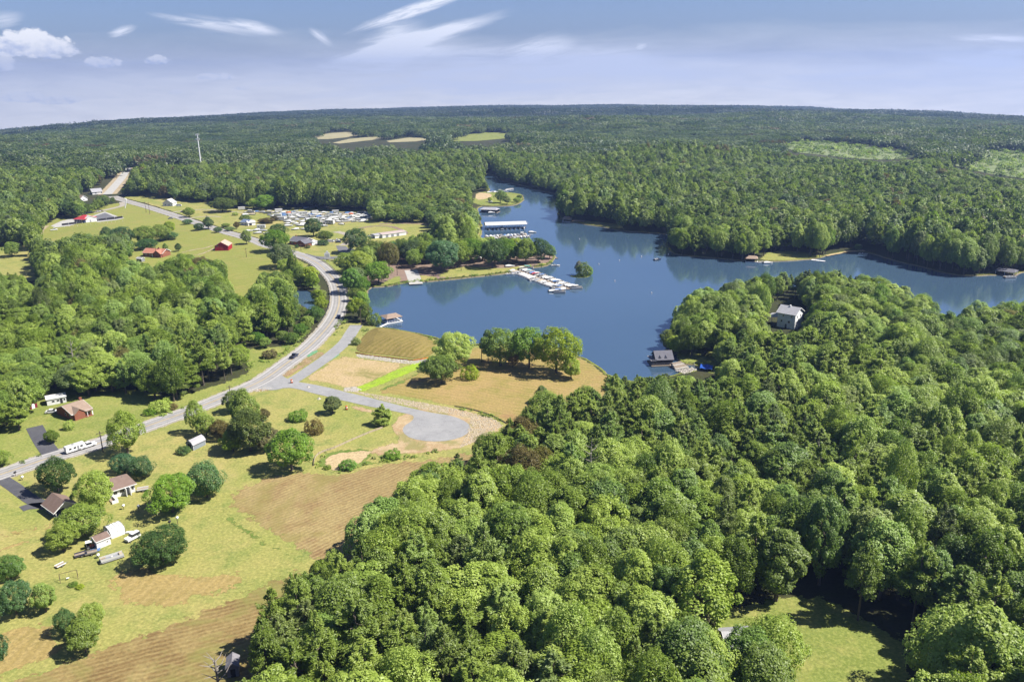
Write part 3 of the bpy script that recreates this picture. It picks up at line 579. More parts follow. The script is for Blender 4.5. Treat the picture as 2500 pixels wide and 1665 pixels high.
def quads(c, nrm, size, r_, asp=0.62, axis=None):
    if axis is None: axis = r_.normal(size=c.shape)
    t = np.cross(nrm, axis); t /= np.linalg.norm(t, axis=1)[:, None] + 1e-9
    b = np.cross(nrm, t); s = size[:, None]
    return np.stack([c + t * s, c + b * s * asp, c - t * s, c - b * s * asp], 1)
def crown(seed, rx, rz, cz, nb, nl, ls, top=0.0, skirt=-0.75, rb=0.36, wob=0.15):
    """heaps of leaf sprays: lobes spread over an uneven ellipsoid, leaves over the outside of each lobe"""
    r_ = np.random.default_rng(seed); i = np.arange(nb) + 0.5
    z = 1 - (1 - skirt) * i / nb; ph = 2.39996 * i + r_.uniform(0, 6)
    rad = np.sqrt(np.maximum(0, 1 - z * z)) * np.where(z < 0, 1 + 0.12 * z, 1)
    prof = 1.06 + 0.14 * np.sin(ph * 2 + seed) + r_.normal(0, wob, nb)
    C = np.stack([rad * np.cos(ph) * rx * 0.72 * prof, rad * np.sin(ph) * rx * 0.72 * prof, z * rz * 0.74 * (1 + r_.normal(0, 0.07, nb))], 1)
    if top: C[:, :2] *= (1 - top * np.clip(C[:, 2:3] / rz, 0, 1))
    br = rx * rb * r_.uniform(0.5, 1.5, nb)
    k = r_.integers(0, nb, nl); out = C[k] / np.array([rx, rx, rz]); out /= np.linalg.norm(out, axis=1)[:, None] + 1e-6
    d = r_.normal(size=(nl, 3)); d /= np.linalg.norm(d, axis=1)[:, None]
    d = d + out * 0.75 + np.array([0, 0, 0.25]); d /= np.linalg.norm(d, axis=1)[:, None]
    q = (r_.uniform(0.72, 1.08, nl) + np.where(r_.uniform(size=nl) < .08, r_.uniform(0, .35, nl), 0))[:, None]
    P = C[k] + d * br[k][:, None] * q * np.array([0.95, 0.95, 1.15]); P[:, 2] += cz
    nn = d + r_.normal(0, 0.55, (nl, 3)) + np.array([0.5, 0, 0.9]); nn /= np.linalg.norm(nn, axis=1)[:, None]
    tint = np.clip(0.5 + r_.normal(0, 0.15, nb)[k] + r_.normal(0, 0.22, nl), 0, 1)
    return quads(P, nn, ls * r_.uniform(0.6, 1.25, nl), r_), tint
def pine_crown(seed, rx, h0, h1, nw, nper, ls):
    """tiers of boughs, each a flat fan of needle sprays, thin enough to see through"""
    r_ = np.random.default_rng(seed); P, N, S, T, X = [], [], [], [], []
    for w_ in range(nw):
        f = (w_ + 0.5) / nw; z = h0 + (h1 - h0) * f
        L_ = rx * (1 - f ** 1.7) ** 0.75 * (0.55 + 0.45 * min(1, f * 3 + .3)) + 0.25
        for b in range(max(3, int(6.5 - 2.5 * f))):
            a = r_.uniform(0, 6.283); l_ = L_ * r_.uniform(0.65, 1.15); dz = r_.uniform(-0.15, 0.55)
            k = int(nper * (0.4 + l_ / rx)); s = np.sqrt(r_.uniform(0.12, 1.0, k)) * l_
            sp = r_.normal(0, 0.17, k) * s
            ca, sa = math.cos(a), math.sin(a)
            x = s * ca - sp * sa; y = s * sa + sp * ca; zz = z + r_.uniform(-.4, .4) + s * dz + r_.normal(0, 0.30, k) - 0.03 * s * s / rx
            P.append(np.stack([x, y, zz], 1)); nn = np.stack([r_.normal(0, .7, k) + .25 * ca, r_.normal(0, .7, k) + .25 * sa, np.ones(k)], 1)
            N.append(nn); S.append(ls * r_.uniform(0.7, 1.25, k)); T.append(np.clip(r_.normal(0.5, 0.12) + r_.normal(0, .12, k) + 0.22 * (s / l_ - 0.6), 0, 1))
            ax = np.cross(nn, np.stack([np.full(k, ca), np.full(k, sa), np.full(k, .3)], 1)) + r_.normal(0, .25, (k, 3)); X.append(ax)
    P, N, S, T, X = map(np.concatenate, (P, N, S, T, X)); N /= np.linalg.norm(N, axis=1)[:, None]
    return quads(P, N, S, r_, 0.36, X), T
def tube_rings(path, rad, ns=6):
    V, F = [], []; path = [np.array(p, float) for p in path]
    for i, p in enumerate(path):
        d = path[min(i + 1, len(path) - 1)] - path[max(i - 1, 0)]; d = d / (np.linalg.norm(d) + 1e-9)
        u = np.cross(d, [0, 1, 0.3]); u /= np.linalg.norm(u); v = np.cross(d, u)
        V += [p + rad[i] * (u * math.cos(a) + v * math.sin(a)) for a in np.arange(ns) * 6.2832 / ns]
        if i: b = (i - 1) * ns; F += [(b + j, b + (j + 1) % ns, b + ns + (j + 1) % ns, b + ns + j) for j in range(ns)]
    F.append(tuple(range((len(path) - 1) * ns, len(path) * ns))); return V, F
def trunk_mesh(name, seed, h, r0, limbs, spread, hl, mat, up=0.7):
    r_ = np.random.default_rng(seed)
    V, F = tube_rings([(0, 0, -0.3), (0.05, 0, h * 0.3), (r_.normal(0, .15), r_.normal(0, .15), h * 0.65), (r_.normal(0, .3), r_.normal(0, .3), h)], [r0 * 1.25, r0, r0 * 0.7, r0 * 0.15])
    for k in range(limbs):
        z = h * (hl + (0.92 - hl) * k / limbs); a = k * 2.4 + r_.uniform(-.4, .4); l_ = spread * r_.uniform(.7, 1.1) * (1 - 0.5 * k / limbs)
        p1 = (l_ * .5 * math.cos(a), l_ * .5 * math.sin(a), z + l_ * .5 * up * .8); p2 = (l_ * math.cos(a + .2), l_ * math.sin(a + .2), z + l_ * up)
        v, f = tube_rings([(0, 0, z), p1, p2], [r0 * .5, r0 * .32, r0 * .08], 5); b = len(V); V += v; F += [tuple(i + b for i in q) for q in f]
    return rawmesh(name, V, F, mat)
# kinds of tree: (crown mesh, trunk mesh, crown width, height)
BL = []
for i, (rx, rz, cz, nb, top, skirt) in enumerate([(5.2, 6.3, 8.6, 70, .15, -.8), (4.5, 7.0, 9.0, 60, .35, -.85), (5.6, 5.9, 8.4, 84, .05, -.75), (4.1, 7.4, 9.4, 54, .45, -.9), (5.0, 6.6, 8.8, 56, .2, -.8), (5.5, 6.2, 8.6, 96, .15, -.8), (4.7, 5.8, 8.0, 48, .1, -.85)]):
    hi_q, hi_t = crown(40 + i, rx, rz, cz, nb, 14000, 0.215, top + .12, skirt, .25, .24)
    lo_q, lo_t = crown(40 + i, rx, rz, cz, nb, 2600, 0.46, top + .12, skirt, .25, .24)
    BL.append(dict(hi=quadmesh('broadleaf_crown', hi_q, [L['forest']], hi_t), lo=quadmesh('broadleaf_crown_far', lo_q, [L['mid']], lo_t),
        tr=trunk_mesh('broadleaf_trunk', i, cz + rz * .5, 0.30, 7, rx * .75, .35, BARK), w=2 * rx, h=cz + rz))
FULL = []      # crowns of trees on open grass: leaves nearly to the ground
for i, (rx, rz, cz, nb, top) in enumerate([(5.2, 5.4, 7.0, 44, .25), (5.0, 5.8, 7.4, 38, .4), (5.6, 4.6, 5.8, 50, .1), (4.8, 6.4, 7.8, 36, .55)]):
    q, t_ = crown(70 + i, rx, rz, cz, nb + 30, 15000, 0.205, top, -.8, .24, .24)
    FULL.append(dict(hi=quadmesh('full_crown', q, [L['forest']], t_), tr=trunk_mesh('full_trunk', 20 + i, cz + rz * .4, 0.28, 6, rx * .7, .25, BARK), w=2 * rx, h=cz + rz))
PN = []
for i, (rx, h0, h1, nw) in enumerate([(3.7, 5.0, 17.5, 12), (4.3, 6.5, 17.0, 10), (3.3, 4.0, 16.5, 13), (4.0, 7.0, 18.5, 11)]):
    hq, ht = pine_crown(90 + i, rx, h0, h1, nw + 3, 150, 0.26); lq, lt = pine_crown(90 + i, rx, h0, h1, nw, 36, 0.52)
    PN.append(dict(hi=quadmesh('pine_crown', hq, [L['pine']], ht), lo=quadmesh('pine_crown_far', lq, [L['pine']], lt), tr=trunk_mesh('pine_trunk', 30 + i, h1 - .4, 0.22, 9, rx * .7, .35, BARK, .15), w=2 * rx, h=h1 + .5))
q, t_ = pine_crown(99, 3.4, 0.6, 10.5, 16, 130, 0.28)
CEDAR = dict(hi=quadmesh('cedar_crown', q, [L['pine']], t_), tr=trunk_mesh('cedar_trunk', 77, 9.5, 0.2, 8, 2.0, .1, BARK, .1), w=6.8, h=11)
q, t_ = crown(120, 2.4, 1.7, 1.5, 24, 3000, 0.17, 0, -.95, .34)
BUSH = dict(hi=quadmesh('bush_crown', q, [L['forest']], t_), tr=trunk_mesh('bush_stems', 60, 1.6, 0.08, 6, 1.3, .1, BARK, .7), w=4.8, h=3.3)

# ------------------------------------------------------------------ trees on open ground, one by one
TREE_N = 0
def tree(px, py, wpx, hpx, proto, mat, label, group=None, name='tree', cat='tree', world=None):
    k, dep = scale_at(px, py)
    W = wpx / k; H = max((hpx / k - 0.30 * W * math.sin(dep)) / math.cos(dep), W * 0.45)
    p = A((px, py)); d = p.normalized() * (0.28 * W)
    e = bpy.data.objects.new(name, None); COL.objects.link(e); e.location = p + d; e.empty_display_size = 1
    global TREE_N; TREE_N += 1
    e.rotation_euler = (0, 0, TREE_N * 2.1); e.scale = (W / proto['w'], W / proto['w'], H / proto['h'])
    c = link('crown', proto['hi'], e); c.material_slots[0].link = 'OBJECT'; c.material_slots[0].material = L[mat]
    link('trunk', proto['tr'], e)
    tag(e, label, cat, group); OCC.append((p.x + d.x, p.y + d.y, W * 0.5)); return e
OCC = []
for _p in ((1813, 1600, 7), (1918, 790, 9), (205, 486, 9), (238, 470, 9), (410, 500, 7), (84, 995, 4), (140, 983, 8), (570, 1648, 4), (1620, 880, 8), (1722, 900, 7), (1668, 897, 5), (494, 428, 5)):
    _a = A(_p[:2]); OCC.append((_a.x, _a.y, _p[2]))
F0, F1, F2, F3 = FULL
g = 'trees standing on the near lawns'
for a in [
 (314,1116,78,114,F3,'forest','tall dark green tree beside the utility pole and the road'),
 (306,1160,56,50,F2,'blue','grey green bushy tree behind the white brown-roofed house, touching a rounder one'),
 (350,1171,60,54,F2,'dark','round dark tree behind the right end of the white brown-roofed house'),
 (144,1208,88,90,F0,'dark','large dark tree shading the driveway, behind the brown-roofed carport'),
 (240,1262,92,110,F1,'forest','tall green tree between the carport and the white house'),
 (212,1320,100,86,F0,'forest','broad green tree in front of the carport, above the white shed'),
 (158,1354,70,78,F3,'pine','olive pointed tree at the left end of the yard shed'),
 (425,1264,114,100,F0,'bright','bright yellow green round tree on the lawn beside a blue green one'),
 (508,1224,86,92,F2,'blue','blue green round tree at the corner of the hay field'),
 (400,1391,130,92,F2,'dark','wide dark dome shaped tree on the lawn behind the pontoon boat'),
 (44,1512,78,90,F0,'blue','blue green tree at the left edge beside the mown tan strip'),
 (115,1502,56,78,F1,'forest','narrow green tree between the blue green tree and the mown tan strip'),
 (165,1556,52,68,F0,'blue','small blue green tree at the left of the two yellow green ones'),
 (228,1562,70,84,F0,'pine','yellow green tree at the edge of the tilled field, the farther of the pair'),
 (212,1604,78,92,F3,'pine','yellow green tree at the edge of the tilled field, the nearer of the pair'),
 (0,1642,60,104,F1,'blue','dark green tree cut by the left edge beside the tilled field'),
 (28,1422,70,62,F2,'bright','yellow green tree over a white vehicle at the left edge'),
 (6,1142,44,44,F0,'forest','round green tree at the left edge beyond the road'),
 (128,1084,36,34,F0,'forest','small open tree by the neighbour driveway'),
 (482,1062,44,86,F3,'forest','tall narrow dark tree beside the road, left of the grey shed row'),
 (506,1072,46,62,F1,'forest','green tree leaning on a tall narrow one behind the grey shed'),
 (540,1078,50,52,F0,'rust','small orange tinged tree behind the grey shed'),
 (572,1012,50,58,F1,'forest','green tree by the road at the back of the tall pine cluster'),
 (603,1062,72,112,F3,'pine','tallest tree of the cluster in the middle of the near lawn'),
 (614,1112,102,112,F1,'forest','broad green tree at the front of the cluster on the near lawn'),
 (570,1108,60,58,F0,'lime','yellowish low tree at the left foot of the cluster'),
 (655,1106,62,62,F0,'rust','reddish green tree at the right foot of the cluster'),
 (645,1030,30,32,F0,'rust','small red leaved tree behind the cluster'),
 (714,1160,100,112,F3,'bright','big bright green tree at the corner of the hay field and the lawn'),
 (813,1014,43,47,F1,'forest','compact dark tree beside the straw by the cul-de-sac lane'),
 (935,1042,50,56,CEDAR,'forest','spiky cedar at the neck of the cul-de-sac'),
 (1110,906,100,92,F0,'forest','large green tree by the lake, left of the utility pole'),
 (1078,943,80,76,F0,'forest','green tree with a dark shadow at the end of the lime grass strip'),
 (1222,902,94,98,F0,'forest','grey green spreading tree in the middle of the lakeside clump'),
 (1192,886,36,80,F1,'dark','narrow dark tree at the back left of the lakeside clump'),
 (1292,906,82,106,F0,'bright','olive green tree joined to the bright one in the lakeside clump'),
 (1358,922,108,120,F0,'lime','big yellow green tree on the point, brightest of the lakeside clump'),
 (1394,930,48,58,F1,'lime','low bright shoulder of leaves at the right of the lakeside clump'),
 (1268,872,42,70,F0,'blue','bluish tree seen behind the lakeside clump'),
 (1252,900,34,50,F0,'rust','small reddish tree wedged between the lakeside trees'),
 (1322,988,32,46,F1,'forest','slim tree at the near edge of the lakeside grass'),
]: tree(*a, group=g)
g = 'shrubs on the near lawns'
for a in [(730,1029,46,21,BUSH,'bright','low spreading green shrub in the middle lawn'), (769,1062,43,34,BUSH,'rust','round reddish brown shrub on the middle lawn'),
 (449,1110,32,18,BUSH,'dark','dark low shrub in front of the grey shed'), (170,1050,24,22,BUSH,'forest','round shrub on the lawn in front of the brick house'),
 (1148,928,42,32,BUSH,'lime','yellowish low bush at the foot of the lakeside tree'), (1222,1,0,0,None,None,None),
 (870,843,22,16,BUSH,'weed' if False else 'forest','small shrub between the lane and the olive field'), (915,794,36,26,BUSH,'forest','bushy shrub at the lake shore beside the small boat dock'),
 (180,1432,20,10,BUSH,'bright','small green bush below the playset'), (196,1438,18,9,BUSH,'lime','small yellow green bush in the rough grass'),
 (395,1006,52,16,BUSH,'forest','overgrown bush along the bank above the road'), (368,1014,30,12,BUSH,'bright','pale bush along the bank above the road'), (420,1001,26,14,BUSH,'rust','brownish bush at the end of the road bank'),
 (660,875,36,18,BUSH,'rust','brown hedge beside the road bend'), (800,1146,18,8,BUSH,'forest','weeds at the near tip of the sand patch'), (850,1148,40,13,BUSH,'bright','green weeds below the sand patch'), (960,1122,40,9,BUSH,'bright','green weeds along the sandy track')]:
    if a[4] is not None: tree(*a, group=g, name='shrub', cat='shrub')
g = 'trees around the barn field and the campground'
MT = [(462,532,27,25,F0,'forest'),(459,549,22,13,F2,'blue'),(510,561,25,31,F3,'dark'),(486,564,26,18,F2,'dark'),(533,569,19,14,F2,'dark'),(357,600,54,48,F0,'forest'),(392,591,50,42,F0,'forest'),(415,571,32,30,F1,'lime'),
 (413,587,42,18,F2,'blue'),(360,611,52,26,F2,'blue'),(263,592,28,38,F1,'dark'),(303,606,54,52,F0,'dark'),(305,631,38,32,F0,'blue'),(31,629,40,38,F0,'forest'),(405,616,13,22,F3,'forest'),(436,615,16,21,F3,'dark'),
 (603,598,27,36,F1,'forest'),(682,582,41,35,F0,'dark'),(672,618,66,56,F0,'bright'),(690,658,64,62,F0,'forest'),(766,580,44,47,F1,'dark'),(792,592,40,28,F0,'forest'),(650,513,60,36,F0,'bright'),(873,620,60,62,F0,'dark'),
 (672,540,24,12,F2,'rust'),(642,545,22,10,F2,'rust'),(655,547,30,9,F2,'rust'),(578,560,14,18,F0,'rust'),(562,565,22,10,F2,'forest'),(551,556,20,10,F2,'forest'),(915,655,84,66,F0,'forest'),(880,690,70,76,F1,'lime'),(925,697,66,58,F0,'bright'),
 (845,668,50,50,F0,'forest'),(700,640,34,40,F1,'lime'),(600,545,26,20,F0,'forest'),(545,520,60,36,F0,'forest'),(620,512,34,26,F1,'forest'),(725,606,10,8,BUSH,'dark'),(751,607,13,9,BUSH,'dark'),(790,600,24,11,BUSH,'dark'),(575,527,14,8,BUSH,'forest')]
where = ['beside the campground lane', 'on the barn field edge', 'at the left of the red barn', 'near the main road', 'by the store', 'at the field corner', 'along the campground grass', 'above the road bend']
shape = {id(F0): 'rounded', id(F1): 'upright', id(F2): 'low spreading', id(F3): 'narrow pointed', id(BUSH): 'small clipped'}
tone = {'forest': 'mid green', 'dark': 'dark green', 'blue': 'grey green', 'bright': 'bright green', 'lime': 'yellow green', 'rust': 'reddish brown', 'pine': 'olive green'}
def place_words(px, py):
    refs = [((540,602),'the red barn'),((370,612),'the orange-roofed brick house'),((210,530),'the red-roofed business'),((735,585),'the brick marina store'),((640,530),'the stored boats'),((600,545),'the blue-roofed cottage'),((820,640),'the road bend'),((1250,640),'the marina pier'),
        ((460,540),'the campground lane'),((30,620),'the left edge'),((920,680),'the boat ramp'),((1075,660),'the shaded park'),((900,555),'the covered dock')]
    d = sorted((math.hypot(px - a[0], (py - a[1]) * 2), i, px - a[0], b) for i, (a, b) in enumerate(refs))[0]
    return ('right of ' if d[2] > 12 else 'left of ' if d[2] < -12 else 'beside ') + d[3]
ORD = {}
def uniq(s):
    ORD[s] = ORD.get(s, 0) + 1; k = ORD[s]
    return s if k == 1 else s.replace(' tree', ' tree, %s,' % ['', '', 'another', 'a third', 'a fourth', 'a fifth', 'a sixth', 'a seventh', 'an eighth'][min(k, 8)], 1)
for a in MT: tree(*a, uniq('%s %s tree %s' % (shape[id(a[4])], tone[a[5]], place_words(a[0], a[1]))), group=g)
g = 'trees along the park peninsula'
PT = [(1042,646,62,56,F0,'forest'),(1082,668,84,80,F0,'blue'),(1122,655,62,66,F0,'forest'),(1150,645,60,62,F0,'bright'),(1178,640,52,58,F1,'forest'),(1208,656,68,72,F0,'dark'),(1240,646,52,62,F1,'bright'),(1262,640,48,58,F0,'lime'),
  (1284,648,50,66,F1,'forest'),(1314,644,52,62,F0,'dark'),(1342,634,32,36,F1,'blue'),(1010,645,60,58,F0,'dark'),(985,640,52,54,F1,'forest'),(960,640,50,48,F0,'blue'),(1062,632,50,50,F0,'bright'),(1105,628,50,50,F0,'forest'),(1140,622,46,50,F1,'lime'),
  (1012,655,40,46,F0,'forest'),(1222,497,26,32,F0,'forest'),(1238,500,20,22,F1,'forest'),(1262,495,18,12,F2,'forest'),(1268,486,14,9,F2,'dark'),(1196,494,10,12,F0,'lime'),(2094,612,16,15,F2,'blue'),(1632,855,44,50,F1,'lime'),(735, 692, 40, 40, F0, 'forest'),(752, 692, 34, 40, F1, 'lime'),(764, 708, 32, 42, F1, 'lime'),(786, 738, 26, 30, F0, 'lime'),(786, 762, 32, 38, F0, 'lime'),(770, 790, 40, 42, F0, 'bright'),(752, 806, 34, 34, F0, 'forest'),(735, 822, 34, 32, F0, 'bright'),(712, 842, 34, 30, F0, 'forest'),(725, 676, 36, 36, F0, 'lime'),(700, 672, 40, 40, F0, 'forest'),(858, 692, 40, 46, F1, 'forest'),(872, 705, 44, 52, F0, 'forest'),(886, 722, 38, 46, F0, 'bright'),(868, 738, 34, 34, F0, 'lime'),(884, 756, 40, 44, F1, 'bright'),(893, 788, 34, 48, F1, 'forest'),(860, 764, 26, 24, F0, 'forest'),(690, 838, 30, 30, F0, 'forest'),(648, 852, 30, 28, F1, 'forest'),(628, 845, 34, 34, F0, 'bright'),(1648,868,40,48,F0,'lime')]
for i, a in enumerate(PT):
    lab = '%s %s tree %s' % (shape[id(a[4])], tone[a[5]], 'on the small spit beyond the covered dock' if a[1] < 505 else 'on the sandy far shore' if a[0] > 2000 else 'beside the black boathouse' if a[0] > 1600 else ('between the road bend and the lake' if a[0] > 845 else 'on the pond side of the road bend') if a[0] < 900 else place_words(a[0], a[1]))
    tree(*a, uniq(lab), group=g if i < 18 else None)

#SPLIT
# ------------------------------------------------------------------ the woods
V_ = lambda s: [tuple(map(float, q.split(','))) for q in s.split()]
LAKE_VIS = V_('897,701 893,727 897,763 901,789 929,798 977,804 1034,817 1072,828 1166,828 1300,830 1407,868 1440,878 1470,902 1480,892 1495,905 1517,920 1560,905 1591,915 1608,905 1655,905 1660,895 1655,870 1605,860 1600,815 1620,808 1640,800 1643,770 1648,737 1690,708 1757,685 1820,682 1870,665 1960,655 2030,650 2090,668 2135,670 2230,700 2310,752 2322,752 2390,727 2420,738 2500,732 2700,725 2700,660 2500,662 2475,671 2425,668 2376,673 2326,670 2249,651 2173,633 2127,618 2070,614 2020,622 1993,631 1875,637 1821,637 1753,630 1676,624 1630,617 1632,570 1584,568 1520,563 1469,553 1406,544 1380,539 1366,533 1362,515 1364,474 1332,468 1278,453 1217,440 1209,428 1181,424 1181,431 1199,464 1180,470 1150,472 1150,502 1165,510 1171,523 1179,533 1176,553 1150,560 1172,575 1290,580 1352,606 1358,625 1347,640 1291,653 1253,664 1202,671 1100,681 1008,689 985,689 939,699')
VIS = [LAKE_VIS,
 V_('-400,1230 -100,1172 0,1149 127,1105 200,1080 272,1055 350,1034 395,1015 470,990 540,955 600,930 650,900 700,866 740,832 770,800 793,770 804,740 802,705 788,682 763,660 738,640 715,622 735,628 770,628 850,622 800,630 768,636 800,655 830,690 853,720 853,752 838,785 870,790 929,798 1034,819 1166,830 1300,832 1407,870 1470,904 1482,890 1456,914 1455,941 1392,945 1357,962 1315,950 1259,994 1208,1036 1152,1060 1151,1090 1090,1110 1027,1142 973,1186 908,1222 870,1252 864,1301 863,1330 800,1350 764,1345 737,1382 634,1440 611,1485 569,1523 563,1570 520,1640 525,2000 -500,2000'),
 V_('95,985 125,975 215,968 300,962 375,982 395,1012 340,1036 127,1104 0,1146 -300,1225 -300,1180 0,1060 60,1050 95,1010'),
 V_('600,858 640,848 690,852 700,868 650,893 598,880'),
 V_('97,586 138,584 183,569 250,569 300,570 335,590 331,604 321,637 380,645 440,617 510,627 545,635 560,690 586,719 628,689 633,664 671,661 699,658 684,640 660,615 640,600 540,557 433,524 357,500 300,486 255,510 186,536 140,530 110,552 84,590'),
 V_('-300,602 71,604 84,650 97,673 90,693 76,703 66,665 -300,660'),
 V_('298,484 340,478 430,490 530,500 590,514 640,515 700,512 760,513 905,520 915,542 1054,546 1056,560 1000,574 930,590 902,600 850,605 845,630 800,632 735,630 700,606 626,578 540,550 433,516 357,494'),
 V_('900,640 960,646 1045,640 1345,632 1350,640 1291,653 1202,671 1100,681 985,689 950,697 955,660'),
 V_('1165,465 1278,476 1277,492 1202,503 1165,503'),
 V_('1753,1520 1790,1500 1875,1483 1935,1483 2016,1483 2089,1532 2188,1555 2173,1597 2165,1665 2030,1665 1960,1600 1900,1510 1800,1500 1765,1560'),
 V_('1866,735 1962,735 1968,775 1950,806 1878,800'),
 V_('1592,848 1672,856 1690,878 1755,878 1755,916 1660,912 1630,905 1592,905'),
 V_('262,479 253,470 280,445 296,425 308,398 318,398 314,430 300,455 280,478'),
 V_('205,462 232,476 225,498 195,490 190,470'), V_('228,456 250,462 245,480 225,472'),
 V_('2005,626 2060,606 2110,604 2112,616 2070,616'), V_('1865,622 1900,612 1925,614 1950,625 1990,628 1980,636 1870,637'),
 V_('1404,545 1430,541 1500,548 1520,556 1500,562'),
 V_('1178,424 1185,418 1205,420 1210,428'),
 V_('700,712 712,700 745,700 768,715 775,760 766,764 745,742'),
 V_('480,1632 500,1600 560,1605 562,1665 540,1800 480,1800'),
 V_('110,955 170,955 172,985 110,1000'),
 [(768,330),(820,321),(868,321),(884,330),(815,341),(772,340)], [(812,349),(930,330),(958,337),(830,352)], [(944,344),(1000,334),(1058,338),(1046,345),(954,348)],
 [(1092,341),(1150,328),(1246,325),(1240,337),(1170,343)]] + YOUNG
# shorelines and borders that a tree foot must keep clear of even where other trees hide them
BASE = [LAKE_PX, POND_PX, V_('-500,1260 0,1160 600,950 690,900 900,790 1166,840 1300,838 1470,904 1500,935 1500,965 1440,1000 1345,1012 1290,1050 1240,1090 1190,1125 1080,1195 1020,1240 960,1290 900,1340 830,1380 790,1440 690,1500 660,1560 620,1610 600,1665 600,2200 -500,2200'),
 V_('1735,1505 1800,1480 2016,1460 2095,1515 2260,1560 2290,1700 2260,1900 1720,1900')]
def noise2(x, y, s, seed=0):
    """cheap smooth pseudo-noise in 0..1"""
    r_ = np.random.default_rng(100 + seed); v = 0
    for k in range(5):
        a = r_.uniform(0, 6.28); f = s * r_.uniform(.6, 1.6); v = v + np.sin((x * math.cos(a) + y * math.sin(a)) * f + r_.uniform(0, 6.28))
    return 0.5 + v / 6.0
def candidates(rmin, rmax, step, azmax, seed):
    r_ = np.random.default_rng(seed); xm = rmax * math.sin(azmax)
    gx, gy = np.meshgrid(np.arange(-xm, xm, step), np.arange(0, rmax, step))
    x = gx.ravel() + r_.uniform(-.46, .46, gx.size) * step; y = gy.ravel() + r_.uniform(-.46, .46, gx.size) * step
    rr = np.hypot(x, y); ok = (rr >= rmin) & (rr < rmax) & (np.abs(np.arctan2(x, y)) < azmax)
    return x[ok], y[ok]
def accept(x, y, w, h, vis, base, step_frac=1.0):
    z = terrain(x, y); bx, by = project(x, y, z); ok = np.ones(len(x), bool)
    for P in base: ok &= ~inside(bx, by, P)
    tests = [(bx, by)] + [project(x + dx * w, y, z + hz * h) for dx, hz in ((0, 1.0), (0, .85), (-.36, .62), (.36, .62), (0, .5), (-.3, .85), (.3, .85), (-.25, .3), (.25, .3))]
    for P in vis:
        P_ = np.array(P); x0, y0 = P_.min(0); x1, y1 = P_.max(0)
        for tx, ty in tests:
            k = ok & (tx > x0) & (tx < x1) & (ty > y0) & (ty < y1)
            if k.any(): kk = np.where(k)[0]; ok[kk[inside(tx[kk], ty[kk], P)]] = False
    return ok
def forest(x, y, w0, h0, vis, base, seed, extra=None):
    """try full size, then smaller, so that woods thin out to lower growth along their edges"""
    r_ = np.random.default_rng(seed); n_ = len(x); w = w0 * r_.uniform(.78, 1.3, n_); h = h0 * r_.uniform(.82, 1.18, n_) * (0.66 + 0.72 * noise2(x, y, .016, 3)) * np.where(r_.uniform(size=n_) < .15, 1.18, 1.0)
    free = np.ones(n_, bool); s = np.zeros(n_)
    for ox, oy, orad in OCC: free &= np.hypot(x - ox, y - oy) > orad + 1.5
    if extra is not None: free &= ~extra
    for f in (1.0, .68, .42):
        todo = np.where(free & (s == 0))[0]
        if len(todo): s[todo[accept(x[todo], y[todo], w[todo] * f, h[todo] * f, vis, base)]] = f
    k = s > 0; return x[k], y[k], (w * s)[k], (h * s)[k]
def near_line(x, y, C, d):
    out = np.zeros(len(x), bool)
    for a, b in zip(C[:-1:3], C[3::3]):
        m_ = (a + b) / 2; out |= np.hypot(x - m_[0], y - m_[1]) < d + np.linalg.norm(b - a) / 2
    return out
x, y = candidates(95, 1250, 7.0, R(58), 1)
k = (np.abs(np.arctan2(x, y)) < R(41)) | (np.hypot(x, y) < 430); x, y = x[k], y[k]
bx_, by_ = project(x, y, np.zeros(len(x))); k = (by_ < 2600); x, y = x[k], y[k]
ex = near_line(x, y, MAIN, 9.5) | near_line(x, y, FAR, 12) | near_line(x, y, FRONT, 5)
x, y, W1, H1 = forest(x, y, 11.0, 17.5, VIS, BASE, 2, ex)
bx_, by_ = project(x, y, np.zeros(len(x)))
pineprob = np.clip((noise2(x, y, .018, 9) - .45) * 2.2, .05, .55)
stand = inside(bx_, by_, V_('1220,960 1350,960 1500,960 1750,1000 2000,1050 2050,1180 1800,1230 1500,1200 1250,1130')) | inside(bx_, by_, V_('1750,850 2100,850 2200,1000 1950,1040 1750,980')) | inside(bx_, by_, V_('560,1500 900,1480 1250,1400 1350,1500 1350,1800 560,1800')) | inside(bx_, by_, V_('420,860 610,850 640,960 430,1000'))
pineprob = np.where(stand, .78, pineprob * np.where(bx_ > 1200, .8, .6))
isp = rng.uniform(size=len(x)) < pineprob
W1 = np.where(isp, W1 * .82, W1)
depth = y
order = np.argsort(y * math.cos(R(PITCH)) )
infr = (bx_ > -40) & (bx_ < 2540) & (by_ < 1900)
idx = np.arange(len(x))
def pick(mask, n_):
    c = idx[mask & infr]; return c[np.argsort(np.hypot(x[c], y[c]))[:n_]]
solo_b, solo_p = pick(~isp, 290), pick(isp, 290)
solo = np.zeros(len(x), bool); solo[solo_b] = True; solo[solo_p] = True
def zone(px, py):
    if px < 1000 and py > 1380: return 'by the tilled field'
    if px < 1250: return 'below the hay field'
    if px > 1950 and py > 1430: return 'around the lawn clearing'
    if px > 1650 and py > 1430: return 'left of the lawn clearing'
    if px > 2100: return 'in the right edge woods'
    if py < 1200: return 'in the lakeside woods'
    return 'in the middle of the near woods'
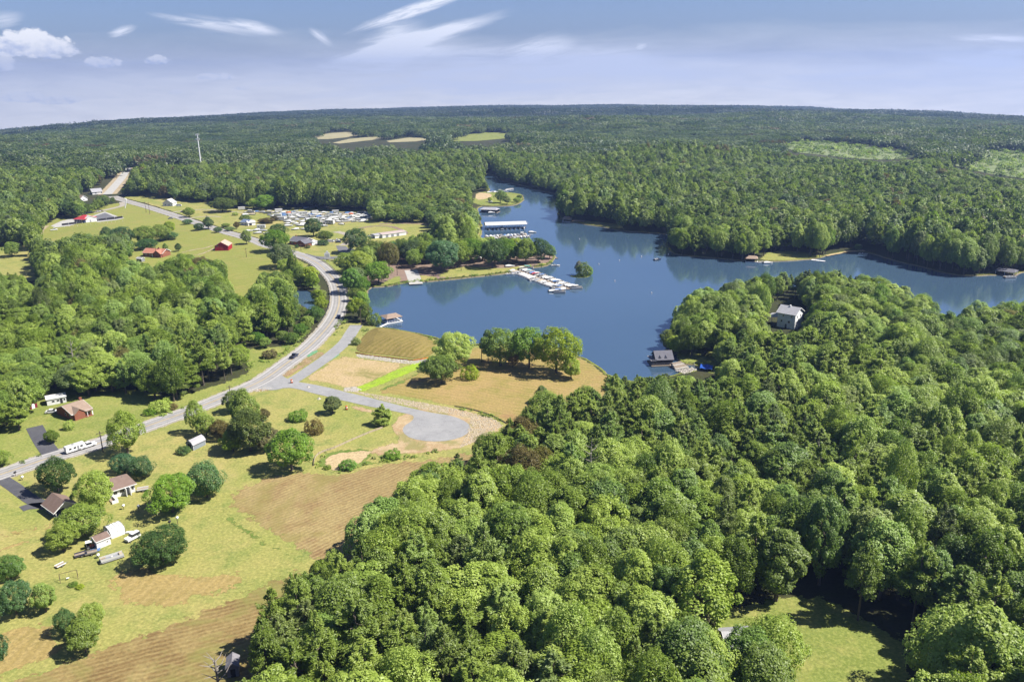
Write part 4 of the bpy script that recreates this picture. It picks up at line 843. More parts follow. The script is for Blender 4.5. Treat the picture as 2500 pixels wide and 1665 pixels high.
def solo_tree(i, proto, nm, cat):
    e = bpy.data.objects.new(nm, None); COL.objects.link(e); e.empty_display_size = 1
    e.location = (float(x[i]), float(y[i]), 0); e.rotation_euler = (0, 0, float(rng.uniform(0, 6.28)))
    sx = float(W1[i] / proto['w']); e.scale = (sx, sx, float(H1[i] / proto['h']))
    link('crown', proto['hi'], e); link('trunk', proto['tr'], e)
    z_ = zone(bx_[i], by_[i] ); small = H1[i] < 10.5; tall = H1[i] > 18
    lab = ('%s%s %s') % ('low ' if small else 'tall ' if tall else '', 'feathery yellow green pine' if cat == 'pine tree' else 'rounded leafy green tree', z_)
    X_, Y_ = bx_[i], by_[i] - 60
    lab += ', ' + ('lowest' if Y_ > 1600 else 'low' if Y_ > 1430 else 'mid height' if Y_ > 1260 else 'high' if Y_ > 1100 else 'topmost') + ' ' + ('at far left' if X_ < 900 else 'at left' if X_ < 1200 else 'left of centre' if X_ < 1450 else 'in the centre' if X_ < 1700 else 'right of centre' if X_ < 1950 else 'at right' if X_ < 2200 else 'at far right')
    if len(lab.split()) > 16: lab = lab.replace('tall ', '').replace('rounded ', '')
    tag(e, lab, cat, ('pines ' if cat == 'pine tree' else 'broadleaf trees ') + z_)
for i in solo_b: solo_tree(i, BL[int(rng.integers(0, len(BL)))], 'broadleaf_tree', 'tree')
for i in solo_p: solo_tree(i, PN[int(rng.integers(0, len(PN)))], 'pine_tree', 'pine tree')

# the rest of the woods: countless trees, one object for each distance and kind
LIB = bpy.data.collections.new('tree_kinds')      # never linked to the scene: only the source of the copies
def lib(names_meshes, cname):
    c = bpy.data.collections.new(cname)
    for k, (m1, m2) in enumerate(names_meshes):
        me = m1.copy() if m2 is None else None
        if m2 is not None:
            import bmesh
            bm = bmesh.new(); bm.from_mesh(m1); n1 = len(bm.faces); bm.from_mesh(m2)
            bm.faces.ensure_lookup_table()
            for f in bm.faces[n1:]: f.material_index = 1
            me = bpy.data.meshes.new(cname); bm.to_mesh(me); bm.free(); me.materials.append(m1.materials[0]); me.materials.append(m2.materials[0])
        c.objects.link(bpy.data.objects.new('%s_%02d' % (cname, k), me))
    return c
def scatter(name, P, S, RZ, I, coll, kind='stuff', label=None, cat=None):
    me = bpy.data.meshes.new(name); me.from_pydata([tuple(p) for p in P.tolist()], [], [])
    for k, v, ty in (('rz', RZ, 'FLOAT'), ('vi', I, 'INT')):
        me.attributes.new(k, ty, 'POINT').data.foreach_set('value', np.asarray(v, 'f' if ty == 'FLOAT' else 'i'))
    me.attributes.new('sc', 'FLOAT_VECTOR', 'POINT').data.foreach_set('vector', np.asarray(S, 'f').ravel())
    o = link(name, me); t_ = bpy.data.node_groups.new(name, 'GeometryNodeTree')
    t_.interface.new_socket('Geometry', in_out='INPUT', socket_type='NodeSocketGeometry'); t_.interface.new_socket('Geometry', in_out='OUTPUT', socket_type='NodeSocketGeometry')
    N = t_.nodes; gi = N.new('NodeGroupInput'); go = N.new('NodeGroupOutput'); ip = N.new('GeometryNodeInstanceOnPoints'); ci = N.new('GeometryNodeCollectionInfo')
    ci.inputs['Collection'].default_value = coll; ci.inputs['Separate Children'].default_value = True; ci.inputs['Reset Children'].default_value = True
    def na(nm, dt):
        a = N.new('GeometryNodeInputNamedAttribute'); a.data_type = dt; a.inputs[0].default_value = nm; return [s for s in a.outputs if s.enabled][0]
    cx = N.new('ShaderNodeCombineXYZ'); t_.links.new(na('rz', 'FLOAT'), cx.inputs[2]); er = N.new('FunctionNodeEulerToRotation'); t_.links.new(cx.outputs[0], er.inputs[0])
    t_.links.new(gi.outputs[0], ip.inputs['Points']); t_.links.new(ci.outputs[0], ip.inputs['Instance']); ip.inputs['Pick Instance'].default_value = True
    t_.links.new(na('vi', 'INT'), ip.inputs['Instance Index']); t_.links.new(er.outputs[0], ip.inputs['Rotation']); t_.links.new(na('sc', 'FLOAT_VECTOR'), ip.inputs['Scale'])
    t_.links.new(ip.outputs[0], go.inputs[0])
    o.modifiers.new('scatter', 'NODES').node_group = t_
    return tag(o, label, cat, kind=kind)
def scatter_trees(name, m, protos, coll, label):
    n_ = int(m.sum()); v = rng.integers(0, len(protos), n_); w_ = np.array([p['w'] for p in protos])[v]; h_ = np.array([p['h'] for p in protos])[v]
    s = np.column_stack([W1[m] / w_, W1[m] / w_, H1[m] / h_]); P = np.column_stack([x[m], y[m], terrain(x[m], y[m]) - .05])
    return scatter(name, P, s, rng.uniform(0, 6.28, n_), v, coll, label=label, cat='trees')
rd = np.hypot(x, y); nearm = rd < 620
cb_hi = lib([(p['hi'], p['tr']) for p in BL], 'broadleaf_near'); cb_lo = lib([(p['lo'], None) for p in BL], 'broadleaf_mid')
cp_hi = lib([(p['hi'], p['tr']) for p in PN], 'pine_near'); cp_lo = lib([(p['lo'], None) for p in PN], 'pine_mid')
scatter_trees('near_woods', ~solo & ~isp & nearm, BL, cb_hi, 'dense broadleaf woods around the lake and the near fields')
scatter_trees('near_pine_woods', ~solo & isp & nearm, PN, cp_hi, 'pines standing among the nearer woods')
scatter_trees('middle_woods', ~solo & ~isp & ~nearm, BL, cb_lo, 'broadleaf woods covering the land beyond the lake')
scatter_trees('middle_pine_woods', ~solo & isp & ~nearm, PN, cp_lo, 'darker pines scattered through the woods beyond the lake')
print('trees near', int(nearm.sum()), 'mid', int((~nearm).sum()))
# beyond 1.2 km: groups of simpler crowns
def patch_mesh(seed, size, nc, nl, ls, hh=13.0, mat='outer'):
    r_ = np.random.default_rng(seed); Q, T = [], []
    gk = int(math.sqrt(nc)); st = size / gk
    for i in range(gk):
        for j in range(gk):
            q, t_ = crown(seed * 50 + i * gk + j, st * .56 * r_.uniform(.8, 1.2), 6.2 * r_.uniform(.8, 1.2), hh * .58 * r_.uniform(.75, 1.25), 9, nl, ls, 0, -.4, .5)
            q = q + np.array([(i + .5) * st - size / 2 + r_.uniform(-.25, .25) * st, (j + .5) * st - size / 2 + r_.uniform(-.25, .25) * st, 0]); Q.append(q); T.append(np.clip(t_ * .35 + r_.uniform(-.05, .6), 0, 1))
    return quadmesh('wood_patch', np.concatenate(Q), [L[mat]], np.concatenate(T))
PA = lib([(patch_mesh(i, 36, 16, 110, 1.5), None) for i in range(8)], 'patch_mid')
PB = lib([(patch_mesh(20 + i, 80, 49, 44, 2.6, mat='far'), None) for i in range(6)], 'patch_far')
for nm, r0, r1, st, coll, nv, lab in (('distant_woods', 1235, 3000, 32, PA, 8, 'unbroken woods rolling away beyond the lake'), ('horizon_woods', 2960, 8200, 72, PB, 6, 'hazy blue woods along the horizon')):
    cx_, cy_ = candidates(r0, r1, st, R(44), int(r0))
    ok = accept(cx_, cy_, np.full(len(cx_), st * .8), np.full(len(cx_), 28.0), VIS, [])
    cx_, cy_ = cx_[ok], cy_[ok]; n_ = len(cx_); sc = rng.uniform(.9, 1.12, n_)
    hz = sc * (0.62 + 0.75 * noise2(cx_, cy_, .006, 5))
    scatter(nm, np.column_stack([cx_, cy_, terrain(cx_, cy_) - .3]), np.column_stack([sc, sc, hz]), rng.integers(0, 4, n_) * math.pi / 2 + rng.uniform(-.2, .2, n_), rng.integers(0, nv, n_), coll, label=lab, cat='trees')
    print(nm, n_)
# ------------------------------------------------------------------ building kit
class MB:
    def __init__(s): s.V = []; s.F = []; s.M = []
    def add(s, V, F, m=0): b = len(s.V); s.V += [tuple(v) for v in V]; s.F += [tuple(i + b for i in f) for f in F]; s.M += [m] * len(F); return s
    def box(s, x0, x1, y0, y1, z0, z1, m=0):
        return s.add([(x0, y0, z0), (x1, y0, z0), (x1, y1, z0), (x0, y1, z0), (x0, y0, z1), (x1, y0, z1), (x1, y1, z1), (x0, y1, z1)],
                     [(0, 3, 2, 1), (4, 5, 6, 7), (0, 1, 5, 4), (1, 2, 6, 5), (2, 3, 7, 6), (3, 0, 4, 7)], m)
    def slab(s, q, t, m=0):
        """four corners of a sloping sheet and its thickness downward"""
        V = [tuple(v) for v in q] + [(v[0], v[1], v[2] - t) for v in q]
        return s.add(V, [(0, 1, 2, 3), (7, 6, 5, 4)] + [(i, i + 4, (i + 1) % 4 + 4, (i + 1) % 4) for i in range(4)], m)
    def prism(s, prof, a, b, axis='y', m=0):
        n_ = len(prof); f = (lambda u, v, t: (u, t, v)) if axis == 'y' else (lambda u, v, t: (t, u, v))
        V = [f(u, v, a) for u, v in prof] + [f(u, v, b) for u, v in prof]
        return s.add(V, [tuple(range(n_)), tuple(range(2 * n_ - 1, n_ - 1, -1))] + [(i, i + n_, (i + 1) % n_ + n_, (i + 1) % n_) for i in range(n_)], m)
    def tube(s, path, r, ns=6, m=0):
        V, F = tube_rings(path, [r] * len(path) if not isinstance(r, (list, tuple)) else r, ns); return s.add(V, F, m)
    def obj(s, name, mat, parent=None, smooth=False): return link(name, rawmesh(name, s.V, s.F, mat, s.M if isinstance(mat, (list, tuple)) else None, smooth=smooth), parent)
def thing(name, label, cat, loc, rz=0.0, group=None):
    e = bpy.data.objects.new(name, None); COL.objects.link(e); e.location = loc; e.rotation_euler = (0, 0, rz); e.empty_display_size = 1
    return tag(e, label, cat, group)
def copy_tree(o, parent=None):
    c = o.copy(); COL.objects.link(c); c.parent = parent
    for ch in o.children: copy_tree(ch, c)
    return c
def frame2(p0, p1):
    a, b = A(p0), A(p1); d = b - a; return a, d.length, math.atan2(d.y, d.x)
def frame3(pc, pr, pl):
    c, r_, l_ = A(pc), A(pr), A(pl); d1 = (r_ - c); d2 = (l_ - c); a1 = math.atan2(d1.y, d1.x); a2 = math.atan2(d2.y, d2.x) - math.pi / 2
    if a2 - a1 > math.pi: a2 -= 2 * math.pi
    if a1 - a2 > math.pi: a2 += 2 * math.pi
    return c, d1.length, d2.length, (a1 + a2) / 2
P = {}
P['white'] = plain('white_paint', (0.98, 0.98, 0.97), 0.5, 0.05, 0.8, dirt=0.08)
P['siding'] = striped('white_lap_siding', (0.98, 0.98, 0.98), (0.84, 0.85, 0.87), 0.24, axis='Z', duty=0.82)
P['blue_siding'] = striped('pale_siding', (1.15, 1.17, 1.2), (0.98, 1.0, 1.05), 0.24, axis='Z', duty=0.82)
P['grey_siding'] = striped('grey_siding', (0.34, 0.39, 0.44), (0.26, 0.30, 0.35), 0.3, axis='X', duty=0.88)
P['brick'] = striped('red_brickwork', (0.36, 0.13, 0.075), (0.29, 0.12, 0.08), 0.16, axis='Z', duty=0.72, rough=0.9)
P['dark'] = plain('dark_timber', (0.035, 0.032, 0.035), 0.8, 0.3, 2)
P['brownroof'] = striped('brown_shingles', (0.27, 0.19, 0.155), (0.22, 0.155, 0.13), 0.3, axis='Y', duty=0.75, rough=0.9)
P['tanroof'] = striped('tan_shingles', (0.40, 0.30, 0.23), (0.35, 0.26, 0.20), 0.3, axis='Y', duty=0.75, rough=0.9)
P['greyroof'] = striped('grey_shingles', (0.19, 0.19, 0.22), (0.15, 0.15, 0.18), 0.3, axis='Y', duty=0.75, rough=0.9)
P['lightroof'] = striped('light_grey_metal_roof', (0.48, 0.48, 0.51), (0.40, 0.40, 0.44), 0.6, axis='X', duty=0.9, rough=0.5)
P['coralroof'] = striped('coral_shingles', (0.55, 0.24, 0.16), (0.47, 0.20, 0.14), 0.3, axis='Y', duty=0.75, rough=0.9)
P['redroof'] = striped('red_metal_roof', (0.52, 0.055, 0.06), (0.42, 0.045, 0.05), 0.6, axis='X', duty=0.9, rough=0.5)
P['blueroof'] = striped('blue_grey_metal_roof', (0.20, 0.26, 0.38), (0.16, 0.21, 0.31), 0.6, axis='X', duty=0.9, rough=0.5)
P['pinkroof'] = plain('pinkish_flat_roof', (0.50, 0.40, 0.37), 0.9, 0.12, 0.4)
P['whiteroof'] = striped('white_metal_roof', (0.74, 0.74, 0.73), (0.62, 0.62, 0.62), 0.9, axis='X', duty=0.92, rough=0.45)
P['red'] = striped('red_barn_boards', (0.46, 0.02, 0.035), (0.33, 0.015, 0.025), 0.35, axis='X', duty=0.88)
P['peach'] = plain('peach_trim', (0.62, 0.42, 0.32), 0.7)
P['glass'] = plain('window_glass', (0.025, 0.03, 0.04), 0.08, 0.3, 1, spec=0.8)
P['metal'] = plain('grey_metal', (0.42, 0.42, 0.43), 0.4, 0.15, 2, metal=0.6)
P['black'] = plain('black_rubber', (0.02, 0.02, 0.022), 0.7, 0.2)
P['navy'] = plain('navy_paint', (0.03, 0.04, 0.10), 0.35, 0.1, spec=0.5)
P['maroon'] = plain('maroon_paint', (0.22, 0.015, 0.04), 0.4, 0.1, spec=0.5)
P['orange'] = plain('orange_plastic', (0.75, 0.16, 0.03), 0.5)
P['tarp'] = plain('blue_tarpaulin', (0.02, 0.10, 0.50), 0.5, 0.35, 1.2, bump=0.8)
P['wood'] = plain('weathered_planks', (0.36, 0.29, 0.22), 0.9, 0.3, 1.5)
P['greywood'] = plain('grey_weathered_wood', (0.26, 0.25, 0.27), 0.9, 0.3, 1.5)
P['pole'] = plain('creosoted_pole', (0.13, 0.095, 0.07), 0.9, 0.25)
P['tan'] = plain('tan_canvas', (0.50, 0.42, 0.30), 0.8, 0.15)
P['bluecanvas'] = plain('blue_canvas', (0.10, 0.20, 0.42), 0.8, 0.15)
P['greycanvas'] = plain('grey_canvas', (0.30, 0.31, 0.33), 0.8, 0.15)
P['redcanvas'] = plain('red_canvas', (0.50, 0.05, 0.06), 0.8, 0.15)
P['yellow'] = plain('yellow_paint', (0.65, 0.48, 0.03), 0.5)
P['gel'] = plain('faded_white_boat_cover', (0.70, 0.70, 0.68), 0.7, 0.14, 0.6, dirt=.2)
P['rock'] = plain('pale_rock', (0.50, 0.46, 0.40), 0.95, 0.25, 2)
P['teal'] = plain('teal_canvas', (0.10, 0.35, 0.38), 0.8, 0.15)

def wall_frame(side, L_, D_, u, z, w_, h_, t=0.05):
    if side == 'f': return (u, u + w_, -t, 0.02)
    if side == 'b': return (u, u + w_, D_ - 0.02, D_ + t)
    if side == 'l': return (-t, 0.02, u, u + w_)
    return (L_ - 0.02, L_ + t, u, u + w_)
def window(root, side, L_, D_, u, z, w_, h_, frame='white', name='window'):
    x0, x1, y0, y1 = wall_frame(side, L_, D_, u, z, w_, h_); f = MB().box(x0, x1, y0, y1, z, z + h_).obj(name, P[frame], root)
    x0, x1, y0, y1 = wall_frame(side, L_, D_, u, z, w_, h_, 0.07); i = 0.10
    if side in 'fb': x0 += i; x1 -= i
    else: y0 += i; y1 -= i
    MB().box(x0, x1, y0, y1, z + i, z + h_ - i).obj('pane' if name == 'window' else 'panel', P['glass'] if name == 'window' else P[frame], f)
def door(root, side, L_, D_, u, w_, h_, mat='dark'):
    x0, x1, y0, y1 = wall_frame(side, L_, D_, u, 0, w_, h_); return MB().box(x0, x1, y0, y1, 0.05, h_).obj('door', P[mat], root)
def house(name, label, origin, rz, L_, D_, wh, rh, wall, roof, ridge='x', over=0.5, wins=(), doors=(), chim=None, hip=0.0, group=None, cat='house', z0=0.0, gable=None, trim='white', found=None):
    e = thing(name, label, cat, (origin.x, origin.y, z0), rz, group); OCC_B.append((origin.x + (L_ / 2) * math.cos(rz) - D_ / 2 * math.sin(rz), origin.y + (L_ / 2) * math.sin(rz) + D_ / 2 * math.cos(rz)))
    m = MB()
    if ridge == 'x': m.prism([(0, -0.4), (D_, -0.4), (D_, wh), (D_ / 2, wh + (rh if not hip else 0.01)), (0, wh)], 0, L_, 'x')
    else: m.prism([(0, -0.4), (L_, -0.4), (L_, wh), (L_ / 2, wh + (rh if not hip else 0.01)), (0, wh)], 0, D_, 'y')
    m.obj('wall', P[wall], e)
    r_ = MB(); t = 0.22; o = over; sl = rh / ((D_ if ridge == 'x' else L_) / 2); ez = wh - o * sl + t + 0.02; rz_ = wh + rh + t + 0.02
    if ridge == 'x':
        h_ = hip
        r_.slab([(-o, -o, ez), (L_ + o, -o, ez), (L_ + o - h_, D_ / 2, rz_), (-o + h_, D_ / 2, rz_)], t); r_.slab([(L_ + o, D_ + o, ez), (-o, D_ + o, ez), (-o + h_, D_ / 2 + .01, rz_ - .004), (L_ + o - h_, D_ / 2 + .01, rz_ - .004)], t)
        if hip:
            r_.add([(-o, -o, ez), (-o, D_ + o, ez), (-o + h_, D_ / 2, rz_)], [(0, 2, 1)]); r_.add([(L_ + o, -o, ez), (L_ + o, D_ + o, ez), (L_ + o - h_, D_ / 2, rz_)], [(0, 1, 2)])
    else:
        r_.slab([(-o, D_ + o, ez), (-o, -o, ez), (L_ / 2, -o, rz_), (L_ / 2, D_ + o, rz_)], t); r_.slab([(L_ + o, -o, ez), (L_ + o, D_ + o, ez), (L_ / 2 + .01, D_ + o, rz_ - .004), (L_ / 2 + .01, -o, rz_ - .004)], t)
    ro = r_.obj('roof', P[roof], e)
    tr = MB()      # barge boards and eaves
    if ridge == 'x' and not hip:
        for X in (-o - .06, L_ + o): tr.slab([(X, -o, ez + .02), (X + .06, -o, ez + .02), (X + .06, D_ / 2, rz_ + .02), (X, D_ / 2, rz_ + .02)], .3); tr.slab([(X, D_ / 2, rz_ + .02), (X + .06, D_ / 2, rz_ + .02), (X + .06, D_ + o, ez + .02), (X, D_ + o, ez + .02)], .3)
    if ridge == 'y':
        for Y in (-o - .06, D_ + o): tr.slab([(-o, Y, ez + .02), (L_ / 2, Y, rz_ + .02), (L_ / 2, Y + .06, rz_ + .02), (-o, Y + .06, ez + .02)], .3); tr.slab([(L_ / 2, Y, rz_ + .02), (L_ + o, Y, ez + .02), (L_ + o, Y + .06, ez + .02), (L_ / 2, Y + .06, rz_ + .02)], .3)
    if ridge == 'x': tr.box(-o, L_ + o, -o - .1, -o - .005, ez - t - .02, ez + .0)
    if tr.V: tr.obj('trim', P[trim], e)
    for a in wins: window(e, a[0], L_, D_, *a[1:])
    for a in doors: door(e, a[0], L_, D_, *a[1:])
    if chim: MB().box(chim[0], chim[0] + .9, chim[1], chim[1] + .7, wh * .6, wh + rh + chim[2]).obj('chimney', P[chim[3] if len(chim) > 3 else 'brick'], ro)
    return e
OCC_B = []
# ------------------------------------------------------------------ buildings on the near side
c, L_, D_, rz = frame3((178.5, 1027), (222, 1011), (145, 1010))
e = house('brick_house', 'small brick house with tan roof and chimney on the lawn beyond the road', c, rz, L_, D_, 2.6, 2.0, 'brick', 'tanroof', 'x', .5,
    wins=[('f', 1.4, 1.0, 1.3, 1.2), ('f', L_ * .55, 1.0, 1.5, 1.2), ('f', L_ * .8, .9, 1.0, 1.3), ('l', 1.5, 1.1, .9, 1.0), ('l', 4.2, 1.1, .9, 1.0), ('r', 3, 1.1, 1.0, 1.0)], doors=[('f', L_ * .42, .95, 2.1, 'white')], chim=(L_ - .5, D_ * .55, 1.0))
m = MB().prism([(.4, 2.5), (4.4, 2.5), (2.4, 4.1)], -1.0, D_ * .4, 'y'); m.obj('gable', P['brick'], e)
MB().slab([(0, D_ * .45, 2.45), (0, -1.3, 2.45), (2.4, -1.3, 4.35), (2.4, D_ * .45, 4.35)], .18).slab([(4.8, -1.3, 2.45), (4.8, D_ * .45, 2.45), (2.41, D_ * .45, 4.345), (2.41, -1.3, 4.345)], .18).obj('gable_roof', P['tanroof'], e)
MB().box(.4, 4.4, -1.0, 0, -.3, 2.5).obj('bay', P['brick'], e)
window(e, 'f', L_, D_, 1.6, .95, 1.5, 1.3)
for u in (5.2, 7.2, L_ - .2): MB().box(u - .09, u + .09, -1.2, -1.02, 0, 2.5).obj('porch_post', P['white'], e)
MB().box(4.5, L_, -1.4, 0, -.1, .25).obj('porch_floor', P['brick'], e)
MB().slab([(4.5, .2, 2.75), (4.5, -1.5, 2.5), (L_ + .3, -1.5, 2.5), (L_ + .3, .2, 2.75)], .15).obj('porch_roof', P['tanroof'], e)
c, L_, D_, rz = frame3((138, 1266), (186, 1247), (114, 1247))
e = thing('carport', 'open carport with brown shingle roof and white gable at the end of the dark driveway', 'carport', c, rz)
MB().prism([(0, 2.55), (L_, 2.55), (L_ / 2, 4.5)], .0, .15, 'y').obj('gable_panel', P['white'], e)
MB().box(L_ - .15, L_, .5, D_, -.1, 2.55).box(0, L_, D_ - .15, D_, -.1, 2.55).box(L_ * .55, L_ - .15, 1.6, 1.75, 0, 2.5).obj('wall', P['siding'], e)
for u, v in ((.1, .1), (.1, D_ * .35), (.1, D_ * .68), (L_ * .5, .1), (L_ - .1, .1)): MB().box(u - .08, u + .08, v - .08, v + .08, -.1, 2.55).obj('post', P['white'], e)
MB().box(-.1, L_ + .1, -.1, D_ + .1, -.3, .06).obj('slab', P['greycanvas'], e)
sl = 1.95 / (L_ / 2); o = .8; ez = 2.6 - o * sl + .2
MB().slab([(-o, D_ + o, ez), (-o, -o, ez), (L_ / 2, -o, 4.75), (L_ / 2, D_ + o, 4.75)], .2).slab([(L_ + o, -o, ez), (L_ + o, D_ + o, ez), (L_ / 2 + .01, D_ + o, 4.746), (L_ / 2 + .01, -o, 4.746)], .2).obj('roof', P['brownroof'], e)
MB().slab([(-o, -o - .08, ez + .02), (L_ / 2, -o - .08, 4.78), (L_ / 2, -o, 4.78), (-o, -o, ez + .02)], .3).slab([(L_ / 2, -o - .08, 4.78), (L_ + o, -o - .08, ez + .02), (L_ + o, -o, ez + .02), (L_ / 2, -o, 4.78)], .3).slab([(-o - .08, D_ + o, ez), (-o - .08, -o, ez), (-o, -o, ez), (-o, D_ + o, ez)], .25).obj('trim', P['white'], e)
a, L_, rz = frame2((256, 1224), (331, 1200))
e = house('white_house', 'white house with brown hipped roof partly behind the tree by the carport', a, rz, L_, 8.0, 2.9, 1.9, 'siding', 'brownroof', 'x', .6, hip=3.2,
    wins=[('f', L_ * .30, 1.1, 1.2, 1.1), ('f', L_ * .5, 1.1, 1.4, 1.1), ('f', L_ * .88, 1.0, .8, 1.2), ('r', 2.0, 1.0, 1.2, 1.2), ('r', 5.0, 1.0, 1.0, 1.2)], doors=[('f', L_ * .70, 1.2, 2.2, 'greycanvas')])
MB().box(L_ * .66, L_ * .68, -1.6, 0, 0, 2.6).box(L_ * .80, L_ * .82, -1.6, 0, 0, 2.6).obj('entry_wall', P['white'], e)
MB().box(L_ * .25, L_ * .32, -3.6, -.2, 0, 1.1).box(L_ * .12, L_ * .26, -3.6, -3.4, 0, 1.0).obj('deck_rail', P['white'], e)
MB().box(L_ * .12, L_ * .32, -3.5, -.05, 0, .35).obj('deck', P['wood'], e)
MB().tube([(L_ * .75, 3.2, 3.5), (L_ * .75, 3.2, 5.0)], .09).obj('vent_pipe', P['greycanvas'], e)
c, L_, D_, rz = frame3((238, 1341.5), (271.4, 1327.4), (224, 1329.5))
e = house('yard_shed', 'long white shed with reddish brown roof joined to the white hoop shelter', c, rz, L_, D_, 2.2, .8, 'siding', 'brownroof', 'x', .15, wins=[('f', L_ * .7, 1.0, .5, .5)], doors=[('l', .8, 1.4, 1.9, 'greycanvas')], cat='shed')
a, L_, rz = frame2((271.8, 1316), (307, 1302.5))
e = thing('hoop_shelter', 'white ribbed hoop shelter with open arched ends behind the jeep', 'shelter', a, rz); D_ = 5.2
prof = [(D_ / 2 - D_ / 2 * math.cos(t), 1.5 + 1.15 * math.sin(t)) for t in np.linspace(0, math.pi, 13)]
for k in range(4):
    x0, x1 = L_ * k / 4 + .1, L_ * (k + 1) / 4 - .1
    V = [(x, y_, z_) for x in (x0, x1) for y_, z_ in prof] + [(x, y_, z_ - .06) for x in (x0, x1) for y_, z_ in prof]; n_ = 13
    MB().add(V, [(i, i + 1, n_ + i + 1, n_ + i) for i in range(12)] + [(2 * n_ + i, 3 * n_ + i, 3 * n_ + i + 1, 2 * n_ + i + 1) for i in range(12)]).obj('cover_panel', P['white'], e)
for k in range(5): MB().tube([(L_ * k / 4, y_, z_ + .03) for y_, z_ in prof], .07, 5).obj('rib', P['greycanvas'], e)
MB().box(0, L_, -.04, .04, 0, 1.48).box(0, L_, D_ - .04, D_ + .04, 0, 1.48).obj('side_sheet', P['white'], e)
for u in (0, L_):
    for v in (0, D_): MB().box(u - .06, u + .06, v - .1, v + .02, -.1, 1.6).obj('post', P['metal'], e)
c, L_, D_, rz = frame3((473, 1100), (502.5, 1086), (455.5, 1095.5))
e = thing('grey_shed', 'grey barn-shaped garden shed with pale roof on the lawn under the trees', 'shed', c, rz)
gp = [(0, -.2), (D_, -.2), (D_, 2.0), (D_ * .80, 3.0), (D_ / 2, 3.5), (D_ * .20, 3.0), (0, 2.0)]
MB().prism(gp, 0, L_, 'x').obj('wall', P['grey_siding'], e)
r_ = MB(); q = [(-.25, 1.95), (D_ * .18, 3.06), (D_ / 2, 3.6), (D_ * .82, 3.06), (D_ + .25, 1.95)]
for (y0, z0), (y1, z1) in zip(q, q[1:]): r_.slab([(-.25, y0, z0), (L_ + .25, y0, z0), (L_ + .25, y1, z1), (-.25, y1, z1)], .1)
r_.obj('roof', P['lightroof'], e)
MB().box(-.06, .02, D_ * .22, D_ * .78, .05, 2.1).obj('door', P['dark'], e)
for v in (D_ * .18, D_ * .78): MB().box(-.08, .02, v, v + .14, 0, 2.2).obj('door_trim', P['white'], e)
for u in (0, L_): MB().box(u - .05, u + .05, -.05, .05, 0, 2.0).obj('corner_board', P['white'], e)
a, L_, rz = frame2((116, 991), (163, 982))
house('mobile_home', 'low white mobile home with dark roof edge behind the brick house', a, rz, L_, 5, 2.5, .7, 'siding', 'whiteroof', 'x', .2, wins=[('f', L_ * .25, 1, 1.1, .9), ('f', L_ * .5, 1, 1.1, .9), ('f', L_ * .85, 1, .8, .9)], doors=[('f', L_ * .68, .9, 2.0, 'dark')], cat='mobile home')
a, L_, rz = frame2((75, 1000), (92, 994)); house('maroon_shed', 'small maroon shed half hidden by the big tree at the left edge', a, rz, L_, 3.5, 2.6, .8, 'maroon', 'greyroof', 'y', .2, doors=[('f', .6, 1.2, 2.0, 'white')], cat='shed')
a, L_, rz = frame2((556, 1655), (584, 1650)); house('weathered_hut', 'weathered grey hut under the trees at the edge of the tilled field', a, rz, L_, 3.2, 2.6, .9, 'greywood', 'greywood', 'y', .25, doors=[('f', .7, 1.0, 2.0, 'dark')], trim='greywood', cat='hut')
a, L_, rz = frame2((1776, 1612), (1850, 1606)); house('clearing_house', 'house with grey metal roof showing through the trees by the lawn clearing', a, rz, L_, 7, 2.8, 1.8, 'siding', 'lightroof', 'x', .4, wins=[('f', 1.5, 1, 1.2, 1.1), ('r', 2, 1, 1.2, 1.1)])
# ------------------------------------------------------------------ buildings farther off
a, L_, rz = frame2((525, 613), (558, 612.2)); e = house('red_barn', 'red barn with peach roof edges at the end of the farm lanes', a, rz, L_, 11, 3.6, 2.9, 'red', 'peach', 'y', .35, wins=[('f', L_ * .15, 3.2, 1.2, 1.0, 'peach')], trim='peach', cat='barn')
MB().box(L_ * .40, L_ * .62, -.06, .02, .05, 3.3).obj('door', P['redroof'], e); MB().box(L_ * .72, L_ * .85, -.06, .02, .05, 2.2).obj('side_door', P['red'], e)
a, L_, rz = frame2((350, 627), (397, 629)); e = house('coral_roofed_house', 'brick house with coral orange roof above the dense trees', a, rz, L_, 9.5, 3.0, 2.3, 'brick', 'coralroof', 'x', .5, wins=[('f', 2, 1, 1.2, 1.2), ('f', 5, 1, 1.2, 1.2), ('f', 9, 1, 1.2, 1.2)], doors=[('f', 7.2, 1, 2.1, 'white')], chim=(L_ * .62, 4.2, 1.2))
MB().prism([(L_ * .6, 2.9), (L_ - .3, 2.9), (L_ * .8 - .15, 5.2)], -1.5, 4.7, 'y').box(L_ * .6, L_ - .3, -1.5, 0, -.2, 2.9).obj('wing_wall', P['brick'], e)
x0, x1 = L_ * .6 - .5, L_ + .2; xm = (x0 + x1) / 2
MB().slab([(x0, 4.8, 2.7), (x0, -2, 2.7), (xm, -2, 5.4), (xm, 4.8, 5.4)], .2).slab([(x1, -2, 2.7), (x1, 4.8, 2.7), (xm + .01, 4.8, 5.396), (xm + .01, -2, 5.396)], .2).obj('wing_roof', P['coralroof'], e)
a, L_, rz = frame2((334, 639), (346, 640)); house('garden_hut', 'small pale grey hut beside the coral-roofed house', a, rz, L_, 3, 2.2, .8, 'greycanvas', 'lightroof', 'x', .3, cat='hut')
a, L_, rz = frame2((183, 544), (205, 545)); e = house('red_roofed_business', 'low business building under a red metal roof with white front wing', a, rz, L_, 15, 3.4, 2.6, 'navy', 'redroof', 'x', 1.0, hip=5)
for u in (.5, 3.5, 6.5, 9.0): MB().box(u - .12, u + .12, -.9, -.7, 0, 3.2).obj('post', P['white'], e)
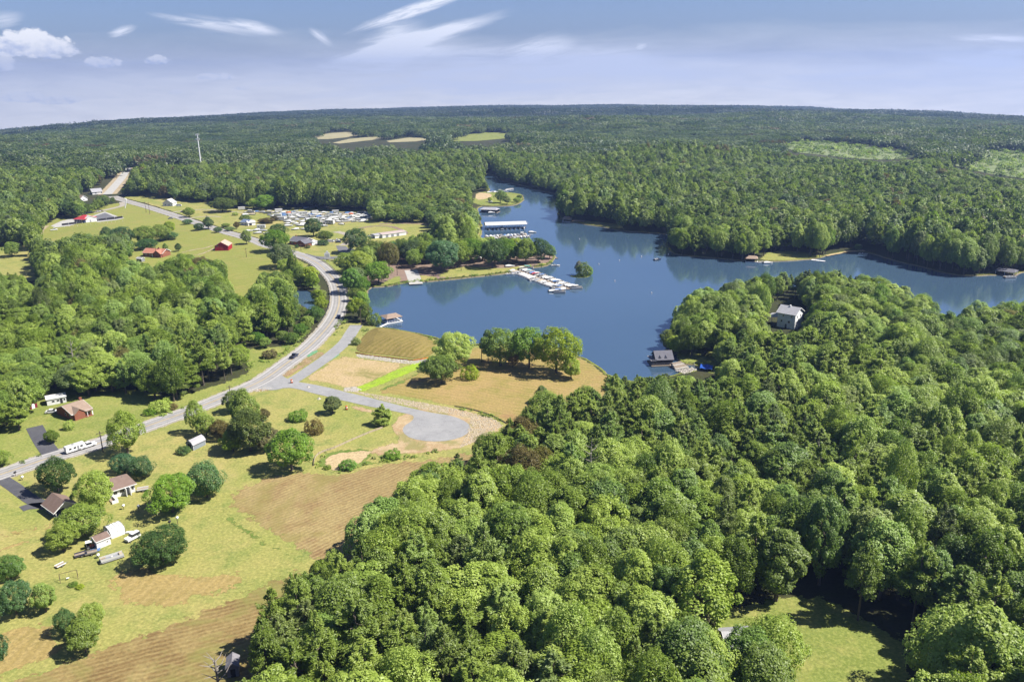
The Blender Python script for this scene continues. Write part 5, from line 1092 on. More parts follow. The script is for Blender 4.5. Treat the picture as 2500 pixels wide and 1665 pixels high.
a2, L2, rz2 = frame2((205, 544.5), (237, 541)); w2 = house('white_wing', 'white gabled hall in front of the red roof behind the black fence', a2, rz2, L2, 9, 3.2, 2.3, 'white', 'whiteroof', 'y', .3, doors=[('f', L2 * .45, 1.4, 2.2, 'lightroof')], cat='hall')
a, L_, rz = frame2((196, 524), (226, 519)); house('long_white_shed', 'long white shed with open front behind the red-roofed business', a, rz, L_, 8, 3.2, .9, 'white', 'whiteroof', 'x', .3, wins=[('f', L_ * k, .8, 1.3, 1.6) for k in (.15, .35, .55, .75)], cat='shed')
a, L_, rz = frame2((197, 492), (214, 490)); house('tan_roofed_house', 'tan roofed house among trees left of the highway', a, rz, L_, 12, 3, 3, 'white', 'tanroof', 'y', .5, wins=[('f', 3, 1, 1.5, 1.2)])
a, L_, rz = frame2((226, 476), (250, 474)); house('grey_roofed_house', 'grey roofed house beside the far highway cutting', a, rz, L_, 12, 3, 3, 'siding', 'lightroof', 'x', .5, wins=[('f', 3, 1, 1.5, 1.2), ('f', 9, 1, 1.5, 1.2)])
a, L_, rz = frame2((398, 504), (422, 504)); house('white_house', 'white house with steep pale roof in front of the campground woods', a, rz, L_, 9, 3.2, 3.6, 'siding', 'whiteroof', 'y', .4, wins=[('f', 2, 1, 1.5, 1.2), ('f', 6, 1, 1.5, 1.2)])
a, L_, rz = frame2((588, 550), (605, 551.5)); e = house('blue_roofed_cottage', 'cottage with blue grey roof on the campground grass', a, rz, L_, 9, 2.8, 1.8, 'siding', 'blueroof', 'x', .4, wins=[('f', 1.2, 1, 1.2, 1.1), ('f', 5, 1, 1.2, 1.1)])
a, L_, rz = frame2((606, 552), (624, 550)); house('white_canopy', 'white roofed shelter joined to the blue-roofed cottage', a, rz, L_, 8, 2.6, 1.2, 'white', 'whiteroof', 'x', .3, doors=[('f', 1, 2.4, 2.2, 'dark')], cat='shelter')
a, L_, rz = frame2((707, 597), (742, 601)); e = house('marina_store', 'brick marina store with dark grey roof near the road junction', a, rz, L_, 11, 3.0, 2.4, 'brick', 'greyroof', 'x', .6, wins=[('f', 2, .9, 1.8, 1.4), ('f', 8, .9, 1.8, 1.4)], doors=[('f', 5.6, 1.4, 2.2, 'orange')], chim=(1.0, 6, 1.0))
MB().prism([(L_ * .70, 2.9), (L_ + 4.2, 2.9), ((L_ * 1.7 + 4.2) / 2, 4.9)], -3, 5.5, 'y').box(L_ * .70, L_ + 4.2, -3, 0, -.2, 2.9).box(L_ + .05, L_ + 4.2, 0, 5.5, -.2, 2.9).obj('wing_wall', P['brick'], e)
x0, x1 = L_ * .7 - .5, L_ + 4.7; xm = (x0 + x1) / 2
MB().slab([(x0, 5.8, 2.7), (x0, -3.6, 2.7), (xm, -3.6, 5.1), (xm, 5.8, 5.1)], .2).slab([(x1, -3.6, 2.7), (x1, 5.8, 2.7), (xm + .01, 5.8, 5.096), (xm + .01, -3.6, 5.096)], .2).obj('wing_roof', P['greyroof'], e)
window(e, 'f', L_, 11, L_ * .5, .9, 1.5, 1.3)
a, L_, rz = frame2((762, 600), (775, 597)); house('store_awning', 'white lean-to canopy at the right end of the marina store', a, rz, L_, 7, 2.4, .7, 'white', 'whiteroof', 'x', .3, cat='canopy')
a, L_, rz = frame2((916, 583), (930, 581)); house('camp_block', 'small grey roofed block beside the long pinkish shed roof', a, rz, L_, 7, 2.6, .5, 'white', 'lightroof', 'x', .3, cat='shed')
a, L_, rz = frame2((934, 582), (992, 574)); house('long_storage_shed', 'long low storage shed with pinkish roof above the park trees', a, rz, L_, 9, 2.8, .5, 'white', 'pinkroof', 'x', .3, cat='shed', doors=[('f', 3 + 5 * k, 2.4, 2.2, 'greycanvas') for k in range(3)])
a, L_, rz = frame2((1896, 797), (1939, 805)); e = house('lake_house', 'tall pale house with grey metal roof rising out of the peninsula trees', a, rz, L_, 9.5, 7.6, 2.6, 'blue_siding', 'lightroof', 'x', .6,
    wins=[('f', L_ * .28, 5.6, .9, 1.3), ('f', L_ * .75, 5.6, .9, 1.3), ('f', L_ * .2, 2.8, .9, 1.3), ('f', L_ * .6, 2.8, 1.2, 1.3), ('r', 2, 5.4, .9, 1.3), ('r', 6, 5.4, .9, 1.3), ('r', 2, 2.6, .9, 1.3)], doors=[('f', L_ * .45, 1, 2.1, 'greyroof')])
MB().slab([(-5.5, 6, 4.9), (-5.5, -1, 4.3), (-.1, -1, 5.2), (-.1, 6, 5.8)], .2).box(-5, -4.8, -.6, -.4, 0, 4.2).box(-5, -4.8, 5, 5.2, 0, 4.6).obj('porch_roof', P['lightroof'], e)
MB().box(L_ * .45, L_ * .51, 4, 4.8, 9.6, 11.0).obj('chimney', P['white'], e)
# ------------------------------------------------------------------ docks and boathouses
WZ = -0.5
def boathouse(name, label, p0, p1, D_, eave, rh, roof, deck='wood', hip=2.0, open_=True, cat='boathouse', wall=None):
    a, L_, rz = frame2(p0, p1); e = thing(name, label, cat, (a.x, a.y, WZ), rz)
    MB().box(-.6, L_ + .6, -.8, 0, .15, .5).box(-.6, 0, -.8, D_, .16, .49).box(L_, L_ + .6, -.8, D_, .16, .49).box(-.6, L_ + .6, D_, D_ + .8, .15, .5).obj('deck', P[deck], e)
    nx = max(2, int(L_ / 4) + 1)
    for i in range(nx):
        for v in (0.05, D_ - .05): u = L_ * i / (nx - 1); MB().box(u - .1, u + .1, v - .1, v + .1, -1, eave + .1).obj('post', P['white' if not wall else wall], e)
    o = .6; r_ = MB(); t = .18
    r_.slab([(-o, -o, eave), (L_ + o, -o, eave), (L_ + o - hip, D_ / 2, eave + rh), (-o + hip, D_ / 2, eave + rh)], t).slab([(L_ + o, D_ + o, eave), (-o, D_ + o, eave), (-o + hip, D_ / 2 + .01, eave + rh - .004), (L_ + o - hip, D_ / 2 + .01, eave + rh - .004)], t)
    if hip: r_.add([(-o, -o, eave), (-o, D_ + o, eave), (-o + hip, D_ / 2, eave + rh)], [(0, 2, 1)]).add([(L_ + o, -o, eave), (L_ + o, D_ + o, eave), (L_ + o - hip, D_ / 2, eave + rh)], [(0, 1, 2)])
    r_.obj('roof', P[roof], e)
    if wall: MB().box(0, L_, D_ - .15, D_, .5, eave).box(-.0, .15, D_ * .3, D_, .5, eave).obj('wall', P[wall], e)
    return e, L_
e, L_ = boathouse('boathouse', 'small hip-roofed boathouse with white deck beside the olive field', (946, 789), (980, 783), 7.5, 2.9, 1.3, 'tanroof', 'white', 2.6)
for k in range(5): MB().box(L_ * (.12 + .18 * k), L_ * (.12 + .18 * k) + .08, -.75, -.67, .5, 1.5).obj('rail_post', P['white'], e)
MB().box(0, L_, -.75, -.68, 1.45, 1.53).obj('rail', P['white'], e)
a, L_, rz = frame2((928, 798), (949, 788.5)); MBo = MB().box(0, L_, -.6, .6, .25, .45); o_ = MBo.obj('gangway', P['white']); o_.location = (a.x, a.y, -.4); o_.rotation_euler.z = rz; tag(o_, 'white gangway from the bank to the small hip-roofed boathouse', 'gangway')
boathouse('boathouse', 'grey hip-roofed boathouse on the shore left of the small spit', (1172, 518), (1212, 519.5), 9, 3.0, 1.5, 'lightroof', 'wood', 3, wall='dark')
boathouse('boathouse', 'cream roofed boathouse on the point across from the covered dock', (1374, 540.5), (1392, 541), 8, 2.8, 1.5, 'peach', 'white', 2, wall='white')
e, L_ = boathouse('open_dock', 'white railed open dock platform next to the cream roofed boathouse', (1397, 541.5), (1424, 542.5), 7, .9, .06, 'wood', 'white', 0, cat='dock')
boathouse('boathouse', 'brown roofed boathouse at the foot of the wooded far shore', (1822, 639), (1848, 640), 7, 2.7, 1.4, 'tanroof', 'white', 2, wall='dark')
boathouse('boathouse', 'grey roofed boathouse on the far shore near the right edge', (2430, 669), (2474, 675), 8, 2.9, 1.3, 'greyroof', 'wood', 1.2)
# black two-storey boathouse
a, L_, rz = frame2((1594, 891), (1642, 889)); e = thing('black_boathouse', 'two-storey black boathouse with grey dormered roof standing in the water', 'boathouse', (a.x, a.y, WZ), rz); D_ = 7
MB().prism([(0, .4), (D_, .4), (D_, 3.3), (D_ / 2, 5.6), (0, 3.3)], 1.4, L_, 'x').obj('wall', P['dark'], e)
MB().slab([(.9, -.9, 2.9), (L_ + .4, -.9, 2.9), (L_ + .4, D_ / 2, 5.9), (.9, D_ / 2, 5.9)], .2).slab([(L_ + .4, D_ + .6, 3.1), (.9, D_ + .6, 3.1), (.9, D_ / 2 + .01, 5.895), (L_ + .4, D_ / 2 + .01, 5.895)], .2).obj('roof', P['greyroof'], e)
MB().box(-.9, L_ + 1.6, -1.4, 0, .15, .45).box(-.9, 1.4, 0, D_, .16, .44).obj('deck', P['wood'], e)
for k in range(12): MB().box(L_ * k / 11 - .04, L_ * k / 11 + .04, -1.3, -1.22, .45, 1.5).obj('rail_post', P['greywood'], e)
MB().box(-.9, L_ + 1.4, -1.3, -1.22, 1.45, 1.53).obj('rail', P['greywood'], e)
for u in (L_ * .35, L_ * .65):
    MB().prism([(u - .6, 3.6), (u + .6, 3.6), (u, 4.5)], -.2, 1.8, 'y').obj('dormer', P['greywood'], e)
MB().box(-.9, 1.4, -.9, -.82, 2.5, 3.3).box(-.9, 1.4, -.9, D_, 2.35, 2.5).obj('balcony', P['greywood'], e)
window(e, 'l', L_, D_, 2.5, 2.8, 1.4, 1.1)
a, L_, rz = frame2((1650, 902), (1682, 896)); e = thing('shore_terrace', 'timber and stone terrace steps beside the black boathouse', 'terrace', (a.x, a.y, -.2), rz)
for k in range(4): MB().box(.3 * k, L_ - .3 * k, 1.2 * k, 1.2 * k + 1.15, -.3, .35 + .4 * k).obj('step', P['wood' if k % 2 else 'rock'], e)
a = A((1694, 905)); e = thing('white_cross_post', 'thin white post with a crossbar between the boathouse and the blue tarp', 'post', a); MB().box(-.08, .08, -.08, .08, 0, 3.6).obj('post', P['white'], e); MB().box(-.6, .6, -.06, .06, 2.6, 2.75).obj('crossbar', P['white'], e)
a, L_, rz = frame2((1708, 906), (1738, 909)); e = thing('blue_tarp', 'bright blue tarpaulin stretched over a frame by the peninsula shore', 'tarpaulin', a, rz)
V = []; nx, ny = 9, 6
for j in range(ny):
    for i in range(nx): u, v = i / (nx - 1), j / (ny - 1); V.append((u * L_, v * 5.5, 1.2 + .9 * math.sin(math.pi * v) + .18 * math.sin(u * 9 + v * 5) + .12 * math.cos(v * 11)))
MB().add(V, [(j * nx + i, j * nx + i + 1, (j + 1) * nx + i + 1, (j + 1) * nx + i) for j in range(ny - 1) for i in range(nx - 1)]).obj('sheet', P['tarp'], e, True)
for u in (.2, L_ - .2):
    for v in (.2, 5.3): MB().box(u - .05, u + .05, v - .05, v + .05, -.2, 1.25).obj('pole', P['metal'], e)
def dock(label, p0, p1, w_, mat='wood'):
    a, L_, rz = frame2(p0, p1); e = thing('dock', label, 'dock', (a.x, a.y, WZ), rz); MB().box(0, L_, -w_ / 2, w_ / 2, .25, .45).obj('deck', P[mat], e)
    for k in range(int(L_ / 3) + 2):
        for v in (-w_ / 2 - .06, w_ / 2 + .06): u = min(L_, k * 3.0); MB().box(u - .07, u + .07, v - .05, v + .05, -1, .8).obj('pile', P['wood'], e)
dock('long plank dock on the far shore right of the brown roofed boathouse', (1981, 634), (2014, 637.5), 2.4, 'white')
dock('little dock by the sandy far shore', (2118, 612), (2128, 617), 1.6)
dock('dock reaching out from the tip of the park', (1352, 628), (1357, 630), 3)
dock('narrow dock at the tip of the small spit', (1255, 478), (1278, 477), 2.0)
# ------------------------------------------------------------------ boats
def hull_mesh(L_, W_, H_, deck=.15, ns=9):
    V, F = [], []
    for i in range(ns):
        t = i / (ns - 1); w_ = W_ / 2 * (1 - max(0, (t - .45) / .55) ** 2.2) * (1 if t > .05 else .92); w_ = max(w_, .03); sh = H_ * (1 + .25 * t ** 2); x_ = L_ * t - L_ / 2
        V += [(x_, -w_, sh), (x_, -w_ * .8, .25 * H_ * (1 + t)), (x_, 0, H_ * .9 * max(0, t - .7)), (x_, w_ * .8, .25 * H_ * (1 + t)), (x_, w_, sh), (x_, 0, sh + .04)]
    for i in range(ns - 1):
        for j in range(6): a = i * 6; F.append((a + j, a + (j + 1) % 6, a + 6 + (j + 1) % 6, a + 6 + j))
    F.append((0, 1, 2, 3, 4, 5)); return V, F
def boat_runabout(cover, hull='gel'):
    e = thing('motorboat', None, 'boat', (0, 0, 0)); V, F = hull_mesh(6.4, 2.4, .9); MB().add(V, F).obj('hull', P[hull], e)
    V = []; n1, n2 = 7, 5
    for i in range(n1):
        t = i / (n1 - 1); w_ = 1.12 * (1 - max(0, (t - .5) / .5) ** 2.4 * .85)
        for j in range(n2): s_ = j / (n2 - 1) * 2 - 1; V.append((-3.1 + 5.6 * t, s_ * w_, .92 + (1 - abs(s_) ** 1.6) * (.75 * math.sin(math.pi * min(1, .15 + t * .95)) + .1)))
    MB().add(V, [(i * n2 + j, (i + 1) * n2 + j, (i + 1) * n2 + j + 1, i * n2 + j + 1) for i in range(n1 - 1) for j in range(n2 - 1)]).obj('cover', P[cover], e, True)
    MB().box(-3.7, -3.2, -.22, .22, .3, 1.35).obj('outboard_motor', P['black'], e); return e
def boat_open(hull='gel'):
    e = thing('speedboat', None, 'boat', (0, 0, 0)); V, F = hull_mesh(6.2, 2.3, .85); MB().add(V, F).obj('hull', P[hull], e)
    MB().box(-2.6, .6, -.8, .8, .86, .95).obj('cockpit', P['greycanvas'], e); MB().slab([(.5, -.85, .95), (.5, .85, .95), (.9, .7, 1.0), (.9, -.7, 1.0)], .05).slab([(.3, -.85, 1.5), (.3, .85, 1.5), (.8, .75, .95), (.8, -.75, .95)], .04).obj('windscreen', P['glass'], e)
    MB().box(-2.4, -1.7, -.75, .75, .95, 1.25).box(-.6, -.1, -.7, -.1, .95, 1.35).box(-.6, -.1, .1, .7, .95, 1.35).obj('seat', P['gel'], e); return e
def boat_pontoon(canopy='gel', top=True):
    e = thing('pontoon_boat', None, 'boat', (0, 0, 0))
    for s_ in (-1, 1): MB().tube([(-3.6, s_ * .95, .35), (3.0, s_ * .95, .35), (3.7, s_ * .95, .5)], [.32, .32, .08], 8).obj('pontoon', P['metal'], e)
    MB().box(-3.6, 3.4, -1.28, 1.28, .66, .78).obj('deck', P['greycanvas'], e)
    MB().box(-3.5, 3.3, -1.28, -1.22, .78, 1.45).box(-3.5, 3.3, 1.22, 1.28, .78, 1.45).box(3.24, 3.3, -1.22, 1.22, .78, 1.45).obj('rail_panel', P['gel'], e)
    MB().box(1.6, 3.1, -1.15, -.6, .78, 1.2).box(1.6, 3.1, .6, 1.15, .78, 1.2).box(-3.3, -2.4, -1.1, 1.1, .78, 1.25).obj('seat', P['tan'], e); MB().box(-.4, .2, .3, 1.0, .78, 1.6).obj('console', P['gel'], e)
    if top:
        MB().slab([(-2.6, -1.25, 2.55), (.9, -1.25, 2.5), (.9, 1.25, 2.5), (-2.6, 1.25, 2.55)], .07).obj('canopy', P[canopy], e)
        for u in (-2.5, .8):
            for v in (-1.2, 1.2): MB().box(u - .03, u + .03, v - .03, v + .03, .78, 2.5).obj('canopy_post', P['metal'], e)
    return e
def camper(col='gel'):
    e = thing('camper_trailer', None, 'camper', (0, 0, 0)); MB().box(-3.4, 3.2, -1.2, 1.2, .55, 3.0).obj('body', P[col], e); MB().box(-3.2, 3.0, -1.1, 1.1, 3.0, 3.08).obj('roof', P['whiteroof'], e)
    for u in (-2.2, .2, 1.8): MB().box(u, u + .8, -1.23, -1.19, 1.6, 2.2).obj('window', P['glass'], e)
    for u in (-.5, .4):
        for s_ in (-1, 1): MB().tube([(u, s_ * 1.02, .38), (u, s_ * 1.22, .38)], .36, 10).obj('wheel', P['black'], e)
    MB().box(3.2, 4.2, -.06, .06, .5, .6).obj('hitch', P['metal'], e); return e
protos = {'w': boat_runabout('gel'), 'b': boat_runabout('bluecanvas'), 't': boat_runabout('tan'), 'g': boat_runabout('greycanvas'), 'r': boat_runabout('redcanvas', 'redroof'), 'o': boat_open(), 'n': boat_open('navy'),
          'p': boat_pontoon('gel'), 'q': boat_pontoon('bluecanvas'), 'l': boat_pontoon('tan', False), 'z': boat_pontoon('teal'), 'c': camper(), 'x': boat_runabout('orange')}
LOOK = {'w': 'motorboat under a white cover', 'b': 'motorboat under a blue cover', 't': 'motorboat under a tan cover', 'g': 'motorboat under a grey cover', 'r': 'red motorboat', 'o': 'open white speedboat', 'n': 'dark blue speedboat',
        'p': 'pontoon boat with white canopy', 'q': 'pontoon boat with blue canopy', 'l': 'open pontoon boat', 'z': 'pontoon boat with teal canopy', 'c': 'white camper trailer', 'x': 'motorboat under an orange cover'}
USED = set()
def put(kind, x_, y_, z_, rz, label, group=None, s=1.0):
    o = protos[kind] if kind not in USED else copy_tree(protos[kind]); USED.add(kind)
    o.location = (x_, y_, z_); o.rotation_euler = (0, 0, rz); o.scale = (s, s, s); tag(o, label, None, group); return o
BT = random.Random(8)
ordinal = ['first', 'second', 'third', 'fourth', 'fifth', 'sixth', 'seventh', 'eighth', 'ninth', 'tenth', 'eleventh', 'twelfth', 'thirteenth', 'fourteenth', 'fifteenth', 'sixteenth', 'seventeenth', 'eighteenth', 'nineteenth', 'twentieth', 'twenty-first', 'twenty-second']
# marina pier: a walkway with slips either side
pa, pb = A((1259, 658)), A((1389, 705)); d = (pb - pa); PL = d.length; rz = math.atan2(d.y, d.x)
e = thing('marina_pier', 'long floating pier lined with boats running out from the park shore', 'pier', (pa.x, pa.y, WZ), rz)
MB().box(-6, PL, -.9, .9, .3, .5).obj('walkway', P['wood'], e)
NS = 20
for k in range(NS + 1):
    for s_ in (-1, 1): MB().box(PL * k / NS - .2, PL * k / NS + .2, s_ * .9 if s_ > 0 else -7.4, 7.4 if s_ > 0 else -.9, .28, .44).obj('finger', P['greywood'], e)
dn = Vector((-d.y, d.x, 0)).normalized(); du = d.normalized()
seq = 'wptwgwopwbwrwpwlwqpwgwtpwwobwpwwglpwqwwptwwo'
i = 0
for k in range(NS):
    for s_ in (-1, 1):
        ki = seq[i % len(seq)]; i += 1
        if k == 3 and s_ > 0: ki = 'z'
        q = pa + du * (PL * (k + .5) / NS) + dn * s_ * (4.6 + BT.uniform(-.3, .5))
        put(ki, q.x, q.y, WZ - (.2 if ki not in 'plqz' else .25), rz + s_ * math.pi / 2 + BT.uniform(-.06, .06), '%s in the %s %s side slip of the long pier' % (LOOK[ki], ordinal[k], 'lake' if s_ > 0 else 'near'), 'boats moored at the long pier', .95)
for px, py, ki, lab, r_ in [(1408, 703, 'p', 'white canopied pontoon boat at the outer end of the long pier', .1), (1366, 713, 'q', 'blue canopied pontoon boat moored past the near outer corner of the pier', .0), (1352, 710, 'w', 'white covered boat at the near outer corner of the long pier', .15),
        (1356, 648, 'o', 'white boat moored off the tip of the park', .1), (1605, 633, 'n', 'small dark fishing boat drifting in the middle of the lake', .5), (1246, 669, 'o', 'tiny white boat beside the reeds left of the long pier', .2), (1245, 652, 'w', 'white covered boat pulled up on the sand by the pier', .1),
        (1290, 655, 'z', 'teal topped boat lying behind the inner end of the pier', -.1), (2107, 620, 'o', 'white boat drawn up by the sandy far shore', -.2), (1862, 641, 'o', 'white boat beside the brown roofed boathouse', .1), (1875, 641.5, 'w', 'covered boat at the outer side of the brown roofed boathouse', .05),
        (2465, 677, 'l', 'pontoon boat under the edge of the grey roofed boathouse', .1), (1200, 521, 'w', 'white boat in front of the grey hip-roofed boathouse', .1), (1300, 567, 'w', 'white cruiser moored off the end of the open marina row', -.2)]:
    a = A((px, py)); put(ki, a.x, a.y, WZ - .2 if py > 521 and not (px < 1250 and 650 < py < 655) else .0, r_, lab)
# covered dock
a, L_, rz = frame2((1188, 561), (1284, 558)); e = thing('covered_dock', 'long white-roofed covered dock over a row of boats', 'dock', (a.x, a.y, WZ), rz); D_ = 15
MB().slab([(-1, -1, 4.2), (L_ + 1, -1, 4.2), (L_ + 1, D_ / 2, 5.6), (-1, D_ / 2, 5.6)], .2).slab([(L_ + 1, D_ + 1, 4.2), (-1, D_ + 1, 4.2), (-1, D_ / 2 + .01, 5.596), (L_ + 1, D_ / 2 + .01, 5.596)], .2).obj('roof', P['whiteroof'], e)
MB().prism([(-.8, 2.6), (D_ + .8, 2.6), (D_ + .8, 4.0), (D_ / 2, 5.3), (-.8, 4.0)], -1.0, -.9, 'x').obj('end_panel', P['lightroof'], e)
MB().box(-1, L_ + 1, D_ / 2 - .8, D_ / 2 + .8, .3, .5).obj('walkway', P['wood'], e)
for k in range(10):
    for v in (0, D_): u = L_ * k / 9; MB().box(u - .12, u + .12, v - .12, v + .12, -1, 4.2).obj('post', P['greywood'], e)
ux = Vector((math.cos(rz), math.sin(rz), 0)); uy = Vector((-math.sin(rz), math.cos(rz), 0))
for k in range(9):
    ki = 'wnbpwogtw'[k]; q = a + ux * (L_ * (k + .5) / 9) + uy * 2.2; put(ki, q.x, q.y, WZ - .2, rz - math.pi / 2 + .05, '%s in the %s berth under the covered dock' % (LOOK[ki], ordinal[k]), 'boats under the covered dock')
a2, L2, rz2 = frame2((1187, 580), (1290, 575)); e = thing('open_marina_pier', 'open pier packed with boats between the covered dock and the park trees', 'pier', (a2.x, a2.y, WZ), rz2)
MB().box(-2, L2 + 2, -.8, .8, .3, .5).obj('walkway', P['wood'], e)
for k in range(13): MB().box(L2 * k / 12 - .15, L2 * k / 12 + .15, .8, 7, .28, .44).obj('finger', P['greywood'], e)
ux2 = Vector((math.cos(rz2), math.sin(rz2), 0)); uy2 = Vector((-math.sin(rz2), math.cos(rz2), 0))
for k in range(12):
    for s_ in (1, -1):
        ki = 'wowpgwwtlwbpwqwowwgwpwtw'[k * 2 + (s_ < 0)]; q = a2 + ux2 * (L2 * (k + .5) / 12) + uy2 * s_ * 4.4
        put(ki, q.x, q.y, WZ - .2, rz2 - math.pi / 2 * s_ + BT.uniform(-.3, .3), '%s, %s on the %s side of the open marina pier' % (LOOK[ki], ordinal[k], 'far' if s_ > 0 else 'near'), 'boats moored at the open marina pier')
for k, (px, py) in enumerate([(1210, 470), (1222, 468), (1232, 467), (1240, 465), (1247, 463), (1195, 471), (1203, 469)]):
    q = A((px, py - 1)); ki = 'wpowlwo'[k]; put(ki, q.x, q.y, WZ - .2, .5 + BT.uniform(-.3, .3), '%s, %s along the bank behind the small spit' % (LOOK[ki], ordinal[k]), 'boats behind the small spit')
# stored boats and campers on the campground grass
LOT = []
rows = [(517.5, 683, 700, 12), (520, 600, 640, 14), (521.5, 690, 905, 11.5), (525.5, 600, 625, 14), (526, 660, 905, 12.5), (530, 668, 905, 12.5), (534.5, 675, 905, 13.5), (538.5, 683, 900, 15), (543, 700, 890, 18), (548, 700, 850, 22), (553, 702, 800, 30), (558, 640, 650, 18), (562, 722, 745, 20), (565, 605, 650, 19), (571, 628, 650, 20)]
for ry, xa, xb, st in rows:
    xx = xa
    while xx < xb:
        px, py = xx + BT.uniform(-3, 3), ry + BT.uniform(-1.1, 1.1)
        if not any(abs(px - a_[0]) < a_[2] * .36 and -6 < a_[1] - py < a_[3] * .8 for a_ in MT if a_[2] > 24): LOT.append((px, py))
        xx += st * BT.uniform(.85, 1.15)
LOT += [(628, 510), (590, 513), (600, 511), (640, 520), (655, 522), (662, 521), (671, 521), (748, 509)]
cnt = {}
for px, py in LOT:
    ki = BT.choice('wwwwwwwwwwwtggbbooppplcccx' if py < 545 else 'wwwwtpgwc')
    q = A((px, py)); blk = 'back' if py < 524 else 'second' if py < 532 else 'middle' if py < 541 else 'front'
    seg = 'left' if px < 690 else 'centre left' if px < 760 else 'centre right' if px < 830 else 'right'
    key_ = (LOOK[ki], blk, seg); cnt[key_] = cnt.get(key_, 0) + 1; k_ = cnt[key_]
    lab = '%s%s, %s rows of the boat storage, %s part' % ((ordinal[k_ - 1] + ' ') if k_ > 1 else '', LOOK[ki], blk, seg)
    put(ki, q.x, q.y, .05, BT.choice([.15, .3, -.1, .5]) + BT.uniform(-.25, .25) + (0 if BT.random() < .5 else math.pi), lab, 'boats and campers stored on the campground grass', BT.uniform(.9, 1.25))
for k_ in protos:
    if k_ not in USED: bpy.data.objects.remove(protos[k_])
# ------------------------------------------------------------------ vehicles
def wheels(e, xs, w_, r_=.36):
    for u in xs:
        for s_ in (-1, 1):
            q = MB().tube([(u, s_ * (w_ - .22), r_), (u, s_ * w_, r_)], r_, 12).obj('wheel', P['black'], e); MB().tube([(u, s_ * w_, r_), (u, s_ * (w_ + .02), r_)], r_ * .55, 8).obj('rim', P['metal'], q)
def car(label, loc, rz, col, kind='car', z=.14, group=None, cat=None, name=None, s=1.0):
    e = thing(name or {'car': 'parked_car', 'pickup': 'pickup_truck', 'van': 'van', 'jeep': 'jeep'}[kind], label, cat or {'car': 'car', 'pickup': 'pickup truck', 'van': 'van', 'jeep': 'jeep'}[kind], (loc.x, loc.y, z), rz, group)
    if kind == 'pickup':
        body = [(-2.8, .45), (2.7, .45), (2.8, .95), (1.5, 1.12), (-2.8, 1.12)]; cab = [(-.6, 1.1), (1.45, 1.1), (.85, 1.75), (-.45, 1.78)]; W_ = .98
    elif kind == 'van': body = [(-2.6, .4), (2.6, .4), (2.7, .95), (2.1, 1.25), (-2.6, 1.25)]; cab = [(-2.55, 1.2), (2.0, 1.2), (1.3, 2.0), (-2.5, 2.05)]; W_ = .98
    elif kind == 'jeep': body = [(-2.0, .5), (2.0, .5), (2.0, 1.1), (.8, 1.2), (-2.0, 1.2)]; cab = [(-1.95, 1.2), (.75, 1.2), (.45, 1.9), (-1.95, 1.92)]; W_ = .9
    else: body = [(-2.3, .4), (2.3, .4), (2.35, .75), (1.2, .98), (-2.0, 1.02), (-2.35, .85)]; cab = [(-1.8, 1.0), (1.15, .97), (.45, 1.45), (-1.1, 1.48)]; W_ = .9
    MB().prism(body, -W_, W_, 'y').obj('body', P[col], e)
    V = []; n_ = len(cab)
    for s_ in (-1, 1): V += [(u, s_ * (W_ * (.95 if v < 1.3 else .78)), v) for u, v in cab]
    MB().add(V, [tuple(range(n_)), tuple(range(2 * n_ - 1, n_ - 1, -1))] + [(i, i + n_, (i + 1) % n_ + n_, (i + 1) % n_) for i in range(n_)]).obj('windows', P['glass'], e)
    a_, b_ = cab[2], cab[3]; MB().box(b_[0] + .05, a_[0] - .05, -W_ * .76, W_ * .76, a_[1] - .02, max(a_[1], b_[1]) + .05).obj('roof', P[col], e)
    if kind == 'pickup': MB().box(-2.7, -.7, -.8, .8, 1.12, 1.14).obj('bed', P['black'], e)
    wheels(e, (-1.6, 1.6) if kind != 'jeep' else (-1.3, 1.3), W_)
    for s_ in (-.7, .7): MB().box(body[2][0] - .06, body[2][0] + .03, s_ - .14, s_ + .14, .68, .84).obj('headlight', P['white'], e)
    e.scale = (s, s, s); return e
def heading(p0, p1): a, b = A(p0), A(p1); return math.atan2(b.y - a.y, b.x - a.x)
mid = lambda p0, p1: (A(p0) + A(p1)) / 2
hd = heading((176, 1102), (222, 1087))
o = car('white pickup truck driving on the road, towing a white camper', A((215, 1092)), hd, 'white', 'pickup')
a = A((185, 1101)); e = thing('travel_trailer', 'long white camper towed behind the white pickup on the road', 'camper', (a.x, a.y, .14), hd)
MB().prism([(-3.9, .6), (3.6, .6), (3.9, 1.2), (3.4, 2.9), (-3.8, 2.9), (-3.9, 2.6)], -1.2, 1.2, 'y').obj('body', P['white'], e); MB().box(-3.6, 3.2, -1.1, 1.1, 2.9, 2.97).obj('roof', P['whiteroof'], e)
for u in (-2.8, -1.0, 1.6): MB().box(u, u + 1.0, -1.23, -1.19, 1.5, 2.2).obj('window', P['glass'], e)
MB().box(.4, 1.1, -1.23, -1.19, .7, 2.4).obj('door', P['greycanvas'], e)
MB().box(-1.0, -.4, -.4, .4, 2.97, 3.2).obj('roof_vent', P['greycanvas'], e); wheels(e, (-.6, .35), 1.2, .34); e.scale = (.85, .85, .85)
car('dark car behind the tall tree by the utility pole on the road', A((281, 1070)), heading((270, 1074), (300, 1063)), 'navy')
car('dark blue pickup truck on the road bend beside the mint green mulch', A((718, 873)), heading((690, 892), (740, 858)), 'navy', 'pickup')
car('small dark car following round the road bend', A((827, 776)), heading((818, 786), (838, 750)), 'navy')
car('white jeep parked on the grass beside the hoop shelter', mid((313, 1322), (336, 1312)), heading((336, 1311), (313, 1323)), 'white', 'jeep', .03)
car('white car parked under the tree left of the brick house', A((128, 1008)), .2, 'white', z=.05)
g = 'vehicles parked around the marina store and park'
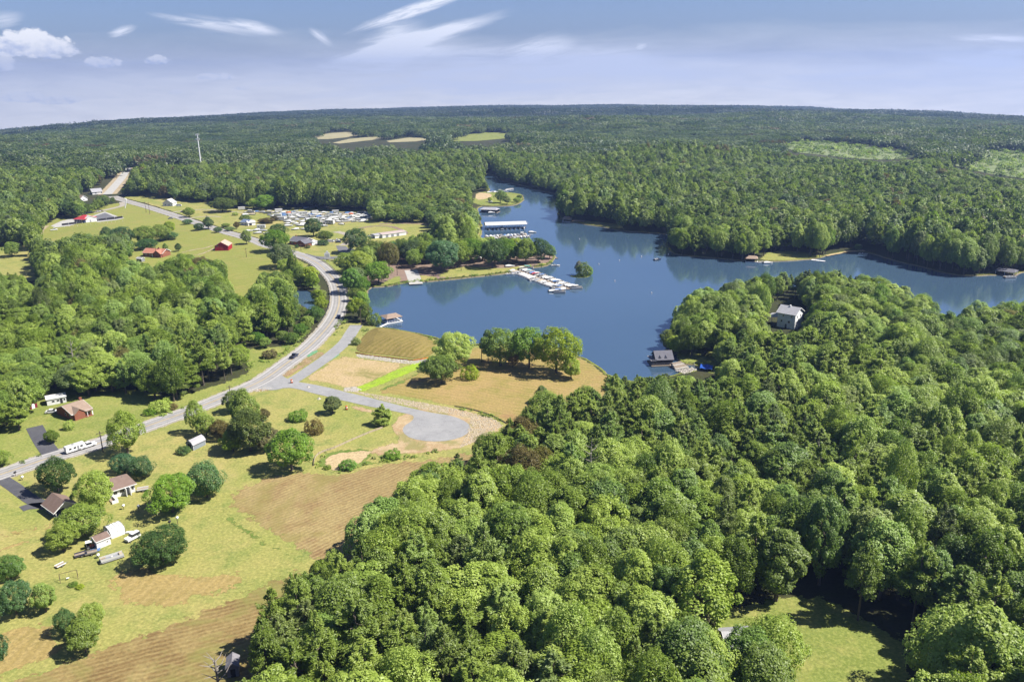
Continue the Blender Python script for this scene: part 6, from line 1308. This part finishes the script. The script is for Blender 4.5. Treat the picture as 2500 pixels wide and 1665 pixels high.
for px, py, rz, col, kd, lab in [(779, 598, .3, 'white', 'pickup', 'white pickup at the right end of the marina store'), (789, 597, 1.2, 'navy', 'car', 'dark car between two bushes beside the marina store'), (808, 592, .1, 'white', 'van', 'white van left of the store parking lot'),
        (822, 589, .1, 'white', 'pickup', 'white pickup in the upper store parking lot'), (833, 588, .4, 'black', 'car', 'black car in the upper store parking lot'), (826, 593, .0, 'navy', 'car', 'dark blue car in the store parking lot'), (856, 612, .2, 'white', 'car', 'white car in the shade below the store parking lot'),
        (911, 581, 1.4, 'white', 'van', 'white van beside the long storage shed'), (906, 578, .3, 'white', 'pickup', 'white pickup left of the long storage shed'), (1003, 628, .2, 'white', 'van', 'white van glimpsed through the park trees'), (1018, 627, .2, 'white', 'pickup', 'white pickup glimpsed through the park trees'),
        (1032, 628, .1, 'white', 'car', 'white car between the park tree trunks'), (995, 634, .3, 'greycanvas', 'car', 'grey car in the shade of the park trees'), (1168, 632, .2, 'white', 'car', 'white car beyond the park picnic area'), (1185, 633, .1, 'maroon', 'car', 'dark red car beyond the park picnic area'),
        (437, 504, .1, 'white', 'van', 'white van by the white house near the campground lane'), (417, 535, .3, 'greycanvas', 'car', 'grey car on the campground lane'), (447, 519, .3, 'navy', 'car', 'dark car where the campground lane leaves the highway'), (132, 563, .6, 'white', 'pickup', 'white pickup at the end of the business yard'),
        (240, 518, .2, 'white', 'car', 'white car behind the red-roofed business'), (248, 517, .2, 'tan', 'car', 'tan car behind the red-roofed business'), (1197, 494, .2, 'white', 'car', 'white car on the small spit'), (20, 1398, .4, 'white', 'van', 'white van under the yellow green tree at the left edge')]:
    car(lab, A((px, py)), rz, col, kd, .09, g)
# ------------------------------------------------------------------ poles, signs, tower
def upole(px, py, hpx, label, arm=True):
    k, dep = scale_at(px, py); H = hpx / k / math.cos(dep); a = A((px, py)); e = thing('utility_pole', label, 'utility pole', a, .6, 'utility poles along the roads')
    MB().tube([(0, 0, -.3), (0, 0, H)], [.2, .13], 8).obj('shaft', P['pole'], e)
    if arm:
        MB().box(-1.2, 1.2, -.07, .07, H - .9, H - .75).obj('crossarm', P['pole'], e)
        for u in (-1.1, -.4, .4, 1.1): MB().box(u - .05, u + .05, -.05, .05, H - .75, H - .5).obj('insulator', P['metal'], e)
    return e
for a in [(252, 1104, 52, 'tall utility pole at the roadside beside the white camper'), (562, 964, 24, 'short utility pole beyond the cluster of lawn trees'), (1176, 884, 42, 'utility pole standing between the lakeside trees'), (882, 796, 44, 'utility pole at the end of the frontage road'),
          (602, 628, 22, 'utility pole on the barn field slope'), (671, 676, 22, 'utility pole behind the pond trees', ), (366, 524, 30, 'utility pole where the highway passes the business fence'), (357, 519, 26, 'thinner utility pole beside the highway above the business fence'), (508, 560, 34, 'utility pole beside the dark trees on the highway'),
          (383, 630, 30, 'utility pole in front of the coral-roofed house'), (970, 672, 22, 'utility pole by the boat ramp'), (1126, 662, 16, 'short pole on the park lawn'), (735, 612, 16, 'short pole in front of the marina store')]: upole(*a)
a = A((494, 430)); H = 56; e = thing('cell_tower', 'tall pale cell tower rising above the woods behind the campground', 'tower', a)
MB().tube([(0, 0, -.5), (0, 0, H)], [1.1, .6], 8).obj('mast', P['white'], e)
for z_ in (H - 1.5, H - 7): 
    MB().box(-2.2, 2.2, -.12, .12, z_, z_ + .25).box(-.12, .12, -2.2, 2.2, z_ - .3, z_ - .05).obj('platform', P['metal'], e)
    for t in range(6): c_, s_ = math.cos(t * 1.05), math.sin(t * 1.05); MB().box(2.2 * c_ - .25, 2.2 * c_ + .25, 2.2 * s_ - .2, 2.2 * s_ + .2, z_ - 1, z_ + 1.3).obj('antenna', P['white'], e)
a = A((800, 640)); e = thing('roadside_sign', 'white roadside sign on two posts at the store entrance', 'sign', a, .1)
for u in (-1.6, 1.6): MB().box(u - .12, u + .12, -.12, .12, -.2, 6.2).obj('post', P['white'], e)
MB().box(-1.9, 1.9, -.2, .2, 2.6, 6.4).obj('panel', P['white'], e); MB().prism([(-1.2, 6.4), (1.2, 6.4), (.6, 7.8), (-.6, 7.8)], -.18, .18, 'y').obj('top_panel', P['white'], e)
for z_ in (3.3, 4.2, 5.1): MB().box(-1.3, 1.3, -.215, -.203, z_, z_ + .35).obj('lettering_strip', P['greycanvas'], e)
a = A((305, 509)); e = thing('curved_feather_sign', 'white curved feather banner beside the highway', 'banner', a, .2); pts_ = [(0, 0, 0), (1.0, 0, 3), (2.0, 0, 6), (2.6, 0, 8), (2.2, 0, 9.6), (.8, 0, 9.8), (-.3, 0, 8.8)]
MB().tube(pts_, .5, 6).obj('cloth', P['white'], e); MB().tube([(0, 0, -.3), (0, 0, .6)], .1, 6).obj('pole', P['metal'], e)
for i, (px, py, lab) in enumerate([(712, 935, 'orange traffic barrel at the mouth of the cul-de-sac lane'), (846, 1000, 'orange barrel lying at the tip of the lane side straw')]):
    a = A((px, py)); e = thing('traffic_barrel', lab, 'barrel', (a.x, a.y, .1)); V, F = tube_rings([(0, 0, 0), (0, 0, 1.1)], [.36, .3], 10); MB().add(V, F).obj('barrel', P['orange'], e); MB().tube([(0, 0, .55), (0, 0, .8)], .355, 10).obj('band', P['white'], e); MB().box(-.42, .42, -.42, .42, 0, .1).obj('base', P['black'], e); e.scale = (1.3,) * 3
# guard rails round the bend
def nearest(C, p): q = A(p); return int(np.argmin(np.hypot(C[:, 0] - q.x, C[:, 1] - q.y)))
i0, i1 = nearest(MAIN, (800, 800)), nearest(MAIN, (752, 631))
for s_, lab in ((-1, 'steel guard rail along the inner side of the road bend'), (1, 'steel guard rail along the lake side of the road bend')):
    C = offset(MAIN, s_ * 5.3)[i0:i1]; e = thing('guard_rail', lab, 'guard rail', (0, 0, 0), 0, 'guard rails on the road bend'); k = len(C)
    V = [(x_, y_, z_) for z_ in (.5, .85) for x_, y_ in C]; V2 = [(x_, y_, z_) for z_ in (.5, .85) for x_, y_ in offset(C, .07)]; b = 2 * k
    F = [(i, i + 1, k + i + 1, k + i) for i in range(k - 1)] + [(b + i, b + k + i, b + k + i + 1, b + i + 1) for i in range(k - 1)] + [(k + i, k + i + 1, b + k + i + 1, b + k + i) for i in range(k - 1)]
    MB().add(V + V2, F).obj('rail', P['metal'], e)
    pm = rawmesh('rail_post', *[(lambda m: m)(MB().box(-.09, .09, -.09, .09, -.2, .75).V)], MB().box(-.09, .09, -.09, .09, -.2, .75).F, P['wood'])
    for j in range(0, k, 2): link('post', pm, e, (float(C[j, 0]), float(C[j, 1]), 0))
# fences
def fence(name, label, pts_px, H, mat, post, gap=3.0, post_h=None, solid=True):
    C = line_px(pts_px, gap); e = thing(name, label, 'fence', (0, 0, 0)); k = len(C)
    if solid:
        V = [(x_, y_, z_) for z_ in (.05, H) for x_, y_ in C] + [(x_, y_ + .04, z_) for z_ in (.05, H) for x_, y_ in C]; b = 2 * k
        MB().add(V, [(i, i + 1, k + i + 1, k + i) for i in range(k - 1)] + [(b + i, b + k + i, b + k + i + 1, b + i + 1) for i in range(k - 1)] + [(k + i, k + i + 1, b + k + i + 1, b + k + i) for i in range(k - 1)]).obj('panel', P[mat], e)
    m_ = MB().box(-.06, .06, -.06, .06, -.2, post_h or H + .15); pm = rawmesh('fence_post', m_.V, m_.F, P[post])
    for x_, y_ in C: link('post', pm, e, (float(x_), float(y_), 0))
fence('silt_fence', 'low brown silt fence from the sand patch to the cedar', [(766, 1137), (768, 1122), (778, 1109), (800, 1100), (816, 1095), (860, 1075), (900, 1058), (935, 1045)], .75, 'tan', 'wood', 2.5)
fence('black_fence', 'black panel fence in front of the red-roofed business', [(151, 551.5), (187, 547), (240, 540), (300, 532.5)], 1.9, 'dark', 'white', 6)
fence('stake_row', 'row of short white stakes across the field below the business', [(158, 556), (200, 552), (245, 547), (300, 541)], .9, 'white', 'white', 3.2, solid=False)
fence('silt_fence', 'orange brown silt fence round the back of the olive field', [(868, 862), (905, 869), (944, 873), (1008, 880), (1046, 874)], .5, 'orange', 'wood', 3)
fence('silt_fence', 'pale silt fence along the upper side of the straw bank', [(1110, 993), (1150, 1000), (1200, 1015), (1236, 1034)], .5, 'tan', 'wood', 3)
# ------------------------------------------------------------------ things on the lawns and on the water
a, L_, rz = frame2((256, 1372), (290, 1361)); o = copy_tree(protos['l']) if 'l' in USED else None
if o: c_ = mid((256, 1372), (290, 1361)); o.location = (c_.x, c_.y, .1); o.rotation_euler = (0, 0, rz + math.pi); o.scale = (.82,) * 3; tag(o, 'open pontoon boat standing on the lawn below the yard shed', None); o.pop('group', None)
a = A((223, 1338)); e = thing('lawn_tractor', 'small orange tractor with white canopy at the end of the yard shed', 'tractor', (a.x, a.y, .05), .5)
MB().box(-.2, 1.3, -.35, .35, .5, 1.1).obj('bonnet', P['orange'], e); MB().box(-.9, -.3, -.35, .35, .6, .95).obj('seat', P['black'], e); MB().box(-1.2, .4, -.7, .7, 2.05, 2.15).obj('canopy', P['white'], e)
for u in (-1.0, .3):
    for v in (-.6, .6): MB().box(u - .04, u + .04, v - .04, v + .04, .5, 2.05).obj('canopy_post', P['metal'], e)
wheels(e, (-.7,), .75, .55); wheels(e, (.9,), .6, .35)
a = A((232, 1344)); e = thing('ground_tarp', 'light blue tarp lying at the corner of the yard shed', 'tarpaulin', (a.x, a.y, .05), .4); MB().slab([(-1.3, -.9, .14), (1.2, -1.0, .2), (1.4, .9, .32), (-1.2, 1.0, .12)], .06).obj('sheet', P['bluecanvas'], e)
def utility_trailer(px, py, rz, label, col, s=1.0):
    a = A((px, py)); e = thing('utility_trailer', label, 'trailer', (a.x, a.y, .03), rz); MB().box(-1.6, 1.4, -.8, .8, .5, .62).obj('bed', P['wood'], e); MB().box(-1.6, 1.4, -.84, -.8, .62, .95).box(-1.6, 1.4, .8, .84, .62, .95).obj('side_board', P[col], e); MB().box(1.4, 2.6, -.05, .05, .45, .55).obj('tongue', P['metal'], e); wheels(e, (0,), .98, .34); e.scale = (s,) * 3
utility_trailer(224, 1353, .5, 'low utility trailer on the grass in front of the tractor', 'metal'); utility_trailer(199, 1357, .6, 'dark blue trailer on the grass left of the tractor', 'navy'); utility_trailer(350, 1198, .35, 'long pale trailer on the lawn right of the white house', 'white', 1.1); utility_trailer(149, 1382, 1.0, 'small white cart in the rough grass below the pointed tree', 'white', .8)
a = A((320, 1301)); o = MB(); V, F = hull_mesh(2.6, .9, .4); o.add(V, F); e = thing('canoe', 'tiny white rowing boat on the grass behind the jeep', 'rowing boat', (a.x, a.y, .05), .1); o.obj('hull', P['white'], e); MB().box(-.1, .1, -.4, .4, .35, .42).obj('thwart', P['wood'], e)
a = A((169, 1414)); e = thing('playset', 'old green swing frame standing in the rough grass at the left', 'swing set', (a.x, a.y, 0), .5)
for u in (-2, 2):
    for v in (-.9, .9): MB().tube([(u, v, 0), (u, 0, 2.2)], .06).obj('leg', P['pole'], e)
MB().tube([(-2, 0, 2.2), (2, 0, 2.2)], .06).obj('crossbar', P['pole'], e); MB().box(-.6, .1, -.2, .2, .5, .56).obj('swing_seat', P['white'], e)
for u in (-.6, .1): MB().tube([(u, 0, .55), (u, 0, 2.2)], .02, 4).obj('chain', P['metal'], e)
def feeder(px, py, label, H=1.8, col='white'):
    a = A((px, py)); e = thing('garden_post', label, 'garden ornament', a); MB().box(-.06, .06, -.06, .06, 0, H).obj('post', P['pole'], e); MB().box(-.3, .3, -.3, .3, H, H + .3).obj('box', P[col], e); MB().prism([(-.4, H + .3), (.4, H + .3), (0, H + .6)], -.4, .4, 'y').obj('cap', P[col], e)
feeder(416, 1290, 'dark bird feeder on a post above the wide dome shaped tree', 2.0, 'dark'); feeder(434, 1279, 'white garden ornament below the bright yellow green tree'); feeder(340, 1250, 'white bird box at the left of the bright yellow green tree'); feeder(302, 1243, 'small white ornament on the lawn between the house and the hoop shelter', 1.0)
feeder(38, 1162, 'mailbox on a post at the roadside by the house driveway', 1.1, 'dark'); feeder(55, 1172, 'small white statue near the mouth of the house driveway', .9); feeder(240, 1362, 'white drum on a stand above the pontoon boat', .7)
def buoy(px, py, label, s=1.0):
    a = A((px, py)); e = thing('buoy', label, 'buoy', (a.x, a.y, WZ), 0, 'white buoys on the lake'); MB().tube([(0, 0, -.3), (0, 0, .9), (0, 0, 1.3)], [.38, .36, .12], 8).obj('float', P['white'], e); MB().tube([(0, 0, .35), (0, 0, .5)], .39, 8).obj('band', P['orange'], e); e.scale = (s * .62,) * 3
for a in [(1415, 583, 'white buoy nearest the wooded point in the upper lake'), (1462, 644, 'white buoy right of the bush island, nearest to it'), (1512, 635, 'white buoy between the bush island and the fishing boat'), (1566, 626, 'white buoy just left of the fishing boat', 1.2), (1632, 620, 'white buoy off the wooded promontory'),
          (1501, 685, 'white buoy below and right of the bush island', 1.1), (1591, 714, 'white buoy alone in the middle of the wide water', 1.0), (1288, 543, 'white buoy behind the covered dock roof end')]: buoy(*a)
# bush island
c_ = A((1416, 673)); r2 = np.random.default_rng(4); V = [(0, 0, .25)] + [((9.2 + 1.2 * math.sin(3 * t) + r2.uniform(-.4, .4)) * math.cos(t), (6.0 + r2.uniform(-.5, .5)) * math.sin(t), -.12) for t in np.linspace(0, 6.283, 29)[:-1]]
o = MB().add(V, [(0, 1 + i, 1 + (i + 1) % 28) for i in range(28)]).obj('islet', G['reed']); o.location = (c_.x, c_.y, WZ); tag(o, kind='structure'); at_ = o.data.attributes.new('edge', 'FLOAT', 'POINT'); at_.data.foreach_set('value', np.array([5.0] + [0.8] * 28, 'f'))
for a in [(1424, 674, 34, 30, BUSH, 'forest', 'leafy shrub on the tiny islet in the lake'), (1436, 672, 22, 19, BUSH, 'bright', 'lower shrub at the right of the tiny islet'), (1413, 671, 18, 34, F3, 'grey', 'thin upright sapling on the tiny islet')]: tree(*a, name='islet_shrub', cat='shrub')
# dead and odd trees in the woods
def snag(px, py, hm, label, spread=4.5):
    a = A((px, py)); e = thing('dead_tree', label, 'dead tree', a, px); me = trunk_mesh('bare_branches', int(px), hm, .28, 15, spread, .3, PALEBARK, .55); link('branches', me, e)
for a in [(1442, 1225, 21, 'bare dead tree in the dip in the middle of the near woods'), (1985, 1230, 21, 'bare leaning dead tree in the woods at the right'), (190, 935, 20, 'bare grey tree rising from the woods behind the brick house'), (535, 1690, 9, 'tangle of dead branches beside the weathered hut'), (700, 1640, 14, 'bare pale tree among the pines at the field corner'), (1378, 1710, 14, 'bare thin tree near the bottom edge of the woods')]: snag(*a)
for a in [(1810, 1740, 150, 190, BL[0], 'forest', 'green tree in front of the grey roof in the lawn clearing'), (1872, 1700, 140, 180, BL[5], 'forest', 'rounded green tree standing in the left part of the lawn clearing'), (1850, 1790, 150, 190, BL[2], 'forest', 'nearest green tree at the foot of the lawn clearing'), (1690, 1600, 110, 150, BL[3], 'grey', 'dry brownish grey tree left of the lawn clearing'), (1800, 1120, 60, 70, BL[0], 'rust', 'reddish brown tree in the middle of the near woods'), (112, 905, 46, 52, BL[0], 'rust', 'orange brown tree in the woods behind the brick house'), (40, 900, 84, 66, BL[0], 'lime', 'pale lime tree at the left edge of the far-side woods'),
          (1963, 985, 60, 70, BL[1], 'lime', 'yellow green tree standing out in the near woods'), (760, 700, 44, 50, BL[6], 'lime', 'yellow tree between the pond and the road bend'), (738, 782, 34, 34, BL[6], 'lime', 'low yellow green tree beside the pond'), (775, 740, 30, 34, BL[6], 'lime', 'small yellow tree on the pond bank'),
          (860, 720, 52, 66, BL[6], 'bright', 'bright green tree between the road bend and the lake'), (876, 780, 40, 54, BL[6], 'lime', 'pale green tree at the corner where road and lake meet')]:
    if a[4] is BL[3] or True: tree(*a)
# stones along the bank, riprap, weeds in the open
def stones(name, poly_px, n_, smin, smax, label, mat, z=.06):
    W = at(*np.array(poly_px, float).T); lo_, hi_ = W.min(0), W.max(0); r_ = np.random.default_rng(n_); V, F = [], []
    base = np.array([(1, 0, 0), (0, 1, 0), (-1, 0, 0), (0, -1, 0), (0, 0, .7), (0, 0, -.5)], float); fc = [(0, 1, 4), (1, 2, 4), (2, 3, 4), (3, 0, 4)]
    X = r_.uniform(lo_, hi_, (n_ * 12, 2)); X = X[inside(X[:, 0], X[:, 1], W)][:n_]
    for p_ in X:
        s_ = r_.uniform(smin, smax); a_ = r_.uniform(0, 6.28); q = base * s_ * r_.uniform(.6, 1.3, (6, 1)); c2, s2 = math.cos(a_), math.sin(a_); q = np.column_stack([q[:, 0] * c2 - q[:, 1] * s2, q[:, 0] * s2 + q[:, 1] * c2, q[:, 2]]) + [p_[0], p_[1], z]; b = len(V); V += q.tolist(); F += [tuple(i + b for i in f) for f in fc]
    tag(link(name, rawmesh(name, V, F, mat)), label, None, kind='stuff')
stones('riprap_stones', [(870, 865), (944, 874), (1008, 882), (1050, 876), (1040, 884), (1003, 890), (940, 882), (870, 872)], 900, .15, .5, 'pale riprap stones along the ditch below the olive field', P['rock'])
stones('culvert_stones', [(838, 948), (870, 944), (880, 952), (862, 957), (842, 955)], 260, .2, .6, 'pale stones heaped at the ditch mouth beside the lane', P['rock'])
stones('lane_stones', [(604, 952), (650, 945), (668, 949), (640, 956), (606, 957)], 160, .15, .35, 'scattered stones at the lane mouth', P['rock'])
stones('shore_stones', [(1648, 905), (1690, 897), (1705, 903), (1670, 912)], 220, .25, .7, 'rocks heaped on the shore beside the black boathouse', P['rock'], 0)
stones('straw_clumps', [(843, 951), (985, 975), (1107, 997), (1202, 1021), (1229, 1038), (1160, 1078), (1120, 1095), (1140, 1060), (1150, 1020), (1050, 1003), (943, 980)], 3000, .12, .42, 'tufts of straw over the bank above the lane', G['straw_solid'] if 'straw_solid' in G else P['tan'])
for px, py in [(779, 974), (753, 946)]: 
    a = A((px, py)); o = MB(); b_ = np.array([(1, 0, 0), (.3, .9, 0), (-.8, .6, 0), (-1, -.3, 0), (0, -1, 0), (.1, 0, .8)]); o.add(b_.tolist(), [(0, 1, 5), (1, 2, 5), (2, 3, 5), (3, 4, 5), (4, 0, 5)]); r_ = o.obj('boulder', P['rock']); r_.location = a; tag(r_, 'pale boulder on the lawn below the lane' if px > 760 else 'small pale rock at the start of the lane', 'boulder')
# weeds, tussocks and sprigs scattered through the open ground
WB = bpy.data.collections.new('tussocks')
for i_ in range(4):
    q_, t_ = crown(300 + i_, .9, .7, .5, 7, 90, .26, 0, -.6, .5); WB.objects.link(bpy.data.objects.new('tussock_%d' % i_, quadmesh('tussock', q_, [L['forest']], t_)))
def weeds(name, polys, dens, smin, smax, label):
    X = []
    for p_ in polys:
        W = at(*np.array(p_, float).T); lo_, hi_ = W.min(0), W.max(0); n_ = int((hi_ - lo_).prod() * dens); Q = rng.uniform(lo_, hi_, (n_, 2)); X.append(Q[inside(Q[:, 0], Q[:, 1], W)])
    X = np.concatenate(X); n_ = len(X); s_ = rng.uniform(smin, smax, n_)
    scatter(name, np.column_stack([X, terrain(X[:, 0], X[:, 1]) + .05]), np.column_stack([s_ * 1.2, s_ * 1.2, s_ * rng.uniform(.6, 1.1, n_)]), rng.uniform(0, 6.28, n_), rng.integers(0, 4, n_), WB, label=label)
weeds('bank_weeds', [[(765, 1132), (775, 1115), (800, 1100), (810, 1104), (790, 1118), (788, 1135), (775, 1142)], [(790, 1140), (824, 1152), (881, 1134), (905, 1112), (925, 1112), (1000, 1112), (1130, 1086), (1138, 1090), (1000, 1121), (900, 1136), (860, 1150), (824, 1158), (795, 1152)],
    [(1110, 994), (1160, 1001), (1205, 1015), (1232, 1030), (1228, 1034), (1190, 1020), (1120, 1002)], [(365, 1018), (400, 1002), (470, 985), (480, 990), (410, 1012), (372, 1026)], [(60, 1120), (110, 1108), (115, 1112), (40, 1136)],
    [(870, 838), (905, 800), (900, 795), (845, 845), (850, 855)], [(600, 905), (690, 872), (740, 832), (760, 806), (752, 802), (700, 850), (600, 888)], [(812, 800), (830, 770), (850, 772), (840, 800), (820, 830)]], .2, .35, .85, 'rank green weeds along banks and ditches')
weeds('shore_weeds', [[(1034, 820), (1072, 828), (1090, 838), (1065, 848)], [(939, 697), (1008, 686), (1100, 678), (1202, 668), (1253, 661), (1253, 664), (1202, 671), (1100, 682), (1008, 690), (939, 700)], [(1277, 652), (1330, 646), (1347, 636), (1350, 640), (1329, 650), (1291, 654)],
    [(1400, 676), (1430, 676), (1436, 672), (1398, 670)]], .30, .4, .9, 'waterside weeds along the lake edge')

weeds('plantation_saplings', YOUNG, .006, 2.0, 4.0, 'rows of young trees on the pale far plantation')
# ------------------------------------------------------------------ the air
import bmesh
bm = bmesh.new(); bmesh.ops.create_cube(bm, size=1.0); me = bpy.data.meshes.new('haze'); bm.to_mesh(me); bm.free()
hz = link('haze', me); hz.scale = (19000, 19000, 1050); hz.location = (0, 0, 350.0 - 525)
m, n = new_mat('thin_air'); v = n.n('ShaderNodeVolumePrincipled', {'Color': (0.26, 0.38, 0.72, 1), 'Density': 0.00011, 'Anisotropy': 0.2})
n.t.nodes.new('ShaderNodeOutputMaterial'); n.t.links.new(v.outputs[0], n.t.nodes[-1].inputs['Volume']); me.materials.append(m)
tag(hz, 'thin blue haze over the far woods', 'haze', kind='stuff')
print('terrain min', float(terrain(*[a.ravel() for a in np.meshgrid(np.linspace(-9000,9000,60),np.linspace(-9000,9000,60))]).min()))
